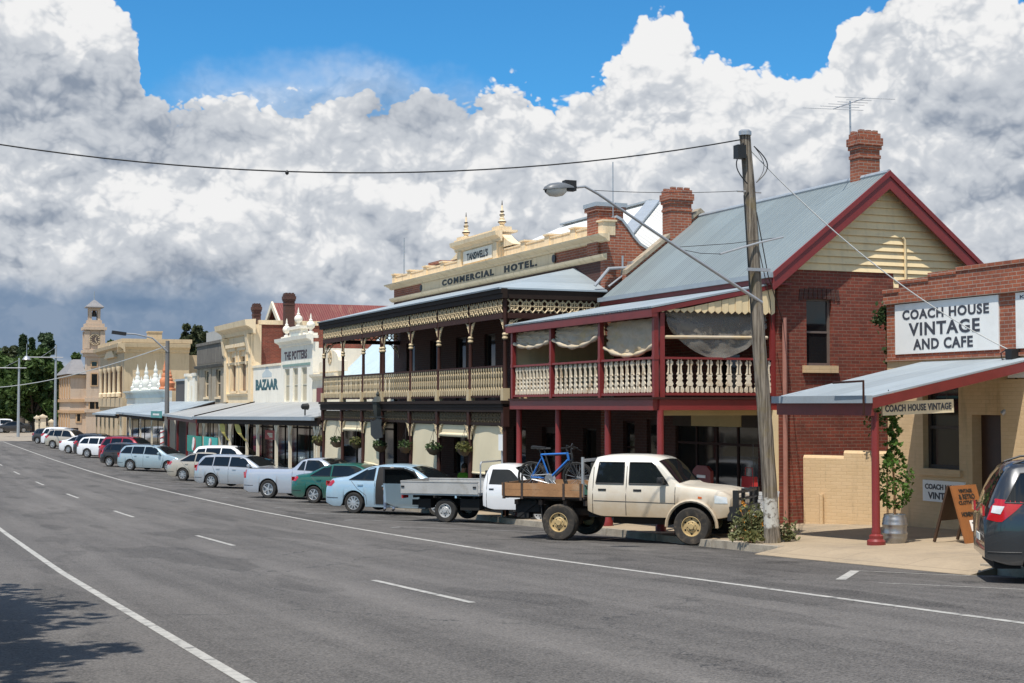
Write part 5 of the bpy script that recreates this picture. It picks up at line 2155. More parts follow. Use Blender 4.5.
q.tube([(c.x, c.y, c.z - .1), (c.x, c.y, c.z + .15)], .03, 6)
q.lathe([(.05, -.16), (.12, -.1), (.14, .12), (.09, .16)], (c.x, c.y, c.z + .26), 10, 'x')
tag(q.build('spotlight', m_black, None, 40), 'small black floodlight standing on the edge of the shop verandah roof', 'lamp')


def banner(px0, py0, px1, py1, w, label, X=XP - .1):
    a, b_ = ax(px0, py0, X), ax(px1, py1, X)
    q = MB()
    n = 8
    for s in (0, 1):
        vs, fs = [], []
        for i in range(n + 1):
            t = i / n
            c = a.lerp(b_, t)
            ww = w * (1 - .25 * t)
            vs += [(c.x + .06 * sin(t * 7) + s * .01, c.y - ww / 2, c.z), (c.x + .06 * sin(t * 7 + 1) + s * .01, c.y + ww / 2, c.z + .05)]
        for i in range(n):
            fs.append((2 * i, 2 * i + 1, 2 * i + 3, 2 * i + 2))
        q.add(vs, fs)
    tag(q.build('banner', M('yellow_cloth', (.62, .50, .12), .8, .15, 2), None, 60), label, 'banner', 'yellow banners under the shop verandah')


banner(219.5, 420, 227, 441, 1.15, 'yellow cloth banner drooping from the verandah, left of its pair')
banner(234, 422, 245, 442, 1.15, 'yellow cloth banner drooping from the verandah, right of its pair')
q = MB()
a, b_ = ax(265.5, 430, XP + .9), ax(275.5, 440, XP + .9)
q.box(XP + .88, XP + .92, b_.y, a.y, b_.z, a.z)
rs = tag(q.build('hanging_sign', m_sred), 'dark red square sign hanging under the shop verandah', 'sign')
q = MB()
for i in range(3):
    zz = a.z - (a.z - b_.z) * (.35 + .15 * i)
    q.box(XP + .872, XP + .879, b_.y + .5, a.y - .5 - .2 * i, zz - .05, zz + .03)
q.build('lettering', m_ivory, rs)
for (px0, px1, py0, py1, cmat, lab) in ((187.5, 201.5, 435, 453, m_green, 'green poster with a red and white round motif on the red post verandah'),
                                        (204, 217.5, 436.5, 449.5, M('sign_teal', (.05, .42, .36), .5, .1), 'teal poster with a white and red round motif before the first cream post')):
    a, b_ = ax(px0, py0, XP - .12), ax(px1, py1, XP - .12)
    q = MB().box(XP - .14, XP - .11, b_.y, a.y, b_.z, a.z)
    bo = tag(q.build('poster_board', cmat), lab, 'sign')
    yc, zc = (a.y + b_.y) / 2, (a.z + b_.z) / 2
    rr = (a.z - b_.z) * .42
    q = MB()
    for s_, dx_, dz_ in ((1.0, -.1, 0),):
        q.lathe([(rr, -.012), (rr, 0)], (XP - .142, yc - rr * .35, zc - rr * .05), 20, 'x')
    q.build('red_motif', m_sred, bo)
    q = MB()
    q.lathe([(rr * .78, -.012), (rr * .78, 0)], (XP - .157, yc + rr * .15, zc + rr * .2), 18, 'x')
    q.lathe([(rr * .55, -.008), (rr * .55, 0)], (XP - .160, yc + rr * .75, zc - rr * .45), 14, 'x')
    q.build('white_motif', m_white, bo)

# ---- second verandah, red posts
ya, yb = YF(199, XP) + .3, YF(169, XP)
v2 = thing('shop_verandah', 'shop verandah with rust red posts and dull iron roof before the stone building', 'verandah', (XP, (ya + yb) / 2, gz(XP, 95)))
street_verandah(v2, ya, yb, 4, ZF(199, 416.5, XP) - .05, ZF(170, 414, XP), ZF(225, 403), ZF(197, 403.5), m_iron_grey, m_red, m_red)
for rt_, (a, b_) in ((s6, (YF(252), YF(228))), (s7, (YF(225), YF(199)))):
    shopfront(rt_, a, b_, gz(XF, a), gz(XF, a) + 3.0, 5, m_dkbrown)
q = MB()
for px in (163.5,):
    pass
# ---- shop with the pinnacled parapet
ya, yb = YF(168), YF(127)
s10 = shop_root('pinnacle_shop', 'shop with a white and orange parapet of many little pinnacles', 'shop', ya, yb)
zt = ZF(147, 398)
front_wall(s10, m_ivory, ya, yb, zt)
q = MB()
q.box(XF - .1, XF + .3, ya, yb, zt, zt + .5)
cornice(q, XF - .1, ya + .3, yb - .3, zt + .3, 1.0)
pbase = q.build('parapet', M('pale_blue_white', (.60, .64, .60), .7, .12, 1, 0, dirt=(.45, .4, .33), dirt_amt=.5), s10)
m_pw = M('pinnacle_white', (.68, .68, .62), .7, .1, 2, 0)
m_po = M('pinnacle_orange', (.55, .20, .09), .7, .2, 2, 0)
for px, pt, big in ((134, 364, 1), (142.5, 363, 1), (151.7, 360.5, 1), (160.5, 360.5, 2), (166, 369, 2), (138, 376, 0), (147, 375, 0), (156, 372, 0), (130, 377, 0), (163.5, 380, 0)):
    yy = YF(px)
    z0 = zt + .5
    h = ZF(px, pt) - z0
    q = MB()
    r0 = .42 if big else .28
    q.lathe([(a * r0, z0 + b_ * h) for a, b_ in [(1, 0), (1, .1), (.7, .14), (.85, .25), (.9, .35), (.5, .45), (.55, .52), (.28, .6), (.4, .66), (.38, .7), (.2, .76), (.24, .82), (.1, .88), (.02, 1.0)]], (XF + .3, yy, 0), 10)
    q.build('pinnacle', m_po if big == 2 else m_pw, pbase, 40)
v3 = thing('shop_verandah', 'low shop verandah with pale roof beneath the pinnacled parapet', 'verandah', (XP, (ya + yb) / 2, gz(XP, 115)))
street_verandah(v3, YF(165, XP), YF(121, XP), 5, ZF(163, 416, XP), ZF(123, 412, XP), ZF(167, 401.5), ZF(130, 402), m_iron_pale, m_cream2, m_dkbrown)
shopfront(s10, YF(166), YF(128), gz(XF, 120), gz(XF, 120) + 3, 6, m_dkbrown)
q = MB()
a, b_ = ax(151.5, 411, XP - .4), ax(162, 418, XP - .4)
q.box(XP - .44, XP - .4, b_.y, a.y, b_.z, a.z)
sg = tag(q.build('verandah_sign', M('teal_frame', (.08, .30, .28), .5, .1)), 'teal framed white sign board on the edge of a far verandah', 'sign')
MB().box(XP - .446, XP - .441, b_.y + .8, a.y - .8, b_.z + .15, a.z - .15).build('white_panel', m_white, sg)
v4 = thing('shop_verandah', 'farthest pale verandah with yellow posts before the columned hall', 'verandah', (XP, 150, gz(XP, 150)))
street_verandah(v4, YF(119, XP), YF(97, XP), 6, ZF(119, 414, XP), ZF(97, 413, XP), ZF(121, 403), ZF(103, 404), m_iron_pale, m_tan, m_dkbrown)

# ---- columned town hall
yh = YF(124)
yb = YF(100)
zt = ZF(124, 349)
s11 = thing('town_hall', 'large tan classical building with columned upper loggia and plain side wall', 'building', (XF + 8, yh + 10, gz(XF, yh)))
q = MB()
X1 = ay(189, 380, yh).x
zb = gz(XF, yh) - 2
lz0, lz1 = ZF(112, 397), ZF(112, 368)
holes_x(q, XF, XF + .5, yh, yb, zb, zt)
q.box(XF + .5, X1, yh, yh + .4, zb, zt)
q.box(X1 - .4, X1, yh + .4, yb, zb, zt - .3)
q.box(XF + .5, X1 - .4, yb - .4, yb, zb, zt - .3)
q.box(XF + .5, X1 - .4, yh + .4, yb - .4, zt - 1, zt - .8)
q.box(X1 + .002, X1 + 6, yh + 2, yh + 12, zb, zt - .4)
q.build('wall', m_tan, s11)
MB().box(XF - .02, XF - .001, YF(122), YF(103), lz0, lz1).build('loggia_recess', M('loggia_brown', (.12, .06, .03), .8, .2), s11)
q = MB()
cornice(q, XF, yh, yb, zt - .3, 2.6)
pr = [(a * 2.6, b_ * 2.6) for a, b_ in CORN]
q.sweep(pr, (XF - .6, yh, zt - .3), (X1, yh, zt - .3), (0, -1, 0))
q.box(XF - .25, X1 + .2, yh - .25, yb, zt + .55, zt + .9)
q.box(XF - .12, XF - .001, yh, yb, lz0 - .9, lz0 - .1)
q.build('cornice', m_tan, s11)
for i in range(5):
    yy = YF(122) + (YF(103.5) - YF(122)) * (i + .1) / 4.2
    c = MB()
    c.lathe([(.26, lz0), (.26, lz0 + .3), (.17, lz0 + .4), (.14, lz1 - .5), (.24, lz1 - .3), (.26, lz1)], (XF - .22, yy, 0), 12)
    c.build('column', m_cream, s11, 40)
q = MB()
for yy, sc2 in ((YF(112), 1),):
    q.prism([(yy - 3.5, lz1 + .9), (yy + 3.5, lz1 + .9), (yy, lz1 + 2.1)], 'x', XF - .3, XF - .001)
q.build('small_pediment', m_cream, s11)
q = MB()
q.box(XF - .05, XF - .021, YF(118), YF(110), lz0 - .05, lz0 + .8)
q.build('balcony_rail', m_maroon, s11)
for a, b_, pt in ((123, 135.5, 340), (148.5, 162, 331)):
    x0, x1 = ay(a, 340, yh + 1).x, ay(b_, 340, yh + 1).x
    chimney(s11, 'chimney', x0, x1, yh + 1, yh + 2, zt, ay(a, pt, yh + 1).z, m_tan, None, crown=False)

# ---- post office with bell and clock tower
yt = 182.0
zb = gz(XF, 160) - 1.2
tx0, tx1 = ay(86.5, 380, yt).x, ay(102, 380, yt).x
tw = tx1 - tx0
s12 = thing('clock_tower', 'post office of pinkish render with clock and bell tower under a small roof', 'tower', ((tx0 + tx1) / 2, yt + tw / 2, zb))


def zt_(py):
    return ay(93, py, yt).z


q = MB()
q.box(tx0, tx1, yt, yt + tw, zb, zt_(350))
q.build('tower_shaft', m_pink, s12)
q = MB()
e = .25
for py, hh, ee in ((397.5, .5, .15), (409, .4, .15)):
    MB().box(tx0 - ee, tx1 + ee, yt - ee, yt + tw + ee, zt_(py) - hh, zt_(py)).build('string_course', m_pink, s12)
for py, hh, ee in ((350, .35, .45), (349, .9, .25)):
    if hh:
        q.box(tx0 - ee, tx1 + ee, yt - ee, yt + tw + ee, zt_(py) - hh, zt_(py))
q.box(tx0 - .1, tx1 + .1, yt - .1, yt + tw + .1, zt_(348.9), zt_(330))
for xx in (tx0, tx1):
    for yy in (yt, yt + tw):
        q.box(xx - .28, xx + .28, yy - .28, yy + .28, zt_(348.8), zt_(331))
q.box(tx0 - .45, tx1 + .45, yt - .45, yt + tw + .45, zt_(329.9), zt_(327))
q.box(tx0 - .2, tx1 + .2, yt - .2, yt + tw + .2, zt_(326.9), zt_(323.5))
q.build('clock_stage', m_pink, s12)
cz_ = zt_(339.5)
q = MB()
q.lathe([(.56, -.24), (.56, -.12), (.0, -.12)], ((tx0 + tx1) / 2, yt, cz_), 24, 'y')
co_ = q.build('clock_face', M('dark_clock_face', (.10, .07, .055), .5, .2), s12)
q = MB()
for i in range(24):
    t0 = 2 * pi * i / 24
    q.obox(((tx0 + tx1) / 2 + .60 * sin(t0), yt - .23, cz_ + .60 * cos(t0)), (cos(t0), 0, -sin(t0)), .11, (0, 1, 0), .06, (sin(t0), 0, cos(t0)), .05)
for i in range(12):
    t0 = 2 * pi * i / 12
    q.obox(((tx0 + tx1) / 2 + .46 * sin(t0), yt - .246, cz_ + .46 * cos(t0)), (cos(t0), 0, -sin(t0)), .03, (0, 1, 0), .012, (sin(t0), 0, cos(t0)), .07)
for an, ln in ((.5, .26), (2.6, .4)):
    q.obox(((tx0 + tx1) / 2 + ln / 2 * sin(an), yt - .262, cz_ + ln / 2 * cos(an)), (cos(an), 0, -sin(an)), .035, (0, 1, 0), .01, (sin(an), 0, cos(an)), ln / 2)
q.build('clock_hands', m_cream, co_)
bz0, bz1 = zt_(323.4), zt_(307.5)
b0 = .22
q = MB()
for xx in (tx0 + b0 + .17, tx1 - b0 - .17):
    for yy in (yt + b0 + .17, yt + tw - b0 - .17):
        q.box(xx - .16, xx + .16, yy - .16, yy + .16, bz0, bz1 - .3)
q.box(tx0 + b0, tx1 - b0, yt + b0, yt + tw - b0, bz1 - .299, bz1)
q.box(tx0 + b0 - .15, tx1 - b0 + .15, yt + b0 - .15, yt + tw - b0 + .15, bz0, bz0 + .4)
q.build('belfry', m_pink, s12)
q = MB()
q.lathe([(.38, 0), (.34, .12), (.26, .4), (.2, .62), (.08, .75), (.03, .95)], ((tx0 + tx1) / 2, yt + tw / 2, bz0 + .85), 14)
q.build('bell', M('bronze', (.06, .05, .035), .4, .2, metal=.6), s12, 40)
q = MB()
q.lathe([(tw * .5 * 1.414 + .2, bz1), (tw * .5 * 1.414 + .2, bz1 + .1), (.25, zt_(300)), (.0, zt_(299))], ((tx0 + tx1) / 2, yt + tw / 2, 0), 4, 'z', pi / 4)
ro = q.build('roof', M('slate_roof', (.22, .21, .21), .7, .2, 2), s12)
MB().tube([((tx0 + tx1) / 2, yt + tw / 2, zt_(300)), ((tx0 + tx1) / 2, yt + tw / 2, zt_(291))], .06, 6).build('spire', m_galv, ro)
for a, b_, c, d in ((91.5, 96.5, 366, 362), (91.5, 97, 385, 374), (90, 94.5, 410, 402), (96, 99, 410, 402)):
    x0, x1 = ay(a, 380, yt).x, ay(b_, 380, yt).x
    q = MB()
    q.box(x0 - .12, x1 + .12, yt - .08, yt - .001, zt_(c) - .15, zt_(d) + .15)
    f = q.build('window', m_orange, s12)
    MB().box(x0, x1, yt - .10, yt - .081, zt_(c), zt_(d)).build('pane', m_glass, f)
# wing left of the tower
wx0 = ay(70, 380, yt + 1).x
wy = yt + .6
zw = ay(70, 374, wy).z
q = MB()
q.box(wx0, tx0 - .001, wy, wy + 12, zb, zw)
q.build('wing', m_pink, s12)
q = MB()
for py, hh in ((399, .35), (410.5, .3), (375, .3)):
    zz = ay(70, py, wy).z
    q.box(wx0 - .2, tx0 - .002, wy - .2, wy - .001, zz - hh, zz)
    q.box(wx0 - .2, wx0 - .001, wy - .0005, wy + 12, zz - hh, zz)
for i in range(5):
    yy = wy + .4 + i * 2.7
    for za, zb2 in ((398, 377), (430, 412)):
        q.box(wx0 - .12, wx0 - .001, yy - .35, yy + .35, ay(70, za, wy).z, ay(70, zb2, wy).z)
q.build('trim', m_orange, s12)
q = MB()
zr = ay(84, 359, wy + 3).z
q.hexa([(wx0 - .5, wy - .5, zw), (tx0 - .003, wy - .5, zw), (tx0 - .003, wy + 12.5, zw), (wx0 - .5, wy + 12.5, zw),
        (tx0 - .9, wy + 5, zr), (tx0 - .003, wy + 5, zr), (tx0 - .003, wy + 7, zr), (tx0 - .9, wy + 7, zr)])
q.build('wing_roof', MATS['slate_roof'], s12)
for a, b_, c, d in ((77, 80, 421, 414),):
    x0, x1 = ay(a, 420, wy).x, ay(b_, 420, wy).x
    f = MB().box(x0 - .15, x1 + .15, wy - .08, wy - .001, ay(78, c, wy).z - .2, ay(78, d, wy).z + .15).build('window', m_orange, s12)
    MB().box(x0, x1, wy - .10, wy - .081, ay(78, c, wy).z, ay(78, d, wy).z).build('pane', m_glass, f)

# ================================================================== VEHICLES
m_tyre = M('tyre_rubber', (.022, .021, .020), .85, .3, 6, .003, dirt=(.09, .075, .055), dirt_amt=.6)
m_tyred = M('dusty_tyre_rubber', (.035, .030, .025), .9, .3, 6, .003, dirt=(.16, .12, .08), dirt_amt=.8)
m_alloy = M('alloy_rim', (.55, .56, .57), .35, .12, 4, 0, metal=.6)
m_steel = M('steel_rim', (.45, .45, .44), .5, .2, 5, 0, metal=.3)
m_goldrim = M('sandy_gold_rim', (.50, .36, .17), .5, .2, 5, 0, dirt=(.2, .14, .08), dirt_amt=.5)
m_trim = M('black_plastic', (.016, .016, .017), .55, .2, 4, 0)
m_under = M('underbody', (.010, .010, .010), .9, .2, 3, 0)
m_cglass = glassmat('car_glass', (.010, .013, .015), .03)
m_tail = M('tail_lamp_red', (.42, .012, .016), .18, .1, 6, 0, coat=.8)
m_lamp = M('lamp_lens', (.62, .64, .64), .12, .1, 6, 0, coat=.8)
m_chrome = M('chrome', (.7, .7, .7), .15, .1, 6, 0, metal=1.0)
m_plate = M('number_plate', (.72, .72, .66), .5, .08, 6, 0)


def interp(pl, x):
    if x <= pl[0][0]:
        return pl[0][1]
    for (xa, za), (xb, zb) in zip(pl[:-1], pl[1:]):
        if x <= xb:
            t = (x - xa) / max(xb - xa, 1e-6)
            return za + (zb - za) * t
    return pl[-1][1]


def smooth_i(pl, x, d=.05):
    lo, hi = pl[0][0], pl[-1][0]
    return sum(interp(pl, min(max(x + k * d, lo), hi)) for k in (-2, -1, 0, 1, 2)) / 5


class Body:
    """a car body as a surface swept along its length; right side is y<0"""
    def __init__(s, x0, x1, W, top, belt, clr, arches, tumble=.36, taper=(.5, .5), tp=(.16, .13), sq=.0):
        s.x0, s.x1, s.W, s.top, s.belt, s.clr, s.arches, s.tumble, s.taper, s.tp = x0, x1, W, top, belt, clr, arches, tumble, taper, tp

    def hw(s, x):
        w = s.W / 2
        f = 1.0
        if x < s.x0 + s.taper[0]:
            t = 1 - (x - s.x0) / s.taper[0]
            f -= s.tp[0] * t ** 2.4
        if x > s.x1 - s.taper[1]:
            t = 1 - (s.x1 - x) / s.taper[1]
            f -= s.tp[1] * t ** 2.2
        return w * f

    def ring(s, x):
        w = s.hw(x)
        zt = smooth_i(s.top, x)
        zb = min(smooth_i(s.belt, x), zt - .03)
        lo = s.clr
        if x < s.x0 + .35:
            lo += .10 * (1 - (x - s.x0) / .35) ** 1.5
        if x > s.x1 - .35:
            lo += .06 * (1 - (s.x1 - x) / .35) ** 1.5
        arch = 0
        for (xa, za, ra) in s.arches:
            d = abs(x - xa)
            if d < ra:
                a = za + sqrt(ra * ra - d * d)
                if a > lo:
                    lo = a
        lo = min(lo, zb - .08)
        h = zb - lo
        k = min(max((zt - zb) / .28, 0), 1)
        k = k * k * (3 - 2 * k)
        wr = .955 * w - (zt - zb) * s.tumble
        p5 = (wr * k + .93 * w * (1 - k), (zt - .075) * k + (zb + (zt - zb) * .55) * (1 - k))
        p6 = ((wr - .10) * k + .80 * w * (1 - k), (zt - .012) * k + (zt - .015) * (1 - k))
        mid = s.clr + (zb - s.clr) * .42
        pts = [(.93 * w, lo), (.975 * w, lo + .012), (w, max(lo + .02, min(mid, zb - .06))), (.992 * w, max(lo + .03, s.clr + (zb - s.clr) * .78)), (.955 * w, zb), p5, p6, (0, zt + .015)]
        return pts

    def side(s, x, z):
        r = s.ring(x)
        for (ya, za), (yb, zb) in zip(r[1:-1], r[2:]):
            if za - 1e-6 <= z <= zb + 1e-6 and zb > za + 1e-6:
                t = (z - za) / (zb - za)
                return ya + (yb - ya) * t
        return r[1][0] if z < r[1][1] else r[6][0]

    def topz(s, x, y):
        r = s.ring(x)
        (ya, za), (yb, zb) = r[6], r[7]
        y = abs(y)
        if y <= ya:
            return zb + (za - zb) * (y / ya) ** 2
        (yc, zc) = r[5]
        t = (y - ya) / max(yc - ya, 1e-6)
        return za + (zc - za) * min(max(t, 0), 1)

    def mesh(s):
        mb = MB()
        xs = set()
        n = int((s.x1 - s.x0) / .07)
        for i in range(n + 1):
            xs.add(s.x0 + (s.x1 - s.x0) * i / n)
        for (xa, za, ra) in s.arches:
            for k in range(13):
                xx = xa + ra * cos(pi * k / 12) * .9995
                if s.x0 < xx < s.x1:
                    xs.add(xx)
        for t in (.01, .03):
            xs.add(s.x0 + t)
            xs.add(s.x1 - t)
        xs = sorted(xs)
        xs = [x for i, x in enumerate(xs) if i == 0 or x - xs[i - 1] > .004]
        vs, fs = [], []
        for x in xs:
            r = s.ring(x)
            vs += [(x, -y, z) for y, z in r] + [(x, y, z) for y, z in reversed(r[:-1])]
        m = 15
        for i in range(len(xs) - 1):
            for k in range(m - 1):
                fs.append((i * m + k, i * m + k + 1, (i + 1) * m + k + 1, (i + 1) * m + k))
        fs.append(tuple(range(m)))
        fs.append(tuple((len(xs) - 1) * m + k for k in range(m - 1, -1, -1)))
        mb.add(vs, fs)
        return mb

    def side_patch(s, poly, sgn=-1, off=.006, nx=14, nz=7):
        """a pane or trim piece lying on the flank; poly is convex in (x, z)"""
        mb = MB()
        xa, xb = min(p[0] for p in poly), max(p[0] for p in poly)
        cols = []
        for i in range(nx + 1):
            x = xa + (xb - xa) * (i / nx)
            x_ = min(max(x, xa + 1e-4), xb - 1e-4)
            zs = []
            for (p, q) in zip(poly, poly[1:] + poly[:1]):
                if (p[0] - x_) * (q[0] - x_) <= 0 and abs(p[0] - q[0]) > 1e-9:
                    zs.append(p[1] + (q[1] - p[1]) * (x_ - p[0]) / (q[0] - p[0]))
            if len(zs) < 2:
                continue
            z0, z1 = min(zs), max(zs)
            cols.append([(x, sgn * (s.side(x, z0 + (z1 - z0) * j / nz) + off), z0 + (z1 - z0) * j / nz) for j in range(nz + 1)])
        vs = [v for c in cols for v in c]
        fs = []
        m = nz + 1
        for i in range(len(cols) - 1):
            for j in range(nz):
                fs.append((i * m + j, i * m + j + 1, (i + 1) * m + j + 1, (i + 1) * m + j))
        mb.add(vs, fs)
        return mb

    def top_patch(s, xa, xb, marg=.02, off=.008, nx=8, ny=10, half=None):
        mb = MB()
        vs, fs = [], []
        for i in range(nx + 1):
            x = xa + (xb - xa) * i / nx
            r = s.ring(x)
            h = (half if half else r[6][0] + .03) - marg
            slope_ = (s.topz(x + .02, 0) - s.topz(x - .02, 0)) / .04
            nrm = Vector((-slope_, 0, 1)).normalized() * off
            for j in range(ny + 1):
                y = -h + 2 * h * j / ny
                vs.append((x + nrm.x, y, s.topz(x, y) + nrm.z))
        m = ny + 1
        for i in range(nx):
            for j in range(ny):
                fs.append((i * m + j, i * m + j + 1, (i + 1) * m + j + 1, (i + 1) * m + j))
        mb.add(vs, fs)
        return mb

    def seam(s, pts, sgn=-1, r=.007):
        P = []
        for (a, b) in zip(pts[:-1], pts[1:]):
            for k in range(7):
                t = k / 6
                x, z = a[0] + (b[0] - a[0]) * t, a[1] + (b[1] - a[1]) * t
                P.append((x, sgn * (s.side(x, z) + .001), z))
        return MB().tube(P, r, 4)


def scale_mb(mb, k):
    mb.v = [(p[0] * k, p[1] * k, p[2] * k) for p in mb.v]
    return mb


def wheel(root, x, y, R, w, k, rim_mat, style='alloy', tyre=None, spokes=7, name='wheel', rr=None):
    """tyre ring and rim; y<0 is the right-hand side, the dish faces outward"""
    s = -1 if y < 0 else 1
    rr = rr or R * .66
    t = MB()
    pr = [(rr * .98, -.46), (rr * 1.08, -.5), (R * .93, -.48), (R * .99, -.36), (R, 0), (R * .99, .36), (R * .93, .48), (rr * 1.08, .5), (rr * .98, .46)]
    t.lathe([(a, b * w) for a, b in pr] + [(rr * .98, -.46 * w)], (x, y, R), 28, 'y')
    t.f = [f for f in t.f if len(f) == 4]
    to = scale_mb(t, k).build(name, tyre or m_tyre, root, 40, local=True)
    q = MB()
    o = y + s * w * .30
    q.lathe([(rr * .99, s * w * .16), (rr * .93, s * w * .17), (rr * .88, s * w * .05), (rr * .86, -s * w * .3)], (x, o, R), 24, 'y')
    q.f = [f for f in q.f if len(f) == 4]
    if style == 'alloy':
        for i in range(spokes):
            a = 2 * pi * i / spokes + .3
            d = Vector((sin(a), 0, cos(a)))
            e = Vector((cos(a), 0, -sin(a)))
            c0, c1 = Vector((x, o + s * w * .10, R)), Vector((x, o + s * w * .06, R)) + d * rr * .9
            q.hexa([c0 - e * rr * .10 - Vector((0, .02, 0)), c1 - e * rr * .085 - Vector((0, .02, 0)), c1 + e * rr * .085 - Vector((0, .02, 0)), c0 + e * rr * .10 - Vector((0, .02, 0)),
                    c0 - e * rr * .10, c1 - e * rr * .085, c1 + e * rr * .085, c0 + e * rr * .10])
        q.lathe([(rr * .22, -s * .03), (rr * .20, s * w * .13), (.0, s * w * .15)], (x, o, R), 14, 'y')
    else:
        q.lathe([(rr * .88, s * w * .02), (rr * .62, -s * w * .02), (rr * .50, s * w * .08), (rr * .30, s * w * .10), (rr * .26, s * w * .2), (0, s * w * .2)], (x, o, R), 20, 'y')
    q.lathe([(rr * .87, -s * w * .1), (0, -s * w * .1)], (x, o, R), 20, 'y') if style == 'alloy' else None
    ro = scale_mb(q, k).build('rim', rim_mat, to, 35, local=True)
    h = MB()
    if style != 'alloy':
        for i in range(6):
            a = 2 * pi * i / 6
            h.lathe([(rr * .10, 0), (0, 0)], (x + rr * .73 * sin(a), o + s * (w * .035), R + rr * .73 * cos(a)), 8, 'y')
        for i in range(6):
            a = 2 * pi * i / 6 + .3
            h.lathe([(rr * .05, 0), (0, 0)], (x + rr * .4 * sin(a), o + s * (w * .105), R + rr * .4 * cos(a)), 6, 'y')
    else:
        h.lathe([(rr * .86, 0), (0, 0)], (x, o - s * w * .12 + s * .002, R), 20, 'y')
    scale_mb(h, k).build('rim_openings', m_under, to, local=True)
    return to


def place_vehicle(label, cat, name, px, py, track, k, head, group=None, wheel_r=None):
    """stand the vehicle so that its near rear wheel meets the road on the sight line (px, py)"""
    p = onG(px, py)
    rz = radians(90 - head)
    off = Vector((0, -track / 2 * k, 0))
    loc = p - Matrix.Rotation(rz, 3, 'Z') @ off
    gx = Matrix.Rotation(rz, 3, 'Z') @ Vector((2.6 * k, 0, 0))
    dz = gz(min(loc.x + gx.x, XK - .01), loc.y + gx.y) - gz(min(loc.x, XK - .01), loc.y)
    pitch = -math.atan2(dz, 2.6 * k) * .8
    M3 = Matrix.Rotation(rz, 3, 'Z') @ Matrix.Rotation(pitch, 3, 'Y')
    loc = p - M3 @ off
    return thing(name, label, cat, loc, rot=M3.to_euler(), group=group)


GROUP = 'cars parked at an angle along the kerb'


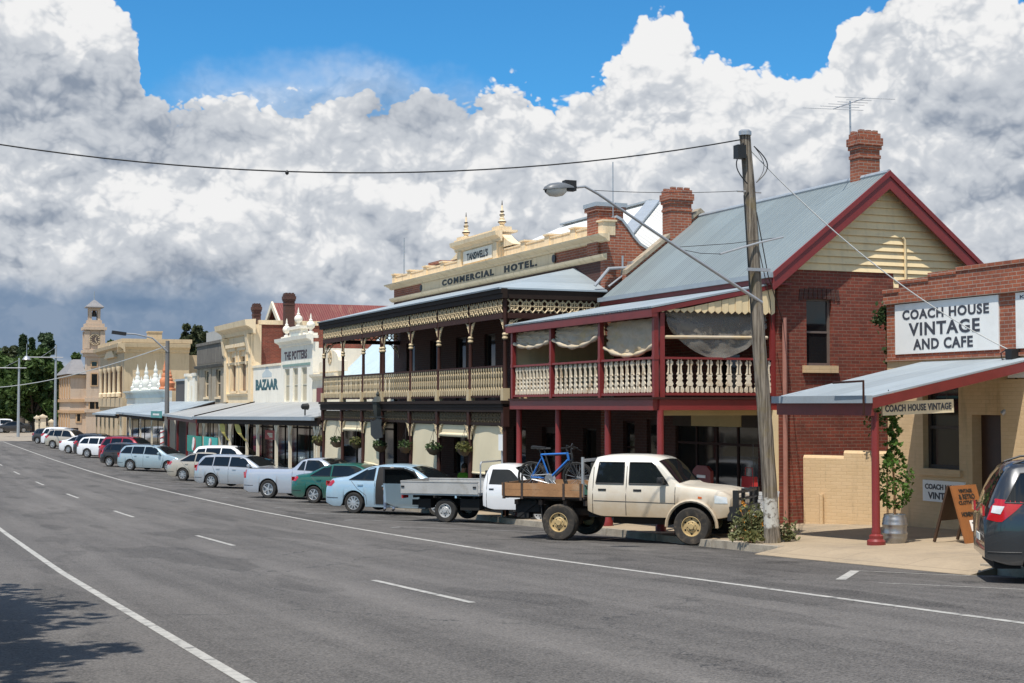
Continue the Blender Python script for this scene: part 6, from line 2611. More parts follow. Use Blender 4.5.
def car(label, cat, name, px, py, kind, paint, k=1.0, head=135, rim=None, spokes=7, lights=True, simple=False, tall=1.0, L=1.0, opened=False, rails=False, tailhi=False):
    """sedan, wagon, hatch, suv or ute; x runs from the rear axle toward the nose"""
    W = 1.78
    R = .315
    if kind == 'sedan':
        wb, ro, fo = 2.77, 1.02, .95
        top = [(-ro, .70), (-ro + .03, .92), (-ro + .12, 1.03), (-.45, 1.075), (-.25, 1.11), (.35, 1.39), (.75, 1.46), (1.25, 1.475), (1.65, 1.45), (1.95, 1.36), (2.62, 1.00), (2.8, .975), (3.25, .89), (3.55, .77), (3.70, .60), (3.72, .5)]
        belt = [(-ro, .72), (-.7, .95), (.3, .965), (2.4, .92), (2.8, .91), (3.3, .80), (3.72, .52)]
        wins = [[(-.18, 1.0), (.66, 1.0), (.66, 1.37), (.46, 1.365)], [(.74, 1.0), (2.28, .955), (1.88, 1.30), (1.62, 1.38), (.74, 1.385)]]
        ws, rw = (2.60, 1.80), (-.22, .42)
        seams = [[(2.42, .93), (2.36, .5), (2.2, .27)], [(.70, .98), (.70, .28)], [(-.1, .97), (.12, .75), (.42, .55), (.45, .28)]]
        tl = [(-ro + .02, .80), (-ro + .02, .93), (-.72, .99), (-.66, .93), (-.78, .80)]
        hl = [(3.15, .66), (3.15, .76), (3.62, .68), (3.64, .58)]
        handles = [(.22, .86), (1.05, .85)]
    elif kind == 'wagon':
        wb, ro, fo = 2.62, .98, .90
        top = [(-ro, .70), (-ro + .05, .98), (-ro + .28, 1.36), (-ro + .42, 1.43), (-.2, 1.47), (.8, 1.485), (1.4, 1.46), (1.75, 1.37), (2.48, 1.00), (2.66, .97), (3.1, .88), (3.4, .76), (3.5, .60), (3.52, .5)]
        belt = [(-ro, .75), (-.8, .96), (.3, .965), (2.3, .92), (2.66, .91), (3.15, .80), (3.52, .52)]
        wins = [[(-.72, 1.0), (.02, 1.0), (.02, 1.37), (-.42, 1.35)], [(.09, 1.0), (.86, .99), (.86, 1.39), (.09, 1.385)], [(.94, .99), (2.12, .955), (1.70, 1.30), (1.45, 1.385), (.94, 1.39)]]
        ws, rw = (2.44, 1.60), (-ro + .09, -ro + .33)
        seams = [[(2.28, .93), (2.2, .5), (2.1, .27)], [(.90, .98), (.90, .28)], [(.05, .98), (.2, .7), (.42, .5), (.44, .28)]]
        tl = [(-ro + .03, .76), (-ro + .05, 1.0), (-ro + .16, 1.12), (-ro + .22, 1.1), (-ro + .20, .76)]
        hl = [(2.95, .66), (2.95, .76), (3.42, .68), (3.44, .58)]
        handles = [(.35, .86), (1.2, .85)]
    elif kind == 'hatch':
        wb, ro, fo = 2.55, .78, .85
        top = [(-ro, .62), (-ro + .05, .95), (-ro + .38, 1.38), (-.2, 1.47), (.7, 1.50), (1.3, 1.47), (1.65, 1.38), (2.42, 1.00), (2.6, .97), (3.0, .88), (3.3, .74), (3.38, .6), (3.40, .5)]
        belt = [(-ro, .70), (-.6, .97), (.3, .97), (2.3, .92), (2.6, .91), (3.05, .80), (3.40, .52)]
        wins = [[(-.34, 1.04), (.02, 1.02), (.02, 1.36), (-.1, 1.35)], [(.09, 1.02), (.80, 1.0), (.80, 1.40), (.09, 1.385)], [(.88, 1.0), (2.06, .955), (1.62, 1.31), (1.38, 1.39), (.88, 1.40)]]
        ws, rw = (2.38, 1.5), (-ro + .1, -ro + .42)
        seams = [[(2.2, .93), (2.1, .27)], [(.84, .98), (.84, .28)]]
        tl = [(-ro + .04, .78), (-ro + .05, .98), (-ro + .2, 1.12), (-ro + .32, 1.0), (-ro + .24, .78)]
        hl = [(2.85, .66), (2.85, .76), (3.3, .68), (3.32, .58)]
        handles = [(.3, .86), (1.1, .85)]
    elif kind == 'suv':
        wb, ro, fo = 2.70, .95, .90
        R = .36
        W = 1.84
        top = [(-ro, .80), (-ro + .05, 1.1), (-ro + .30, 1.60), (-ro + .36, 1.70), (-.2, 1.74), (.8, 1.755), (1.4, 1.72), (1.75, 1.62), (2.40, 1.16), (2.6, 1.12), (3.1, 1.04), (3.4, .92), (3.56, .75), (3.60, .6)]
        belt = [(-ro, .85), (-.8, 1.09), (.3, 1.08), (2.2, 1.04), (2.6, 1.03), (3.2, .94), (3.60, .62)]
        wins = [[(-.66, 1.16), (-.02, 1.14), (-.02, 1.60), (-.42, 1.57)], [(.05, 1.13), (.86, 1.11), (.86, 1.63), (.05, 1.62)], [(.94, 1.11), (2.08, 1.07), (1.72, 1.48), (1.45, 1.61), (.94, 1.63)]]
        ws, rw = (2.37, 1.58), (-ro + .07, -ro + .32)
        seams = [[(2.2, 1.04), (2.1, .35)], [(.90, 1.1), (.90, .36)], [(.02, 1.1), (.1, .8), (.45, .6), (.47, .36)]]
        tl = [(-ro + .04, .92), (-ro + .05, 1.08), (-ro + .14, 1.22), (-ro + .56, 1.17), (-ro + .42, 1.04), (-ro + .22, .88)]
        hl = [(3.0, .80), (3.0, .92), (3.5, .84), (3.52, .72)]
        handles = [(.3, .98), (1.15, .97)]
    elif kind == 'ute':
        wb, ro, fo = 2.92, 1.12, .92
        W = 1.84
        R = .335
        top = [(-ro, .82), (-ro + .02, 1.02), (-ro + .08, 1.06), (.95, 1.09), (1.0, 1.12), (1.22, 1.40), (1.5, 1.47), (1.95, 1.48), (2.2, 1.43), (2.86, 1.04), (3.05, 1.0), (3.5, .90), (3.72, .78), (3.82, .62), (3.84, .5)]
        belt = [(-ro, .84), (-ro + .08, 1.02), (.9, 1.05), (1.6, 1.0), (2.6, .95), (3.0, .94), (3.5, .82), (3.84, .52)]
        wins = [[(1.20, 1.06), (1.46, 1.05), (1.46, 1.37), (1.36, 1.35)], [(1.52, 1.05), (2.52, .99), (2.12, 1.34), (1.98, 1.40), (1.52, 1.40)]]
        ws, rw = (2.83, 2.08), (1.03, 1.22)
        seams = [[(2.62, .96), (2.5, .27)], [(1.49, 1.05), (1.49, .28)], [(1.0, 1.07), (1.0, .3)]]
        tl = [(-ro + .02, .72), (-ro + .02, 1.02), (-ro + .17, 1.02), (-ro + .16, .72)]
        hl = [(3.25, .66), (3.25, .78), (3.72, .70), (3.74, .58)]
        handles = [(1.62, .88)]
    t = W - .22
    if tall != 1.0:
        top = [(x, z * tall if z > 1.0 else z) for x, z in top]
    root = place_vehicle(label, cat, name, px, py, t, k, head, GROUP)
    B = Body(-ro, wb + fo, W, top, belt, .20 if kind != 'suv' else .27, [(0, R * .92, R + .07), (wb, R * .92, R + .07)])
    if lights and not simple:
        pass
    body = scale_mb(B.mesh(), k).build('body', paint, root, 50, local=True)
    u = MB()
    u.box(-ro + .12, -R - .10, -W * .42, W * .42, .22, .62).box(R + .1, wb - R - .1, -W * .455, W * .455, .21, .66).box(wb + R + .1, wb + fo - .14, -W * .41, W * .41, .22, .6)
    u.box(-R - .1, R + .1, -W * .30, W * .30, .3, .72).box(wb - R - .1, wb + R + .1, -W * .30, W * .30, .3, .72)
    scale_mb(u, k).build('underbody', m_under, root, local=True)
    for sgn in (-1, 1):
        for i, w_ in enumerate(wins):
            if opened and sgn == -1 and i == 1:
                continue
            scale_mb(B.side_patch(w_, sgn, nx=16), k).build('window', m_cglass, body, 60, local=True)
            if not simple:
                tr = MB()
                P = [(x, sgn * (B.side(x, z) + .008), z) for x, z in w_ + w_[:1]]
                PP = []
                for a, b in zip(P[:-1], P[1:]):
                    n_ = max(2, int((Vector(a) - Vector(b)).length / .12))
                    for q in range(n_):
                        x, z = a[0] + (b[0] - a[0]) * q / n_, a[2] + (b[2] - a[2]) * q / n_
                        PP.append((x, sgn * (B.side(x, z) + .008), z))
                PP.append(P[-1])
                scale_mb(tr.tube(PP, .010, 4, False), k).build('window_seal', m_trim, body, local=True)
    scale_mb(B.top_patch(ws[1], ws[0]), k).build('windscreen', m_cglass, body, 60, local=True)
    scale_mb(B.top_patch(rw[0], rw[1], marg=.06), k).build('rear_window', m_cglass, body, 60, local=True)
    for sgn in (-1, 1):
        scale_mb(B.side_patch(tl, sgn, nx=8), k).build('tail_lamp', m_tail, body, 60, local=True)
        scale_mb(B.side_patch(hl, sgn, nx=8), k).build('headlight', m_lamp, body, 60, local=True)
    # rear face: lamps, plate, bumper line
    zr = sum(p[1] for p in tl) / len(tl)
    hw_ = B.hw(-ro)
    for sgn in (-1, 1):
        q = MB().box(-ro - .012, -ro + .02, min(sgn * hw_ * .62, sgn * hw_ * .97), max(sgn * hw_ * .62, sgn * hw_ * .97), zr - .08, zr + .06)
        scale_mb(q, k).build('rear_lamp', m_tail, body, local=True)
    scale_mb(MB().box(-ro - .014, -ro + .01, -.19, .19, .58, .68), k).build('number_plate', m_plate, body, local=True)
    if not simple:
        for sm in seams:
            if not (opened and sm is seams[0]):
                scale_mb(B.seam(sm), k).build('door_seam', m_trim, body, local=True)
        q = MB()
        for x, z in handles:
            y = B.side(x, z)
            q = MB().box(x - .09, x + .09, -y - .035, -y - .005, z - .018, z + .018)
            scale_mb(q, k).build('door_handle', paint if kind != 'suv' else m_trim, body, local=True)
        xm = ws[0] - .42
        for sgn in (-1, 1):
            y = B.side(xm, wins[-1][1][1] + .04)
            q = MB()
            q.lathe([(.02, -.09), (.07, -.08), (.095, 0), (.07, .08), (.02, .09)], (xm, sgn * (y + .13), wins[-1][1][1] + .09), 10, 'y')
            q.bar((xm, sgn * y, wins[-1][1][1] + .03), (xm, sgn * (y + .08), wins[-1][1][1] + .06), .05)
            scale_mb(q, k).build('mirror', paint, body, 50, local=True)
        if kind == 'suv':
            scale_mb(B.side_patch([(-ro + .10, 1.02), (-ro + .13, 1.12), (-ro + .28, 1.11), (-ro + .22, 1.00)], -1, off=.012, nx=6), k).build('reversing_lamp', m_lamp, body, 60, local=True)
        # bumper shadow line
        for sgn in (-1,):
            pts = [(-ro + .04 + .03 * i, interp([(0, .46), (1, .46)], 0)) for i in range(16)]
            q = MB().tube([(x, sgn * (B.side(x, z) + .002), z) for x, z in pts], .008, 4)
            scale_mb(q, k).build('bumper_line', m_trim, body, local=True)
    if rails:
        for sgn in (-1, 1):
            P = [(-.5 + 1.9 * i / 8, sgn * .52, B.topz(-.5 + 1.9 * i / 8, .52) + (.05 if 0 < i < 8 else 0)) for i in range(9)]
            scale_mb(MB().tube(P, .018, 6), k).build('roof_rail', m_trim, body, 50, local=True)
    for x in (0, wb):
        for y in (-t / 2 - .01, t / 2 + .01):
            wheel(root, x, y, R, .215, k, rim or m_alloy, 'alloy' if spokes else 'steel', spokes=spokes)
    return root, B, body


pt = paintmat
P_blue = pt('ice_blue_paint', (.36, .50, .60), .25)
P_green = pt('bottle_green_paint', (.012, .10, .075), .15)
P_silver = pt('silver_paint', (.50, .53, .56), .55)
P_silver2 = pt('cool_silver_paint', (.50, .54, .60), .45)
P_silvb = pt('silver_blue_paint', (.40, .50, .54), .45)
P_white = pt('white_car_paint', (.74, .745, .75), 0)
P_beige = pt('champagne_paint', (.50, .45, .37), .4)
P_black = pt('black_car_paint', (.012, .012, .014), .1)
P_red = pt('dark_red_car_paint', (.26, .012, .022), .15)
P_char = pt('charcoal_car_paint', (.034, .036, .039), .25)

# ---- pale blue sedan with its driver's door open
cr, cb, cbody = car('pale ice blue sedan with its driver door standing open', 'car', 'parked_car', 355, 513.2, 'sedan', P_blue, 1.0, 135, spokes=10, opened=True)
q = cb.side_patch([(.74, .30), (2.30, .30), (2.34, .93), (1.92, 1.32), (1.62, 1.40), (.74, 1.405)], -1, .014, 20, 18)
q.build('door_opening', M('car_interior', (.020, .018, .017), .9, .3), cbody, 60, local=True)
q = MB()
hx, hy = 2.38, -cb.side(2.36, .7)
ang = radians(62)
dl = 1.30
for sgn_, mm, nm in ((0, P_blue, 'door'),):
    dirv = Vector((-cos(ang), -sin(ang), 0))
    nrm = Vector((-sin(ang), cos(ang), 0))
    outer, inner = [], []
    for (a, z) in [(0, .34), (.5, .30), (1.1, .32), (1.42, .45), (1.46, .97), (1.46, 1.0), (0.0, .93)]:
        outer.append(Vector((hx, hy, z)) + dirv * a - nrm * .05)
        inner.append(Vector((hx, hy, z)) + dirv * a + nrm * .05)
    n = len(outer)
    q.add(outer + inner, [tuple(range(n)), tuple(range(2 * n - 1, n - 1, -1))] + [(i, (i + 1) % n, n + (i + 1) % n, n + i) for i in range(n)])
door = q.build('door', P_blue, cr, local=True)
q = MB()
fr = [(.12, .95), (.46, 1.28), (.78, 1.40), (1.46, 1.41), (1.46, 1.0)]
q.tube([Vector((hx, hy, z)) + dirv * a for a, z in fr], .03, 6)
q.build('window_frame', m_trim, door, local=True)
q = MB()
gl = [(.14, .95), (.46, 1.27), (.78, 1.38), (1.44, 1.39), (1.44, .97)]
q.add([Vector((hx, hy, z)) + dirv * a for a, z in gl] + [Vector((hx, hy, z)) + dirv * a + nrm * .006 for a, z in gl], [(0, 1, 2, 3, 4), (9, 8, 7, 6, 5)])
q.build('window', m_cglass, door, local=True)
q = MB()
il = [(.08, .36), (1.3, .36), (1.4, .5), (1.42, .94), (.08, .90)]
q.add([Vector((hx, hy, z)) + dirv * a + nrm * .054 for a, z in il] + [Vector((hx, hy, z)) + dirv * a + nrm * .064 for a, z in il],
      [(0, 1, 2, 3, 4), (9, 8, 7, 6, 5)] + [(i, (i + 1) % 5, 5 + (i + 1) % 5, 5 + i) for i in range(5)])
q.build('door_lining', M('grey_door_lining', (.20, .185, .165), .8, .2), door, local=True)

car('dark green sedan between the pale blue sedan and the silver utility', 'car', 'parked_car', 314.7, 503, 'sedan', P_green, .94, 135, spokes=6)
ur, ub, ubody = car('silver utility with a long open tray and shiny alloy wheels', 'utility', 'parked_utility', 269.2, 498.3, 'ute', P_silver2, 1.02, 135, spokes=5)
ub.top_patch(-1.02, .9, marg=.0, off=.012, half=.74).build('tonneau', m_trim, ubody, 60, local=True)
car('silver station wagon with dark waist strip next to the silver utility', 'car', 'parked_car', 212, 487.8, 'wagon', P_silver, .97, 135, spokes=8)
car('white four wheel drive with red lamps high up, behind the silver station wagon', 'car', 'parked_car', 204, 481.5, 'suv', P_white, 1.0, 135, spokes=6)
car('champagne beige sedan with its tail toward the road', 'car', 'parked_car', 183.5, 480.8, 'sedan', P_beige, .97, 135, spokes=8)
car('pale silver blue station wagon standing clear of its neighbours', 'car', 'parked_car', 130.8, 470.7, 'wagon', P_silvb, 1.0, 135, spokes=7, rails=True)
car('small black hatchback in front of the dark red car', 'car', 'parked_car', 109.7, 466.7, 'hatch', P_black, .98, 135, spokes=6)
car('dark red four wheel drive rising behind the black hatchback', 'car', 'parked_car', 109.5, 463, 'suv', P_red, 1.0, 135, simple=True, rails=True)
car('white station wagon beyond the dark red four wheel drive', 'car', 'parked_car', 87.6, 457.8, 'wagon', P_white, 1.03, 135, simple=True, rails=True)
car('dark charcoal four wheel drive behind the white station wagon', 'car', 'parked_car', 82, 455.5, 'suv', P_char, .93, 135, simple=True, rails=True)
car('white sedan in the far row beyond the charcoal four wheel drive', 'car', 'parked_car', 68.8, 453.4, 'sedan', P_white, .98, 135, simple=True)
car('champagne four wheel drive toward the far end of the row', 'car', 'parked_car', 53, 448.6, 'suv', P_beige, .97, 135, simple=True)
car('white wagon showing one red lamp at the far end of the row', 'car', 'parked_car', 48.5, 446.0, 'suv', P_white, .98, 135, simple=True)
car('dark sedan farthest along the row beside the walker in purple', 'car', 'parked_car', 37.8, 443.6, 'hatch', P_char, .98, 135, simple=True)
car('charcoal grey four wheel drive with a big red tail lamp beside the timber sandwich board', 'car', 'parked_car', 1056, 585, 'suv', P_char, .96, 124, spokes=7, rails=True)


# ---- the dusty white four-door truck with a timber tray
P_dust = pt('dusty_white_paint', (.74, .71, .63), 0, dust=(.38, .25, .115), dust_h=(.35, 1.75), rough=.38)


def four_door_truck():
    k = 1.03
    root = place_vehicle('dusty white four door truck carrying a bicycle on its timber sided tray', 'truck', 'tray_truck', 561, 540.2, 1.5, k, 137)
    S_ = lambda mb, nm, mat, par, sm=None: scale_mb(mb, k).build(nm, mat, par, sm, local=True)
    W = 1.68
    wb, R = 2.85, .375
    x0, x1 = .62, 3.62
    top = [(x0, 1.0), (x0 + .02, 1.66), (x0 + .10, 1.735), (1.1, 1.765), (1.7, 1.765), (2.02, 1.72), (2.16, 1.63), (2.56, 1.20), (2.66, 1.18), (3.2, 1.14), (3.48, 1.09), (3.58, 1.04), (3.62, .88)]
    belt = [(x0, 1.16), (2.4, 1.16), (2.6, 1.14), (3.2, 1.10), (3.5, 1.05), (3.62, .84)]
    B = Body(x0, x1, W, top, belt, .52, [(wb, R * .95, R + .13)], tumble=.17, taper=(.12, .25), tp=(.03, .05))
    body = S_(B.mesh(), 'cab', P_dust, root, 50)
    w1 = [(.80, 1.19), (1.40, 1.19), (1.40, 1.62), (.86, 1.62)]
    w2 = [(1.52, 1.19), (2.36, 1.19), (2.06, 1.56), (1.98, 1.62), (1.52, 1.62)]
    for sgn in (-1, 1):
        for w_ in (w1, w2):
            S_(B.side_patch(w_, sgn), 'window', m_cglass, body, 60)
            P = []
            cl = w_ + w_[:1]
            for a, b in zip(cl[:-1], cl[1:]):
                for q in range(6):
                    x, z = a[0] + (b[0] - a[0]) * q / 6, a[1] + (b[1] - a[1]) * q / 6
                    P.append((x, sgn * (B.side(x, z) + .008), z))
            P.append(P[0])
            S_(MB().tube(P, .013, 4, False), 'window_seal', m_trim, body)
        S_(B.side_patch([(3.32, .84), (3.32, 1.00), (3.56, .96), (3.58, .84)], sgn), 'headlight', m_lamp, body, 60)
        S_(B.side_patch([(2.98, .93), (2.98, .97), (3.06, .96), (3.06, .92)], sgn, nx=4), 'indicator', M('amber_lens', (.6, .12, .02), .3, .1), body, 60)
        y = B.side(2.2, 1.25)
        q = MB()
        q.lathe([(.02, -.07), (.08, -.06), (.085, .06), (.03, .09)], (2.24, sgn * (y + .17), 1.28), 4, 'y', pi / 4)
        q.bar((2.30, sgn * y, 1.2), (2.25, sgn * (y + .12), 1.24), .04)
        S_(q, 'mirror', m_trim, body)
        for x in (.86, 1.62):
            y = B.side(x, 1.06)
            S_(MB().box(x, x + .17, sgn * (y + .004) - .012, sgn * (y + .004) + .012, 1.045, 1.085), 'door_handle', m_trim, body)
        for sm in ([(1.46, 1.72), (1.46, .56)], [(2.50, 1.14), (2.50, .60)], [(.74, 1.7), (.74, .56)], [(.76, .84), (2.5, .82)]):
            S_(B.seam(sm, sgn, .007), 'door_seam', m_trim, body)
    S_(B.top_patch(2.10, 2.55), 'windscreen', m_cglass, body, 60)
    q = MB()
    q.box(x0 - .012, x0 + .01, -.62, .62, 1.22, 1.6)
    S_(q, 'rear_window', m_cglass, body)
    # flare over the front wheel
    q = MB()
    for sgn in (-1, 1):
        q = MB()
        P = [(wb + (R + .15) * cos(t), sgn * (W / 2 + .012), R * .95 + (R + .15) * sin(t)) for t in [pi * i / 14 for i in range(15)]]
        q.tube(P, .035, 6)
        S_(q, 'wheel_flare', P_dust, body, 50)
    # bull bar
    q = MB()
    q.box(x1 - .05, x1 + .22, -.80, .80, .50, .78)
    q.box(x1 + .06, x1 + .17, -.80, -.72, .78, 1.10).box(x1 + .06, x1 + .17, .72, .80, .78, 1.10)
    for z in (.92, 1.06):
        q.tube([(x1 + .12, -.76, z), (x1 + .16, 0, z), (x1 + .12, .76, z)], .03, 8)
    for y in (-.3, .3):
        q.box(x1 + .10, x1 + .17, y - .03, y + .03, .78, 1.12)
    bbar = S_(q, 'bull_bar', m_trim, root)
    q = MB().tube([(x1 + .14, .45, 1.1), (x1 + .14, .45, 1.98)], .008, 5)
    S_(q, 'aerial', m_black, bbar)
    # snorkel-like aerial loop on the far guard
    # chassis, tray
    m_rust = M('rusty_steel', (.05, .035, .028), .8, .3, 5, .002, dirt=(.12, .06, .03), dirt_amt=.5)
    q = MB()
    for y in (-.38, .38):
        q.box(-1.15, 3.3, y - .04, y + .04, .50, .64)
    for x in (-1.0, -.45, .1, .55):
        q.box(x - .04, x + .04, -.78, .78, .72, .82)
        q.box(x - .03, x + .03, -.42, .42, .62, .72)
    for y in (-.55, .55):
        q.box(-1.0, .5, y - .03, y + .03, .80, .86)
    q.box(.95, 2.2, -.2, .2, .34, .52)
    q.tube([(0, -.75, R), (0, .75, R)], .07, 8)
    q.lathe([(.05, -.2), (.16, -.1), (.16, .1), (.05, .2)], (0, 0, R), 10, 'y')
    q.tube([(wb, -.7, R), (wb, .7, R)], .06, 8)
    ch = S_(q, 'chassis', m_rust, root)
    q = MB()
    q.box(-1.28, .56, -.86, .86, .86, .91)
    tray = S_(q, 'tray_floor', m_rust, root)
    for (xa, xb, ya, yb) in ((-1.28, .54, -.885, -.855), (-1.28, .54, .855, .885), (-1.30, -1.27, -.85, .85)):
        q = MB()
        q.box(xa, xb, ya, yb, .90, 1.035)
        q.box(xa, xb, ya + .002, yb - .002, 1.040, 1.17)
        side = S_(q, 'tray_side', m_wood, root)
        q = MB()
        if xb - xa > 1:
            for x in (-1.24, -.82, .12, .50):
                q = MB().box(x - .025, x + .025, ya - .012, yb + .012, .84, 1.175)
                S_(q, 'stake', m_rust, side)
        else:
            for y in (-.6, .6):
                q = MB().box(xa - .012, xb + .012, y - .025, y + .025, .84, 1.175)
                S_(q, 'stake', m_rust, side)
    q = MB()
    for y in (-.82, .82):
        q.box(.50, .545, y - .03, y + .03, .90, 1.72)
    q.box(.505, .54, -.79, .79, 1.62, 1.68)
    q.box(.505, .54, -.79, .79, 1.25, 1.30)
    S_(q, 'headboard', m_galv, root)
    q = MB()
    for y in (-.76, .70):
        q.hexa([(-.42, y, .35), (-.40, y, .35), (-.40, y + .1, .35), (-.42, y + .1, .35), (-.46, y - .02, .84), (-.44, y - .02, .84), (-.44, y + .12, .84), (-.46, y + .12, .84)])
        q.hexa([(2.34, y, .38), (2.355, y, .38), (2.355, y + .1, .38), (2.34, y + .1, .38), (2.36, y - .02, .66), (2.375, y - .02, .66), (2.375, y + .12, .66), (2.36, y + .12, .66)])
    S_(q, 'mud_flap', m_trim, root)
    q = MB()
    q.box(-1.05, -.5, -.70, -.48, .56, .80).box(-1.0, -.74, -.72, -.5, .44, .56).box(-1.2, -1.08, -.3, .3, .5, .6)
    q.bar((-.55, -.7, .80), (-1.0, -.7, .46), .06)
    q.tube([(-1.28, 0, .52), (-1.42, 0, .5)], .025, 6)
    S_(q, 'tool_box', m_under, root)
    q = MB()
    q.box(.62, 2.4, -W * .44, W * .44, .50, .60)
    S_(q, 'underbody', m_under, root)
    q = MB()
    q.box(wb - .55, wb + .75, -W * .34, W * .34, .5, .95)
    S_(q, 'engine_bay', m_under, root)
    for x in (0, wb):
        for y in (-.76, .76):
            wheel(root, x, y, R, .265, k, m_goldrim, 'steel', tyre=m_tyred, rr=R * .55)
    return root, k


truck, tk = four_door_truck()


def bicycle(root_m, label, ox, oy, oz, lean, mfr, k, head_off=0):
    """mountain bike standing on the tray; frame in its own x-z plane"""
    T = root_m @ Matrix.Translation((ox, oy, oz)) @ Matrix.Rotation(radians(180), 4, 'Z') @ Matrix.Rotation(lean, 4, 'X') @ Matrix.Rotation(0, 4, 'Z')
    if head_off == 0:
        T = root_m @ Matrix.Translation((ox, oy, oz)) @ Matrix.Rotation(lean, 4, 'X')
    b = bpy.data.objects.new('bicycle', None)
    col.objects.link(b)
    loc, rot, scl = T.decompose()
    b.location, b.rotation_euler = loc, rot.to_euler()
    b.empty_display_size = .3
    ROOTM[b.name] = T
    tag(b, label, 'bicycle')
    r = .34
    rear, front = Vector((0, 0, r)), Vector((1.06, 0, r))
    bb, seat, head1, head0 = Vector((.42, 0, .31)), Vector((.24, 0, .83)), Vector((.86, 0, .86)), Vector((.89, 0, .74))
    f = MB()
    f.tube([seat, head1], .022, 8).tube([bb, head0], .026, 8).tube([bb, seat], .020, 8)
    for y in (-.05, .05):
        f.tube([bb, rear + Vector((0, y, 0))], .013, 6).tube([seat - Vector((-.02, 0, .06)), rear + Vector((0, y, 0))], .012, 6)
    f.tube([head0 - Vector((0, 0, .03)), head1 + Vector((0, 0, .03))], .028, 8)
    f.build('frame', mfr, b, 50, local=True)
    q = MB()
    for y in (-.055, .055):
        q.tube([head0 + Vector((.02, y, -.05)), front + Vector((0, y, 0))], .018, 6)
    q.tube([head1, head1 + Vector((-.02, 0, .12))], .016, 6)
    q.tube([head1 + Vector((-.02, 0, .1)), head1 + Vector((.06, 0, .13))], .018, 6)
    fk = q.build('fork', m_trim, b, 50, local=True)
    q = MB()
    hb_ = head1 + Vector((.06, 0, .13))
    q.tube([hb_ + Vector((-.06, -.31, .03)), hb_ + Vector((0, -.1, .01)), hb_ + Vector((0, .1, .01)), hb_ + Vector((-.06, .31, .03))], .015, 6)
    for y in (-.25, .25):
        q.tube([hb_ + Vector((-.03, y, .02)), hb_ + Vector((-.06, y * 1.24, .03))], .02, 6)
        q.tube([hb_ + Vector((0, y * .8, .0)), hb_ + Vector((.07, y, -.04))], .008, 5)
    q.build('handlebar', m_black, fk, 50, local=True)
    q = MB()
    q.tube([seat, seat + Vector((-.04, 0, .14))], .014, 6)
    q.hexa([seat + Vector((-.20, -.07, .13)), seat + Vector((.12, -.02, .14)), seat + Vector((.12, .02, .14)), seat + Vector((-.20, .07, .13)),
            seat + Vector((-.20, -.06, .19)), seat + Vector((.12, -.015, .17)), seat + Vector((.12, .015, .17)), seat + Vector((-.20, .06, .19))])
    q.build('saddle', m_black, b, local=True)
    for c, nm in ((rear, 'wheel'), (front, 'wheel')):
        q = MB()
        q.lathe([(r - .045, -.022), (r - .01, -.024), (r, 0), (r - .01, .024), (r - .045, .022), (r - .045, -.022)], c, 28, 'y')
        q.f = [x for x in q.f if len(x) == 4]
        wo = q.build(nm, m_tyre, b, 50, local=True)
        q = MB()
        for i in range(14):
            a = 2 * pi * i / 14
            q.tube([c + Vector((0, (-1) ** i * .02, 0)), c + Vector((sin(a) * (r - .04), 0, cos(a) * (r - .04)))], .0035, 3)
        q.lathe([(.025, -.04), (.025, .04)], c, 8, 'y')
        q.build('spokes', m_galv, wo, local=True)
    q = MB()
    q.lathe([(.10, -.05), (.10, -.042)], bb, 16, 'y')
    q.tube([bb + Vector((0, -.06, 0)), bb + Vector((.12, -.06, -.12)), bb + Vector((.12, -.16, -.12))], .012, 6)
    q.tube([bb + Vector((0, .06, 0)), bb + Vector((-.12, .06, .12)), bb + Vector((-.12, .16, .12))], .012, 6)
    q.tube([bb + Vector((0, -.045, .10)), rear + Vector((0, -.045, .04))], .008, 4).tube([bb + Vector((0, -.045, -.10)), rear + Vector((0, -.045, -.04))], .008, 4)
    q.build('crank', m_galv, b, 50, local=True)
    return b


TM = ROOTM[truck.name]
m_bblue = M('bright_blue_frame', (.02, .16, .52), .3, .1, 4, 0, coat=.6)
bicycle(TM, 'bright blue mountain bike standing on the timber tray of the white truck', -.83 * tk, -.30 * tk, .95 * tk, radians(7), m_bblue, tk)
bicycle(TM, 'dark bicycle behind the bright blue one on the truck tray', -.98 * tk, .12 * tk, .915 * tk, radians(-6), m_black, tk)
q = MB()
rnd = random.Random(4)
for i in range(8):
    for j in range(6):
        pass
vs, fs = [], []
n = 10
for i in range(n + 1):
    for j in range(n + 1):
        u, v_ = i / n, j / n
        x, y = .05 + .42 * u, -.7 + .95 * v_
        z = .92 + .20 * sin(pi * u) * sin(pi * v_) + .05 * sin(u * 13) * sin(v_ * 11)
        vs.append(TM @ Vector((x * tk, y * tk, z * tk)))
for i in range(n):
    for j in range(n):
        fs.append((i * (n + 1) + j, i * (n + 1) + j + 1, (i + 1) * (n + 1) + j + 1, (i + 1) * (n + 1) + j))
q.add(vs, fs)
tag(q.build('tarpaulin', M('dark_green_canvas', (.02, .075, .055), .8, .3, 4), None, 50), 'crumpled dark green tarpaulin at the front of the timber truck tray', 'tarpaulin')


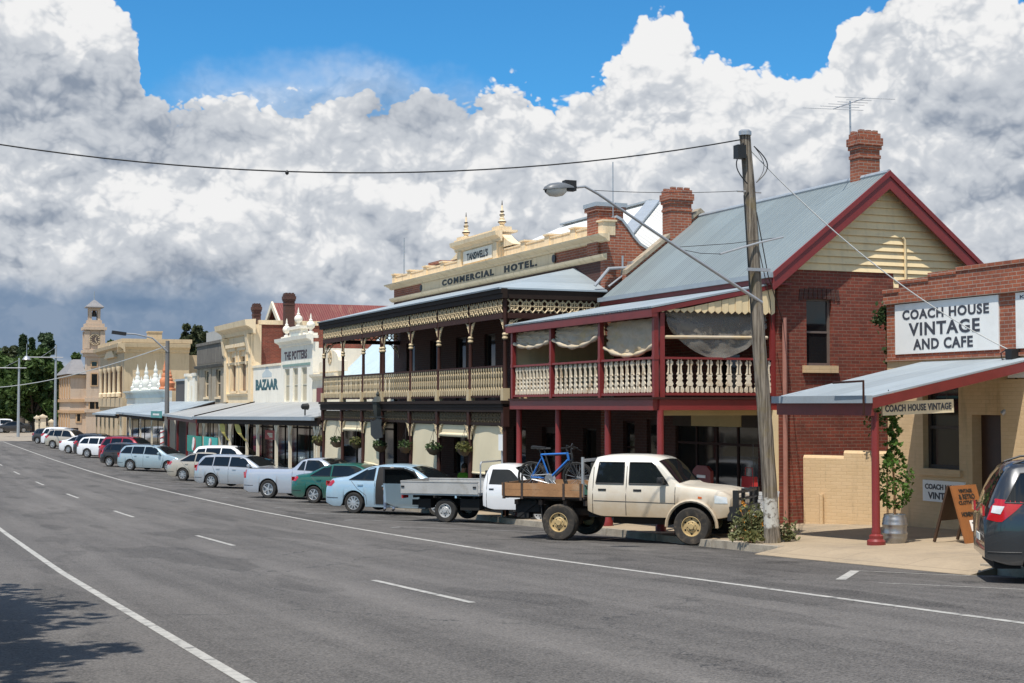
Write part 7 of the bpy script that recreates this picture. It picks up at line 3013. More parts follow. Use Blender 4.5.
def flatbed():
    """single-cab utility with drop-side alloy tray, parked beyond the truck"""
    k = .93
    root = place_vehicle('white single cab utility with grey alloy drop side tray beyond the dusty truck', 'utility', 'tray_utility', 446.5, 522.3, 1.5, k, 135)
    S_ = lambda mb, nm, mat, par, sm=None: scale_mb(mb, k).build(nm, mat, par, sm, local=True)
    W, wb, R = 1.70, 2.95, .34
    x0, x1 = 1.18, 3.75
    top = [(x0, 1.0), (x0 + .02, 1.55), (x0 + .12, 1.66), (1.6, 1.69), (1.95, 1.68), (2.12, 1.60), (2.62, 1.14), (2.75, 1.10), (3.3, 1.02), (3.6, .92), (3.75, .7)]
    belt = [(x0, 1.08), (2.5, 1.07), (2.75, 1.04), (3.3, .96), (3.6, .86), (3.75, .66)]
    B = Body(x0, x1, W, top, belt, .40, [(wb, R * .95, R + .1)], tumble=.22, taper=(.12, .35), tp=(.03, .08))
    body = S_(B.mesh(), 'cab', P_white, root, 50)
    for sgn in (-1, 1):
        S_(B.side_patch([(1.36, 1.12), (2.42, 1.10), (2.06, 1.48), (1.95, 1.54), (1.42, 1.54)], sgn), 'window', m_cglass, body, 60)
        S_(B.seam([(1.30, 1.58), (1.30, .44)], sgn), 'door_seam', m_trim, body)
        S_(B.seam([(2.5, 1.06), (2.48, .44)], sgn), 'door_seam', m_trim, body)
        y = B.side(1.44, .98)
        S_(MB().box(1.38, 1.52, sgn * (y + .004) - .012, sgn * (y + .004) + .012, .96, 1.0), 'door_handle', m_trim, body)
        S_(B.side_patch([(3.42, .70), (3.42, .84), (3.68, .80), (3.70, .68)], sgn), 'headlight', m_lamp, body, 60)
    S_(B.top_patch(2.10, 2.60), 'windscreen', m_cglass, body, 60)
    S_(MB().box(x0 - .012, x0 + .01, -.62, .62, 1.14, 1.5), 'rear_window', m_cglass, body)
    q = MB()
    for y in (-.4, .4):
        q.box(-1.25, 3.4, y - .04, y + .04, .46, .62)
    for x in (-1.0, -.3, .4, .9):
        q.box(x - .04, x + .04, -.82, .82, .70, .78)
        q.box(x - .03, x + .03, -.42, .42, .6, .7)
    q.tube([(0, -.7, R), (0, .7, R)], .06, 8)
    q.box(1.2, 2.4, -.7, .7, .42, .6)
    q.box(-.9, -.5, -.75, -.45, .4, .66).box(.45, 1.05, -.78, -.42, .36, .68)
    S_(q, 'chassis', m_under, root)
    S_(MB().box(-1.35, 1.10, -.92, .92, .78, .86), 'tray_floor', m_galv, root)
    m_al = M('dull_aluminium', (.46, .45, .43), .5, .2, 3, 0, metal=.2, dirt=(.3, .27, .22), dirt_amt=.6)
    for (xa, xb, ya, yb) in ((-1.35, 1.08, -.955, -.92), (-1.35, 1.08, .92, .955), (-1.39, -1.355, -.92, .92)):
        q = MB()
        q.box(xa, xb, ya, yb, .83, 1.16)
        q.box(xa - .004, xb + .004, ya - .012, yb + .012, 1.161, 1.19)
        s = S_(q, 'tray_side', m_al, root)
        if xb - xa > 1:
            for x in (-1.30, .98):
                S_(MB().box(x - .05, x + .05, ya - .02, yb + .02, 1.0, 1.05), 'latch', m_trim, s)
    q = MB()
    for y in (-.80, .80):
        q.tube([(1.10, y, .86), (1.10, y, 1.68), (1.10, y * .9, 1.74)], .025, 8)
    q.tube([(1.10, -.72, 1.74), (1.10, .72, 1.74)], .025, 8).tube([(1.10, -.8, 1.3), (1.10, .8, 1.3)], .02, 8)
    S_(q, 'headboard', m_galv, root, 40)
    S_(MB().box(-1.37, -1.32, -.9, -.55, .68, .78), 'tail_lamp', m_tail, root)
    for x in (0, wb):
        for y in (-.76, .76):
            wheel(root, x, y, R, .21, k, m_steel, 'steel', rr=R * .6)


flatbed()

# ---- far vehicles across the end of the street
for (px, py, kind, paint, hd, lab) in ((6, 432.5, 'suv', P_white, 262, 'white four wheel drive at the left edge beyond the far end of the road'),
                                       (22, 431.5, 'sedan', P_char, 262, 'dark car half hidden behind a lamp post at the far end of the road')):
    p_ = ay(px, py, 196)
    rt0 = thing('parked_car', lab, 'car', (p_.x, 196, prof(196) - .02), radians(90 - hd))
    W = 1.8
    R = .35
    if kind == 'suv':
        B = Body(-.95, 3.6, W, [(-.95, .8), (-.9, 1.1), (-.62, 1.66), (0, 1.74), (1.4, 1.72), (1.75, 1.6), (2.4, 1.16), (3.1, 1.04), (3.5, .9), (3.6, .6)], [(-.95, .85), (-.8, 1.09), (2.6, 1.03), (3.2, .94), (3.6, .62)], .27, [(0, .33, .43), (2.7, .33, .43)])
        wn = [[(-.6, 1.15), (.86, 1.11), (.86, 1.62), (-.4, 1.57)], [(.94, 1.11), (2.08, 1.07), (1.45, 1.6), (.94, 1.62)]]
        ws_ = (2.37, 1.6)
    else:
        B = Body(-1.0, 3.7, W, [(-1, .7), (-.9, 1.03), (-.3, 1.1), (.4, 1.4), (1.2, 1.47), (1.9, 1.37), (2.62, 1.0), (3.2, .9), (3.6, .72), (3.7, .5)], [(-1, .72), (-.7, .95), (2.8, .91), (3.3, .8), (3.7, .52)], .2, [(0, .3, .38), (2.7, .3, .38)])
        wn = [[(-.1, 1.0), (.66, 1.0), (.66, 1.37), (.46, 1.36)], [(.74, 1.0), (2.28, .95), (1.7, 1.36), (.74, 1.38)]]
        ws_ = (2.6, 1.85)
    bo = B.mesh().build('body', paint, rt0, 50, local=True)
    for s_ in (-1, 1):
        for w_ in wn:
            B.side_patch(w_, s_).build('window', m_cglass, bo, 60, local=True)
    B.top_patch(ws_[1], ws_[0]).build('windscreen', m_cglass, bo, 60, local=True)
    for x in (0, 2.7):
        for y in (-.8, .8):
            wheel(rt0, x, y, R, .21, 1.0, m_alloy)

# ================================================================== STREET FURNITURE, WIRES
def polemat():
    m, nt, b = newmat('weathered_pole_timber')
    co = objco(nt)
    x, y, z = sep(nt, co)
    f, _ = noise(nt, comb(nt, x * 22, y * 22, z * 1.1), 1.0, 5, .65)
    g, _ = noise(nt, co, 2.2, 6, .65)
    c = mixc(nt, f.smooth(.35, .68), (.075, .058, .042), (.30, .255, .20))
    c = mixc(nt, g.smooth(.5, .68) * .5, c, (.20, .15, .055))
    pb = (z + (g - .5) * .35).smooth(.28, .36) * (1.0 - (z + (g - .5) * .5).smooth(.86, .92))
    flake, _ = noise(nt, co, 9, 5, .7)
    c = mixc(nt, pb * flake.smooth(.40, .52) * .85, c, (.58, .56, .50))
    nt.links.new(c, b.inputs['Base Color'])
    b.inputs['Roughness'].default_value = .9
    bumpit(nt, b, f, .8, .02)
    return m


bx, by = 15.62, 0
pb_ = onG(773, 541.5)
t_ = ax(773, 541, 15.75)
PB = Vector((15.75, t_.y, gz(15.75, t_.y) - .02))
topp = ax(745, 134.5, 15.35)
PT = Vector((topp.x, topp.y, topp.z))
pole = thing('utility_pole', 'leaning weathered timber power pole with flaking white band and long street light arm', 'utility pole', PB)
q = MB()
n = 26
pts, rs = [], []
rnd = random.Random(3)
for i in range(n + 1):
    t = i / n
    p_ = PB.lerp(PT, t) + Vector((.02 * sin(t * 9), .02 * sin(t * 7 + 1), 0))
    pts.append(p_)
    rs.append(.152 - .045 * t + rnd.uniform(-.004, .004) + (.02 if t < .03 else 0))
q.tube(pts, rs, 14)
q.build('pole_shaft', polemat(), pole, 50)
PD = (PT - PB)


def on_pole(py):
    """point on the pole's axis at a photograph height"""
    lo, hi = 0.0, 1.0
    for _ in range(40):
        mid = (lo + hi) / 2
        p_ = PB.lerp(PT, mid)
        d = p_ - Vector((0, 0, CAMZ))
        yy = 341.5 - FOC * d.dot(_up) / d.dot(_fw)
        if yy > py:
            lo = mid
        else:
            hi = mid
    return PB.lerp(PT, lo)


q = MB()
q.lathe([(.125, -.02), (.125, .06), (.09, .09), (0, .10)], PT, 12)
q.build('pole_cap', m_galv, pole, 40)
# street light arm across the carriageway
a0 = on_pole(302)
knee = ay(588, 191, a0.y)
end = ay(572, 188.5, a0.y)
q = MB()
mid = a0.lerp(knee, .96)
q.tube([a0 + Vector((.05, -.12, -.02)), a0.lerp(knee, .5) + Vector((0, -.12, 0)), mid + Vector((0, -.12, .02)), knee + Vector((-.12, -.12, .06)), end + Vector((0, -.12, 0))], [.032, .029, .026, .024, .022], 10)
arm = q.build('lamp_arm', m_galv, pole, 50)
L0, L1 = ay(573, 189, a0.y), ay(541, 190.5, a0.y)
ln = (L0 - L1).length
q = MB()
u = (L1 - L0).normalized()
dy = Vector((0, -.12, 0))
prof_ = [(0.0, .05), (.12, .075), (.2, .09), (.35, .12), (.55, .135), (.8, .12), (.95, .07), (1.0, .02)]
vs, fs = [], []
for t, h in prof_:
    c = L0 + dy + (L1 - L0) * t
    for k_ in range(9):
        an = pi * k_ / 8
        vs.append(c + Vector((0, cos(an) * h * 1.15, sin(an) * h * .9)))
for i in range(len(prof_) - 1):
    for k_ in range(8):
        fs.append((i * 9 + k_, i * 9 + k_ + 1, (i + 1) * 9 + k_ + 1, (i + 1) * 9 + k_))
    fs.append((i * 9 + 8, i * 9, (i + 1) * 9, (i + 1) * 9 + 8))
q.add(vs, fs)
head = q.build('lamp_head', M('lamp_hood_grey', (.13, .14, .15), .4, .15), arm, 60)
q = MB()
vs, fs = [], []
pr2 = [(.30, .06), (.42, .115), (.6, .125), (.8, .11), (.94, .05)]
for t, h in pr2:
    c = L0 + dy + (L1 - L0) * t
    for k_ in range(9):
        an = pi + pi * k_ / 8
        vs.append(c + Vector((0, cos(an) * h * 1.05, -.002 + sin(an) * h * 1.15)))
for i in range(len(pr2) - 1):
    for k_ in range(8):
        fs.append((i * 9 + k_, i * 9 + k_ + 1, (i + 1) * 9 + k_ + 1, (i + 1) * 9 + k_))
q.add(vs, fs)
q.build('lamp_lens', M('milky_lens', (.62, .62, .58), .15, .1), head, 60)
q = MB()
c = L0 + dy
q.box(c.x - .24, c.x - .02, c.y - .08, c.y + .08, c.z - .06, c.z + .13)
q.build('photo_cell', m_trim, head)
# hardware near the top
q = MB()
p_ = on_pole(155)
bxp = ay(739.5, 152, p_.y - .05)
q.box(bxp.x - .09, bxp.x + .09, bxp.y - .1, bxp.y + .08, bxp.z - .13, bxp.z + .13)
q.tube([bxp + Vector((.02, 0, .12)), p_ + Vector((0, 0, .28))], .02, 5)
q.build('cable_joint_box', m_black, pole)
q = MB()
p1, p2 = on_pole(148), on_pole(184)
for side, amp in ((1, .28), (-1, .22), (1, .2)):
    q.tube([p1.lerp(p2, t) + Vector((side * (.10 + amp * sin(pi * t)), -.13, .02 * side)) for t in [i / 12 for i in range(13)]], .012 if amp > .21 else .007, 5)
q.build('cable_loop', m_black, pole, 50)
q = MB()
p3 = on_pole(192)
MB().tube([p3 + Vector((-.28, -.02, 0)), p3 + Vector((.26, -.02, 0))], .018, 6).build('wire_arm', m_galv, pole, 40)
s0, s1 = on_pole(244), on_pole(244)
e1, e2 = ay(783, 237, p3.y - .2), ay(720, 254, p3.y - .2)
q.tube([e1, s0 + Vector((0, -.16, 0)), e2], .022, 6)
q.build('stay_arm', m_galv, pole, 40)
q = MB()
p4 = on_pole(212)
foot = ay(783, 322, YG - .1)
q.tube([p4 + Vector((.14, 0, 0)), p4.lerp(foot, .5) + Vector((0, 0, -.08)), foot], .011, 5)
q.tube([on_pole(250) + Vector((.14, 0, 0)), ay(770, 300, YG - .3), ay(772, 330, YG - .1)], .010, 5)
q.tube([on_pole(196) + Vector((-.15, -.05, 0)), on_pole(330) + Vector((-.17, -.05, 0))], .012, 5)
q.build('down_cable', m_black, pole, 40)
q = MB()
p5 = on_pole(272)
q.box(p5.x - .26, p5.x + .24, p5.y - .20, p5.y - .14, p5.z - .0, p5.z + .06)
q.build('cross_bracket', m_galv, pole)


def wire(label, pts, r, mat=None, seg=24, name='wire'):
    """a hanging line through three known points, drooping between them"""
    a, m, b = [Vector(p) for p in pts]
    # parameter of the middle point along the plan line
    t = ((m - a).xy.length) / ((m - a).xy.length + (b - m).xy.length)
    sagz = (a.z + (b.z - a.z) * t - m.z) / max(4 * t * (1 - t), .05)
    P = []
    for i in range(seg + 1):
        u = i / seg
        P.append(Vector((a.x + (b.x - a.x) * u, a.y + (b.y - a.y) * u, a.z + (b.z - a.z) * u - 4 * sagz * u * (1 - u))))
    q = MB().tube(P, r, 5)
    return tag(q.build(name, mat or m_black, None, 60), label, 'wire')


wtop = on_pole(140) + Vector((-.1, 0, 0))
# line over the road to a pole on the other footpath
far_end = Vector((-9.5, 30.5, 0))


def on_plan(px, py, a, b):
    """where a sight line crosses the vertical plane over the plan line a-b"""
    r = _ray(px, py)
    n = Vector((-(b.y - a.y), b.x - a.x))
    t = (n.x * a.x + n.y * a.y) / (n.x * r.x + n.y * r.y)
    return Vector((0, 0, CAMZ)) + r * t


m1, m0 = on_plan(287, 171.5, wtop, far_end), on_plan(0, 144.5, wtop, far_end)
# parabola through the three, carried on to the far pole
L_ = (far_end - wtop).xy.length
ts = [0.0, (m1 - wtop).xy.length / L_, (m0 - wtop).xy.length / L_]
zs = [wtop.z, m1.z, m0.z]


def lagr(t):
    s = 0
    for i in range(3):
        k_ = 1
        for j in range(3):
            if i != j:
                k_ *= (t - ts[j]) / (ts[i] - ts[j])
        s += zs[i] * k_
    return s


P = [Vector((wtop.x + (far_end.x - wtop.x) * i / 40, wtop.y + (far_end.y - wtop.y) * i / 40, lagr(i / 40))) for i in range(41)]
q = MB().tube(P, .014, 6)
c = P[int(40 * ts[1])]
q.lathe([(.0, -.07), (.035, -.04), (.035, .0), (0, .03)], m1, 8)
tag(q.build('wire', m_black, None, 60), 'thick black power line sagging across the sky over the whole road', 'wire')
wire('thin wire from the street light elbow to the timber pole', [knee + dy, knee.lerp(p3, .5) + dy * .5 - Vector((0, 0, .03)), p3 + Vector((-.28, -.02, 0))], .006)
wire('pale service cable running from the pole top down to the cream shop corner', [on_pole(150) + Vector((.1, 0, 0)), on_plan(891, 277, PT, CBX), CBX], .012, M('pale_cable', (.55, .55, .53), .5, .1))
for pa, pe, lb_ in ((a0.lerp(knee, .50) + dy, e1, 'thin stay wire from the lamp arm to the short rod on the pole'), (a0.lerp(knee, .48) + dy, e2, 'lower thin stay wire below the lamp arm')):
    tag(MB().tube([pa, pa.lerp(pe, .5) - Vector((0, 0, .03)), pe], .006, 5).build('wire', m_black), lb_, 'wire')

# far street pole with its own lamp
fy = ax(167, 400, 15.7).y
fzt = ax(167, 341, 15.7).z
fp_ = thing('street_light_pole', 'grey street light pole in front of the pinnacled shop, arm reaching over the road', 'street light', (15.7, fy, gz(15.7, fy)))
q = MB()
q.tube([(15.7, fy, gz(15.7, fy)), (15.7, fy, fzt)], [.16, .12], 10)
q.build('pole_shaft', M('grey_pole', (.16, .155, .15), .7, .2), fp_, 50)
q = MB()
A0 = Vector((15.7, fy - .1, ax(167, 352, 15.7).z))
A1 = ay(124, 333.5, fy - .1)
q.tube([A0, A0.lerp(A1, .35) + Vector((0, 0, .45)), A0.lerp(A1, .75) + Vector((0, 0, .25)), A1], .05, 8)
ar = q.build('lamp_arm', m_galv, fp_, 50)
q = MB()
q.obox(A1 + Vector((-.3, 0, .02)), (1, 0, -.12), .42, (0, 1, 0), .15, (.12, 0, 1), .10)
q.build('lamp_head', m_trim, ar)
wire('pale line from the far street light toward the left edge of the street', [Vector((15.7, fy, fzt - .3)), ay(54, 380.5, 130), ay(-20, 388, 165)], .035, MATS['pale_cable'])
for px, pt, arm_px, arm_y, lab in ((55, 345, 25, 357.5, 'tall grey lamp post with a bell shaped lamp hung from its cross arm'), (18.3, 358, -14, 368, 'shorter grey lamp post nearest the left edge')):
    Y_ = 165 if px > 50 else 176
    b_ = ay(px, 425, Y_)
    g0 = prof(Y_)
    lp = thing('lamp_post', lab, 'street light', (b_.x, Y_, g0))
    q = MB()
    q.tube([(b_.x, Y_, g0), (b_.x, Y_, ay(px, pt, Y_).z)], [.17, .10], 8)
    q.build('pole_shaft', m_galv, lp, 50)
    q = MB()
    za = ay(px, arm_y, Y_).z
    xa, xb = ay(arm_px, arm_y, Y_).x, ay(px + 8, arm_y, Y_).x
    q.tube([(xa, Y_ - .15, za), (xb, Y_ - .15, za)], .06, 6)
    q.tube([(b_.x, Y_ - .1, ay(px, pt + 2, Y_).z), ((xa + b_.x) / 2, Y_ - .1, za)], .02, 5)
    am = q.build('cross_arm', m_galv, lp, 40)
    q = MB()
    q.lathe([(.03, .0), (.06, -.35), (.25, -.45), (.45, -.75), (.40, -.8), (.0, -.7)], (xa + .15, Y_ - .15, za + .5), 12)
    q.tube([(xa + .15, Y_ - .15, za), (xa + .15, Y_ - .15, za + 1.4)], .03, 5)
    q.build('lamp_shade', m_galv, am, 40)

# television aerial on the gable roof
mb_ = ay(851, 181, 30.6)
mt_ = ay(850, 101, 30.6)
an = thing('tv_aerial', 'tall television aerial mast beside the near chimney of the brick house', 'aerial', (mb_.x, 30.6, mb_.z - .1))
q = MB()
q.tube([(mb_.x, 30.6, mb_.z - .35), (mt_.x, 30.6, mt_.z)], .022, 6)
q.build('mast', m_galv, an)
q = MB()
c = ay(849, 103, 30.6)
b0_, b1_ = ay(833, 109, 29.9), ay(865, 98, 31.3)
q.tube([b0_, b1_], .014, 5)
for i, lnn in enumerate((1.15, .75, .7, .6, .5, 1.2)):
    p_ = b0_.lerp(b1_, i / 5)
    d = Vector((.9, -.75, -.12)).normalized() * lnn * .62
    q.tube([p_ - d, p_ + d], .008, 4)
q.build('antenna_array', m_galv, an)

# parking sign by the hotel
sy = ax(502, 470, 15.45).y
ps = thing('parking_sign', 'small white street sign on a thin grey post beside the red verandah post', 'sign', (15.45, sy, gz(15.45, sy)))
zt_s, zb_s = ax(502, 434.5, 15.45).z, ax(502, 450.5, 15.45).z
q = MB().tube([(15.45, sy, gz(15.45, sy)), (15.45, sy, zt_s + .02)], .028, 8)
q.build('post', m_galv, ps, 40)
q = MB()
q.box(15.40, 15.415, sy - .14, sy + .14, zb_s, zt_s)
sp = q.build('sign_plate', m_white, ps)

# ---- keg with a small potted tree
kp = ax(895, 544, 17.25)
kz = gz(17.25, kp.y)
kz1 = ax(895, 514, 17.25).z
kh = kz1 - kz
q = MB()
R_ = .225
q.lathe([(a * R_, kz + b_ * kh) for a, b_ in [(.86, 0), (.9, .02), (.9, .10), (.96, .14), (1, .22), (1, .30), (1.05, .33), (1.05, .37), (1, .40), (1, .60), (1.05, .63), (1.05, .67), (1, .70), (1, .78), (.96, .86), (.9, .9), (.9, .98), (.84, 1), (.8, .98), (.78, .93), (0, .93)]], (17.25, kp.y, 0), 24)
tag(q.build('keg', M('dull_keg_steel', (.34, .34, .34), .38, .3, 5, 0, metal=.75, dirt=(.2, .18, .15), dirt_amt=.6), None, 40), 'dull steel keg used as a plant tub by the red porch post', 'keg')
rnd = random.Random(8)
tree = thing('potted_tree', 'small bushy green tree growing in the steel keg', 'plant', (17.25, kp.y, kz1 - .06))
q = MB()
tz = ax(890, 418, 17.25).z
q.tube([(17.25, kp.y, kz1 - .1), (17.27, kp.y + .02, kz1 + .5), (17.22, kp.y + .05, kz1 + 1.2), (17.25, kp.y + .02, tz)], [.025, .02, .015, .006], 6)
for i in range(14):
    t = .25 + .75 * i / 14
    z = kz1 + (tz - kz1) * t
    a_ = i * 2.4
    q.tube([(17.25, kp.y, z - .1), (17.25 + .25 * (1.1 - t) * cos(a_), kp.y + .25 * (1.1 - t) * sin(a_), z + .1)], .006, 4)
q.build('trunk', m_wood, tree, 40)
m_pl = leafmat('glossy_leaf', (.035, .085, .015), (.13, .22, .04), 5, .3)
q = MB()
pts = []
for i in range(1700):
    t = rnd.random()
    rr = .36 * (sin(min(1, t * 1.35 + .12) * pi) ** .7 if t < .66 else .55 * (1.12 - t)) * (.55 + .45 * rnd.random())
    if t > .66:
        rr = .18 * (.6 + .4 * sin(t * 40)) * (.3 + .7 * rnd.random())
    a_ = rnd.uniform(0, 2 * pi)
    cl = sin(t * 26 + a_ * 2)
    if cl < -.55:
        continue
    pts.append((17.25 + rr * cos(a_), kp.y + rr * sin(a_), kz1 + .12 + (tz - kz1 - .05) * t))
leaf_cloud(q, pts, .06, rnd, 1.5, .3)
q.build('crown', m_pl, tree)

# ---- timber sandwich board
sb = ax(962, 540, 18.2)
sbz = gz(18.2, sb.y)
bd = thing('sandwich_board', 'orange brown timber sandwich board with dark hand lettering on the footpath', 'sign', (18.2, sb.y, sbz))
hB = ax(945, 484, 18.2).z - sbz
c0 = Vector((18.2, sb.y, sbz))
al = Vector((.954, .30, 0))      # along the board, to the viewer's right
nr = Vector((.30, -.954, 0))     # toward the viewer
q = MB()
for s_, nm in ((1, 'front_panel'), (-1, 'back_panel')):
    q = MB()
    f0 = c0 + nr * (.34 * s_)
    f1 = c0 + nr * (.03 * s_) + Vector((0, 0, hB))
    q.obox(f0.lerp(f1, .5), al, .40, f1 - f0, (f1 - f0).length / 2, (f1 - f0).cross(al), .016)
    if s_ == 1:
        fo = q.build(nm, M('oiled_timber', (.27, .10, .028), .55, .25, 3, .002), bd)
        t2 = MB()
        upv = (f1 - f0).normalized()
        nn = al.cross(upv)
        for txt, t, w, h in (('VINTAGE', .90, .42, .07), ('& RETRO', .80, .50, .10), ('CLOTHING', .70, .6, .07), ('HOMEWARES', .50, .60, .085)):
            put_text(t2, txt, f0.lerp(f1, t) + nn * .02, al, upv, w, h, bold=.03)
        t2.build('lettering', m_black, fo)
        t2 = MB()
        mm_ = f0.lerp(f1, .30) + al * .1
        t2.obox(mm_ + nn * .022, al, .22, upv, .10, nn, .004)
        pn_ = t2.build('notice', m_white, fo)
        t2 = MB()
        for k_ in range(3):
            t2.obox(mm_ + nn * .028 + upv * (.05 - .05 * k_) + al * .01 * k_, al, .17 - .03 * k_, upv, .012, nn, .002)
        t2.build('notice_print', m_lett, pn_)
    else:
        q2 = MB()
        q2.bar(f0 - al * .37, f1 - al * .37, .05, .04).bar(f0 + al * .37, f1 + al * .37, .05, .04)
        q2.obox(f0.lerp(f1, .68), al, .35, f1 - f0, (f1 - f0).length * .3, (f1 - f0).cross(al), .012)
        q2.build(nm, M('dark_timber', (.06, .03, .015), .6, .25, 3), bd)

# ---- shrub with orange flowers by the pole, weeds
def shrub(name, label, px, py, X, rx, rz, n, size, m_l, seed, flowers=0, cat='shrub'):
    rnd = random.Random(seed)
    c = ax(px, py, X)
    z0 = gz(X, c.y)
    t = thing(name, label, cat, (X, c.y, z0))
    q = MB()
    for i in range(16):
        a_ = rnd.uniform(0, 2 * pi)
        r = rx * rnd.uniform(.3, .9)
        q.tube([(X + .04 * cos(a_), c.y + .04 * sin(a_), z0), (X + r * .6 * cos(a_), c.y + r * .6 * sin(a_), z0 + rz * .5), (X + r * cos(a_), c.y + r * sin(a_), z0 + rz * rnd.uniform(.7, 1.0))], [.012, .008, .004], 4)
    q.build('stems', m_wood, t)
    pts = []
    for i in range(n):
        a_ = rnd.uniform(0, 2 * pi)
        th = math.acos(rnd.uniform(-.1, 1))
        r = (rnd.random() ** .45) * (1 + .25 * sin(3 * a_ + seed) + .15 * sin(7 * a_))
        pts.append((X + rx * r * sin(th) * cos(a_), c.y + rx * r * sin(th) * sin(a_), z0 + .06 + rz * r * cos(th) * rnd.uniform(.85, 1.05)))
    q = MB()
    leaf_cloud(q, pts, size, rnd, 2.0)
    q.build('foliage', m_l, t)
    if flowers:
        q = MB()
        for p_ in rnd.sample(pts, flowers):
            c2 = Vector(p_) + Vector((-.03, -.05, .04))
            for k_ in range(5):
                a_ = 2 * pi * k_ / 5
                q.add([c2, c2 + Vector((.03 * cos(a_ - .4), -.008, .03 * sin(a_ - .4))), c2 + Vector((.045 * cos(a_), -.02, .045 * sin(a_))), c2 + Vector((.03 * cos(a_ + .4), -.008, .03 * sin(a_ + .4)))], [(0, 1, 2, 3)])
        q.build('blossoms', M('orange_petals', (.75, .30, .03), .6, .2, 8), t)
    return t


m_sh = leafmat('grey_green_leaf', (.085, .10, .04), (.25, .25, .12), 4, .25)
shrub('flower_shrub', 'straggly grey green shrub with orange flowers between the truck and the timber pole', 753, 541, 15.95, .40, .58, 2300, .05, m_sh, 5, 34)
shrub('weed_clump', 'low weeds at the right foot of the timber pole', 787, 537, 16.15, .20, .38, 260, .05, m_sh, 9, cat='plant')
shrub('weed_clump', 'low dry weeds at the kerb below the flowering shrub', 752, 547, 15.5, .34, .16, 240, .05, m_leafA, 12, cat='plant')
# creeper on the corner of the brick house side
rnd = random.Random(21)
cv = thing('creeper', 'thin green creeper hanging on the brick wall beside the large white board', 'plant', (20.3, 27.75, ay(884, 360, 27.75).z))
q = MB()
pts = []
for (px, py, r, n_) in ((883, 312, .14, 110), (878, 318, .17, 120), (887, 322, .1, 70), (888, 338, .07, 30), (886, 350, .08, 40), (887, 362, .07, 30), (866, 408, .14, 70), (873, 418, .2, 120), (884, 400, .2, 110), (888, 412, .2, 110)):
    c = ay(px, py, 27.72)
    for i in range(n_):
        pts.append((c.x + rnd.gauss(0, r * .6), c.y + rnd.uniform(-.10, .02), c.z + rnd.gauss(0, r * .6)))
leaf_cloud(q, pts, .07, rnd, 1.6)
q.build('foliage', m_leafB, cv)
q = MB()
q.tube([ay(888, 425, 27.74), ay(887, 360, 27.74), ay(886, 330, 27.74), ay(880, 312, 27.74)], .012, 5)
q.build('stem', m_wood, cv)

# ---- furniture under the brick house verandah
m_plastic = M('white_plastic', (.70, .70, .69), .35, .08, 4, 0)


def plastic_chair(x, y, rz, label, mat):
    z = gz(x, y)
    t = thing('garden_chair', label, 'chair', (x, y, z), rz)
    Rm = ROOTM[t.name]
    q = MB()
    q.box(-.22, .22, -.22, .22, .42, .45)
    q.build('seat', mat, t, local=True)
    q = MB()
    for i in range(6):
        a_ = -.5 + i / 5
        q.hexa([(-.24, a_ * .40 - .03, .45), (-.215, a_ * .40 - .03, .45), (-.215, a_ * .40 + .03, .45), (-.24, a_ * .40 + .03, .45),
                (-.34, a_ * .46 - .035, .86 - .2 * a_ * a_), (-.315, a_ * .46 - .035, .86 - .2 * a_ * a_), (-.315, a_ * .46 + .035, .86 - .2 * a_ * a_), (-.34, a_ * .46 + .035, .86 - .2 * a_ * a_)])
    q.tube([(-.33 + .0, -.25, .78), (-.335, -.12, .86), (-.335, 0, .88), (-.335, .12, .86), (-.33, .25, .78)], .025, 6)
    q.build('backrest', mat, t, 40, local=True)
    for sx in (-1, 1):
        for sy in (-1, 1):
            q = MB().bar((sx * .19, sy * .19, .42), (sx * .23, sy * .23, 0), .04)
            q.build('leg', mat, t, local=True)
    for sy in (-1, 1):
        q = MB().tube([(-.24, sy * .24, .64), (.16, sy * .26, .64), (.21, sy * .25, .43)], .02, 6)
        q.build('armrest', mat, t, 40, local=True)
    return t


c_ = ax(722, 505, 17.6)
plastic_chair(17.6, c_.y, radians(100), 'white plastic chair under the red verandah, behind the truck bonnet', m_plastic)
q = MB()
a, b_ = ax(694, 465, 17.9), ax(712, 502, 17.9)
zc_ = gz(17.9, a.y)
q.prism([(b_.y, zc_), (a.y, zc_), (a.y, a.z - .12), (a.y - .2, a.z), (b_.y + .2, a.z), (b_.y, a.z - .12)], 'x', 17.86, 17.94)
rb_ = tag(q.build('notice_stand', m_red), 'dark red stand with a white paper notice under the red verandah', 'sign')
MB().box(17.845, 17.857, (a.y + b_.y) / 2 - .2, (a.y + b_.y) / 2 + .2, b_.z + .55, a.z - .22).build('paper', m_white, rb_)
q = MB()
a, b_ = ax(743, 476, 18.5), ax(755, 488, 18.5)
bag = MB()
zc_ = gz(17.9, a.y)
bag.prism([(b_.y, b_.z), (a.y, b_.z), (a.y - .03, a.z), (b_.y + .03, a.z)], 'x', 18.45, 18.58)
bo_ = tag(bag.build('shopping_bag', m_sred), 'bright red bag hanging in the shop window behind the shrub', 'bag')
MB().tube([(18.5, a.y - .1, a.z), (18.5, a.y - .12, a.z + .2), (18.5, b_.y + .12, a.z + .2), (18.5, b_.y + .1, a.z)], .01, 5).build('handle', m_sred, bo_)
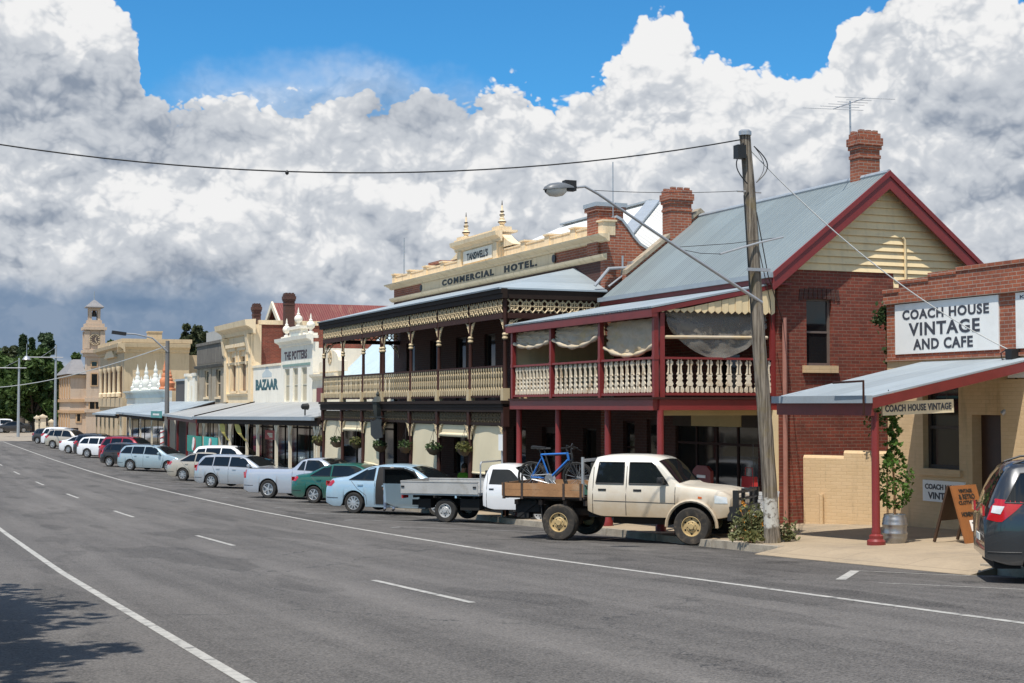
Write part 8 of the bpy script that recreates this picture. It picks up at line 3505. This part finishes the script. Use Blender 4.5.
# white slatted bench behind the shrub
by_ = ax(757, 505, 17.0).y
bz_ = gz(17.0, by_)
bn = thing('bench', 'white slatted bench on the footpath behind the orange flowered shrub', 'bench', (17.0, by_, bz_))
q = MB()
for i in range(5):
    q.box(16.98 + .015 * i, 17.0 + .015 * i, by_ - .75, by_ + .75, bz_ + .46 + .085 * i, bz_ + .535 + .085 * i)
q.build('backrest', m_plastic, bn)
q = MB()
for i in range(4):
    q.box(16.55 + .11 * i, 16.64 + .11 * i, by_ - .75, by_ + .75, bz_ + .41, bz_ + .44)
q.build('seat', m_plastic, bn)
for s_ in (-.68, .68):
    q = MB()
    q.box(16.58, 16.64, by_ + s_ - .03, by_ + s_ + .03, bz_, bz_ + .41).box(16.90, 16.96, by_ + s_ - .03, by_ + s_ + .03, bz_, bz_ + .41)
    q.box(16.642, 16.898, by_ + s_ - .03, by_ + s_ + .03, bz_ + .34, bz_ + .40)
    q.bar((16.93, by_ + s_, bz_ + .40), (17.09, by_ + s_, bz_ + .92), .05)
    q.build('leg_frame', m_plastic, bn)

# ================================================================== PEOPLE
def person(label, joints, edges, radii, zones, loc, rz, hairmat, headc, headr, skin, pants=None):
    """one continuous skinned figure, coloured by zones; hair and face as children"""
    me = bpy.data.meshes.new('person')
    me.from_pydata(joints, edges, [])
    o = bpy.data.objects.new('person', me)
    col.objects.link(o)
    md = o.modifiers.new('skin', 'SKIN')
    for i, r in enumerate(radii):
        me.skin_vertices[0].data[i].radius = (r, r * .85)
    me.skin_vertices[0].data[0].use_root = True
    sb_ = o.modifiers.new('sub', 'SUBSURF')
    sb_.levels = sb_.render_levels = 2
    dg = bpy.context.evaluated_depsgraph_get()
    ev = o.evaluated_get(dg)
    m2 = bpy.data.meshes.new_from_object(ev)
    o.modifiers.clear()
    o.data = m2
    m2.name = 'person'
    mats = [z[0] for z in zones]
    m2.materials.clear()
    for mm in mats:
        m2.materials.append(mm)
    for p in m2.polygons:
        p.use_smooth = True
        for i, (mm, fn) in enumerate(zones):
            if fn(p.center):
                p.material_index = i
                break
    o.location = loc
    o.rotation_euler = (0, 0, rz)
    ROOTM[o.name] = Matrix.Translation(Vector(loc)) @ Matrix.Rotation(rz, 4, 'Z')
    tag(o, label, 'person')
    c = Vector(headc)
    q = MB()
    vs, fs = [], []
    seg, rings = 14, 9
    for i in range(rings + 1):
        ph = pi * .62 * i / rings
        for k_ in range(seg):
            a_ = 2 * pi * k_ / seg
            r_ = headr * 1.09
            front = cos(a_)
            cut = 1.0 if front < .35 or ph < .95 else .86
            vs.append(c + Vector((r_ * cut * sin(ph) * cos(a_) * 1.05, r_ * cut * sin(ph) * sin(a_) * .9, r_ * 1.12 * cos(ph) + .01)))
    for i in range(rings):
        for k_ in range(seg):
            fs.append((i * seg + k_, i * seg + (k_ + 1) % seg, (i + 1) * seg + (k_ + 1) % seg, (i + 1) * seg + k_))
    q.add(vs, fs)
    q.build('hair', hairmat, o, 60, local=True)
    q = MB()
    for s_ in (-1, 1):
        q.lathe([(.0, 0), (.013, .004), (.0, .008)], c + Vector((headr * .98, s_ * .035, .01)), 6, 'x')
    q.lathe([(.028, 0), (.0, .004)], c + Vector((headr * .93, 0, -.06)), 6, 'x')
    q.build('face', M('face_dark', (.05, .025, .02), .6, .1), o, local=True)
    return o


m_skin = M('skin', (.50, .28, .19), .55, .08, 4, 0)
m_hairb = M('brown_hair', (.05, .03, .018), .6, .2, 9)
m_hairg = M('grey_hair', (.25, .22, .19), .6, .2, 9)
m_jean = M('faded_jeans', (.13, .17, .25), .85, .15, 4)
m_purple = M('purple_shirt', (.13, .055, .22), .85, .12, 4)
m_lime = M('lime_shirt', (.12, .38, .03), .85, .12, 4)
m_mint = M('pale_green_shirt', (.42, .55, .38), .85, .1, 4)


def standing(walk=.0, arm=.0):
    J = [(0, 0, .95), (0, 0, 1.15), (0, 0, 1.38), (0, 0, 1.50), (.02, 0, 1.60), (.03, 0, 1.70),
         (0, .17, 1.40), (.03, .22, 1.14), (.10 + arm, .22, .92), (.13 + arm, .22, .84),
         (0, -.17, 1.40), (-.03, -.22, 1.14), (.06 + arm, -.22, .92), (.09 + arm, -.22, .84),
         (.0, .09, .90), (.08 + walk, .10, .50), (.0 + walk, .10, .09), (.16 + walk, .11, .05),
         (.0, -.09, .90), (-.04 - walk * .6, -.10, .50), (-.16 - walk, -.10, .12), (-.02 - walk, -.11, .05)]
    Ed = [(0, 1), (1, 2), (2, 3), (3, 4), (4, 5), (2, 6), (6, 7), (7, 8), (8, 9), (2, 10), (10, 11), (11, 12), (12, 13), (0, 14), (14, 15), (15, 16), (16, 17), (0, 18), (18, 19), (19, 20), (20, 21)]
    Rr = [.15, .14, .16, .06, .095, .095, .07, .05, .04, .04, .07, .05, .04, .04, .10, .065, .045, .045, .10, .065, .045, .045]
    return J, Ed, Rr


J, Ed, Rr = standing(.12, .10)
pw_ = onG(56, 444.8)
person('person in a purple shirt and blue jeans walking beside the farthest parked cars', J, Ed, Rr,
       [(m_skin, lambda c: c.z > 1.47 or (abs(c.y) > .17 and c.z < 1.05 and c.z > .7)), (m_purple, lambda c: c.z > .93), (m_jean, lambda c: c.z > .1), (m_black, lambda c: True)],
       pw_, radians(-75), m_hairb, (.03, 0, 1.66), .10, m_skin)


def seated(reach=0.0):
    J = [(0, 0, .50), (-.02, 0, .72), (0, 0, .95), (.02, 0, 1.06), (.05, 0, 1.15), (.06, 0, 1.25),
         (0, .18, .97), (.06, .23, .72), (.28 + reach, .20, .66), (.36 + reach, .19, .67),
         (0, -.18, .97), (.06, -.23, .72), (.28, -.20, .66), (.36, -.19, .67),
         (.05, .10, .50), (.45, .13, .50), (.45, .13, .09), (.58, .13, .05),
         (.05, -.10, .50), (.45, -.13, .50), (.45, -.13, .09), (.58, -.13, .05)]
    return J, Ed, Rr


J, E2, R2 = seated()
gp = ax(463, 500, 16.7)
person('person in a lime green shirt sitting under the hotel verandah', J, E2, [r * 1.12 for r in R2],
       [(m_skin, lambda c: c.z > 1.05 or (c.x > .14 and c.z > .58)), (m_lime, lambda c: c.z > .56), (m_jean, lambda c: c.z > .1), (m_black, lambda c: True)],
       (16.7, gp.y, gz(16.7, gp.y)), radians(20), m_hairb, (.06, 0, 1.21), .10, m_skin)
# a stool for that person
q = MB()
zs_ = gz(16.7, gp.y)
q.lathe([(.19, zs_ + .37), (.20, zs_ + .39), (.20, zs_ + .42), (0, zs_ + .43)], (16.7, gp.y, 0), 14)
st_ = tag(q.build('stool', m_wood, None, 40), 'timber stool under the person in the lime green shirt', 'stool')
for k_ in range(4):
    a_ = k_ * pi / 2 + .6
    MB().tube([(16.7 + .14 * cos(a_), gp.y + .14 * sin(a_), zs_ + .37), (16.7 + .19 * cos(a_), gp.y + .19 * sin(a_), zs_)], .018, 6).build('leg', m_wood, st_)
# the driver getting out of the pale blue sedan
CM = ROOTM[cr.name]
dp_ = CM @ Vector((1.18, -.62, .10))
person('person in a pale green shirt in the open door of the blue sedan', J, E2, R2,
       [(m_skin, lambda c: c.z > 1.03 or (c.x > .14 and c.z > .58)), (m_mint, lambda c: c.z > .56), (m_jean, lambda c: c.z > .1), (m_black, lambda c: True)],
       dp_, radians(-45 - 75), m_hairg, (.06, 0, 1.19), .095, m_skin)

# ================================================================== TREES
m_bark = M('grey_bark', (.085, .065, .05), .95, .3, 3, .01)
m_tA = leafmat('dark_oak_leaf', (.034, .068, .018), (.11, .165, .045), .35, .3)
m_tB = leafmat('conifer_leaf', (.030, .056, .026), (.080, .115, .050), .5, .2)
m_tC = leafmat('gum_leaf', (.035, .048, .022), (.10, .11, .05), .5, .2)
m_tD = leafmat('bright_leaf', (.035, .085, .02), (.11, .17, .045), .5, .25)


def tree(name, label, x, y, z0, h, r, trunk_h, n, leaf, mat, seed, shape='round', clumps=26, group=None):
    rnd = random.Random(seed)
    t = thing(name, label, 'tree', (x, y, z0), group=group)
    q = MB()
    tr = max(.12, h * .028)
    P = [(x, y, z0 - .2), (x + rnd.uniform(-.1, .1), y, z0 + trunk_h * .5), (x + rnd.uniform(-.2, .2), y, z0 + trunk_h), (x + rnd.uniform(-.3, .3), y, z0 + h * .75)]
    q.tube(P, [tr * 1.3, tr, tr * .85, tr * .25], 9)
    cs = []
    for i in range(clumps):
        if shape == 'column':
            t_ = (i + .5) / clumps
            rr = r * .55 * rnd.random() * (1.15 - t_)
            a_ = i * 2.4
            cs.append((x + rr * cos(a_), y + rr * sin(a_), z0 + trunk_h + (h - trunk_h) * t_ * .93, r * (.52 - .36 * t_) * rnd.uniform(.8, 1.2)))
        elif shape == 'cone':
            t_ = i / clumps
            z = z0 + trunk_h + (h - trunk_h) * t_
            rr = r * (1 - t_) * rnd.uniform(.5, 1.0)
            a_ = i * 2.4
            cs.append((x + rr * cos(a_), y + rr * sin(a_), z, r * (.55 - .38 * t_)))
        else:
            u = rnd.uniform(-1, 1)
            a_ = rnd.uniform(0, 2 * pi)
            rad = rnd.random() ** .4
            zc = z0 + trunk_h + (h - trunk_h) * .5
            s_ = sqrt(1 - u * u) * rad
            cs.append((x + r * s_ * cos(a_), y + r * s_ * sin(a_), zc + (h - trunk_h) * .5 * u * rad, r * rnd.uniform(.20, .36)))
    for c in cs[::2]:
        q.tube([(x, y, z0 + trunk_h * rnd.uniform(.7, 1.1)), ((x + c[0]) / 2, (y + c[1]) / 2, (z0 + trunk_h + c[2]) / 2 + h * .03), c[:3]], [tr * .4, tr * .25, tr * .08], 5)
    q.build('trunk', m_bark, t, 50)
    q = MB()
    pts = []
    for i in range(n):
        c = cs[rnd.randrange(len(cs))]
        d = Vector((rnd.gauss(0, 1), rnd.gauss(0, 1), rnd.gauss(0, .8)))
        d = d.normalized() * c[3] * rnd.random() ** .5
        pts.append((c[0] + d.x, c[1] + d.y, c[2] + d.z))
    leaf_cloud(q, pts, leaf, rnd, 1.5)
    q.build('crown', mat, t)
    return t


def tree_at(name, label, px, ptop, pbase_w, Y, mat, seed, n, leaf, shape='round', clumps=26, trunk=.25, group=None):
    b_ = ay(px, 425, Y)
    z0 = prof(Y) - .1
    top_ = ay(px, ptop, Y).z
    r = pbase_w / FOC * (Y * .925 + b_.x * .38)
    return tree(name, label, b_.x, Y, z0, top_ - z0, r, (top_ - z0) * trunk, n, leaf, mat, seed, shape, clumps, group)


tree_at('broadleaf_tree', 'big dark spreading tree at the end of the street left of the post office', 33, 350, 29, 200, m_tA, 31, 14000, .5, clumps=70, trunk=.16, group='trees beyond the end of the street')
tree_at('broadleaf_tree', 'dark tree cut off by the left edge behind the lamp post', 2, 354, 22, 206, m_tA, 32, 9000, .5, clumps=50, trunk=.16, group='trees beyond the end of the street')
tree_at('broadleaf_tree', 'lower dark tree filling the gap beside the post office wing', 56, 366, 13, 222, m_tA, 33, 3000, .42, clumps=20, trunk=.12, group='trees beyond the end of the street')
tree_at('slender_tree', 'tall narrow dark tree behind the big street tree, left of the round one', 22, 331, 13, 250, m_tB, 34, 5200, .5, 'column', 50, .2, 'trees beyond the end of the street')
tree_at('slender_tree', 'slender dark tree standing between the two taller crowns', 31, 334, 10, 255, m_tB, 35, 4400, .5, 'column', 44, .2, 'trees beyond the end of the street')
tree_at('broadleaf_tree', 'tall round dark crown behind the big street tree', 45, 334, 15, 252, m_tB, 36, 7000, .5, clumps=44, trunk=.3, group='trees beyond the end of the street')
tree_at('broadleaf_tree', 'greyish gum tree far behind at the left edge', 6, 343, 15, 270, m_tC, 37, 5000, .6, clumps=34, trunk=.3, group='trees beyond the end of the street')
tree_at('broadleaf_tree', 'rounded green tree behind the roof of the post office wing', 70, 350, 15, 245, m_tA, 38, 6000, .5, clumps=26, trunk=.2, group='trees beyond the end of the street')
tree_at('broadleaf_tree', 'green crown showing between the clock tower and the town hall', 112, 334, 13, 240, m_tA, 39, 3600, .4, clumps=26, trunk=.2)
tree_at('broadleaf_tree', 'brownish green gum crown rising above the stone building', 190, 323, 15, 190, m_tC, 40, 8000, .38, clumps=50, trunk=.45, group='trees above the shop roofs')
tree_at('broadleaf_tree', 'smaller gum crown to the right of the taller one above the stone building', 206, 329, 10, 188, m_tC, 41, 4500, .38, clumps=30, trunk=.45, group='trees above the shop roofs')
tree_at('broadleaf_tree', 'dark crown behind the roof blocks of the town hall', 165, 337, 9, 230, m_tA, 42, 1800, .4, clumps=16, trunk=.3)
tree_at('broadleaf_tree', 'pale green small tree beside the gate pillars under the big street tree', 53, 404, 5, 196, m_tD, 43, 900, .34, clumps=10, trunk=.3)
# street tree on the near side of the road, out of the picture, that throws the shade at the lower left
for yy_, lb_ in ((7.6, 'leafy street tree on the near footpath, closest of the three shade trees'), (13.2, 'leafy street tree on the near footpath, middle one of the three shade trees'), (18.6, 'leafy street tree on the near footpath, farthest of the three shade trees')):
    tree('broadleaf_tree', lb_, -4.9 + yy_ * .045, yy_, gz(-4.5, yy_), 9.2, 3.9, 3.4, 20000, .24, m_tD, int(yy_), clumps=80, group='shade trees on the near footpath')
far_wood = MB()
rnd = random.Random(77)
pts = []
for i in range(9000):
    y = rnd.uniform(300, 330)
    x = rnd.uniform(-40, 200)
    hgt = 7 + 4 * sin(x * .11) + 3 * sin(x * .37 + 1)
    pts.append((x, y, prof(y) + max(0.3, hgt) * rnd.random() ** .6))
leaf_cloud(far_wood, pts, 1.3, rnd, 1.4)
fwo_ = tag(far_wood.build('far_wood', m_tA), 'dark line of distant trees closing the view at the end of the street', 'woods')
fwo_['kind'] = 'stuff'

# ---- gate pillars, bench and striped post at the far end
for px0, px1, pt, pb2, lab in ((35.5, 38.5, 416, 432, 'narrow pale gate pillar left of the broad one under the trees'), (40, 46, 415, 434, 'broad pale gate pillar with a capped top under the trees'), (49.5, 54, 420, 433, 'low pale wall piece right of the broad gate pillar')):
    a, b_ = ay(px0, pb2, 190), ay(px1, pt, 190)
    q = MB()
    q.box(a.x, b_.x, 190, 190.8, prof(190) - .2, b_.z - .3)
    q.box(a.x - .15, b_.x + .15, 189.85, 190.95, b_.z - .3, b_.z - .1)
    q.prism([(a.x, b_.z - .1), (b_.x, b_.z - .1), ((a.x + b_.x) / 2, b_.z + .1)], 'y', 190, 190.8)
    tag(q.build('gate_pillar', m_cream2), lab, 'gate pillar')
a, b_ = ay(65.5, 431.5, 176), ay(78.5, 427, 176)
bt = thing('bench', 'long dark timber bench in front of the post office wing', 'bench', ((a.x + b_.x) / 2, 176, prof(176)))
q = MB()
q.box(a.x, b_.x, 175.7, 176.1, prof(176) + .42, prof(176) + .48)
q.build('seat', m_dkbrown, bt)
q = MB()
q.box(a.x, b_.x, 176.1, 176.16, prof(176) + .55, prof(176) + .95)
q.build('backrest', m_dkbrown, bt)
for t in (.08, .5, .92):
    xx = a.x + (b_.x - a.x) * t
    MB().box(xx - .05, xx + .05, 175.75, 176.15, prof(176) - .1, prof(176) + .42).build('leg', m_dkbrown, bt)
c = ax(162.5, 425, XP - .3)
q = MB()
z0 = gz(XP - .3, c.y)
q.lathe([(.13, z0), (.13, z0 + 2.2)], (XP - .3, c.y, 0), 12)
bp = tag(q.build('striped_post', m_white, None, 40), 'white post with red spiral stripes outside the pinnacled shop', 'post')
q = MB()
for i in range(6):
    za = z0 + .2 + i * .33
    q.tube([(XP - .3 + .125 * cos(a_), c.y + .125 * sin(a_), za + .16 * a_ / pi) for a_ in [pi * .5 + pi * 1.2 * k_ / 8 for k_ in range(9)]], .035, 4)
q.build('stripes', m_sred, bp)
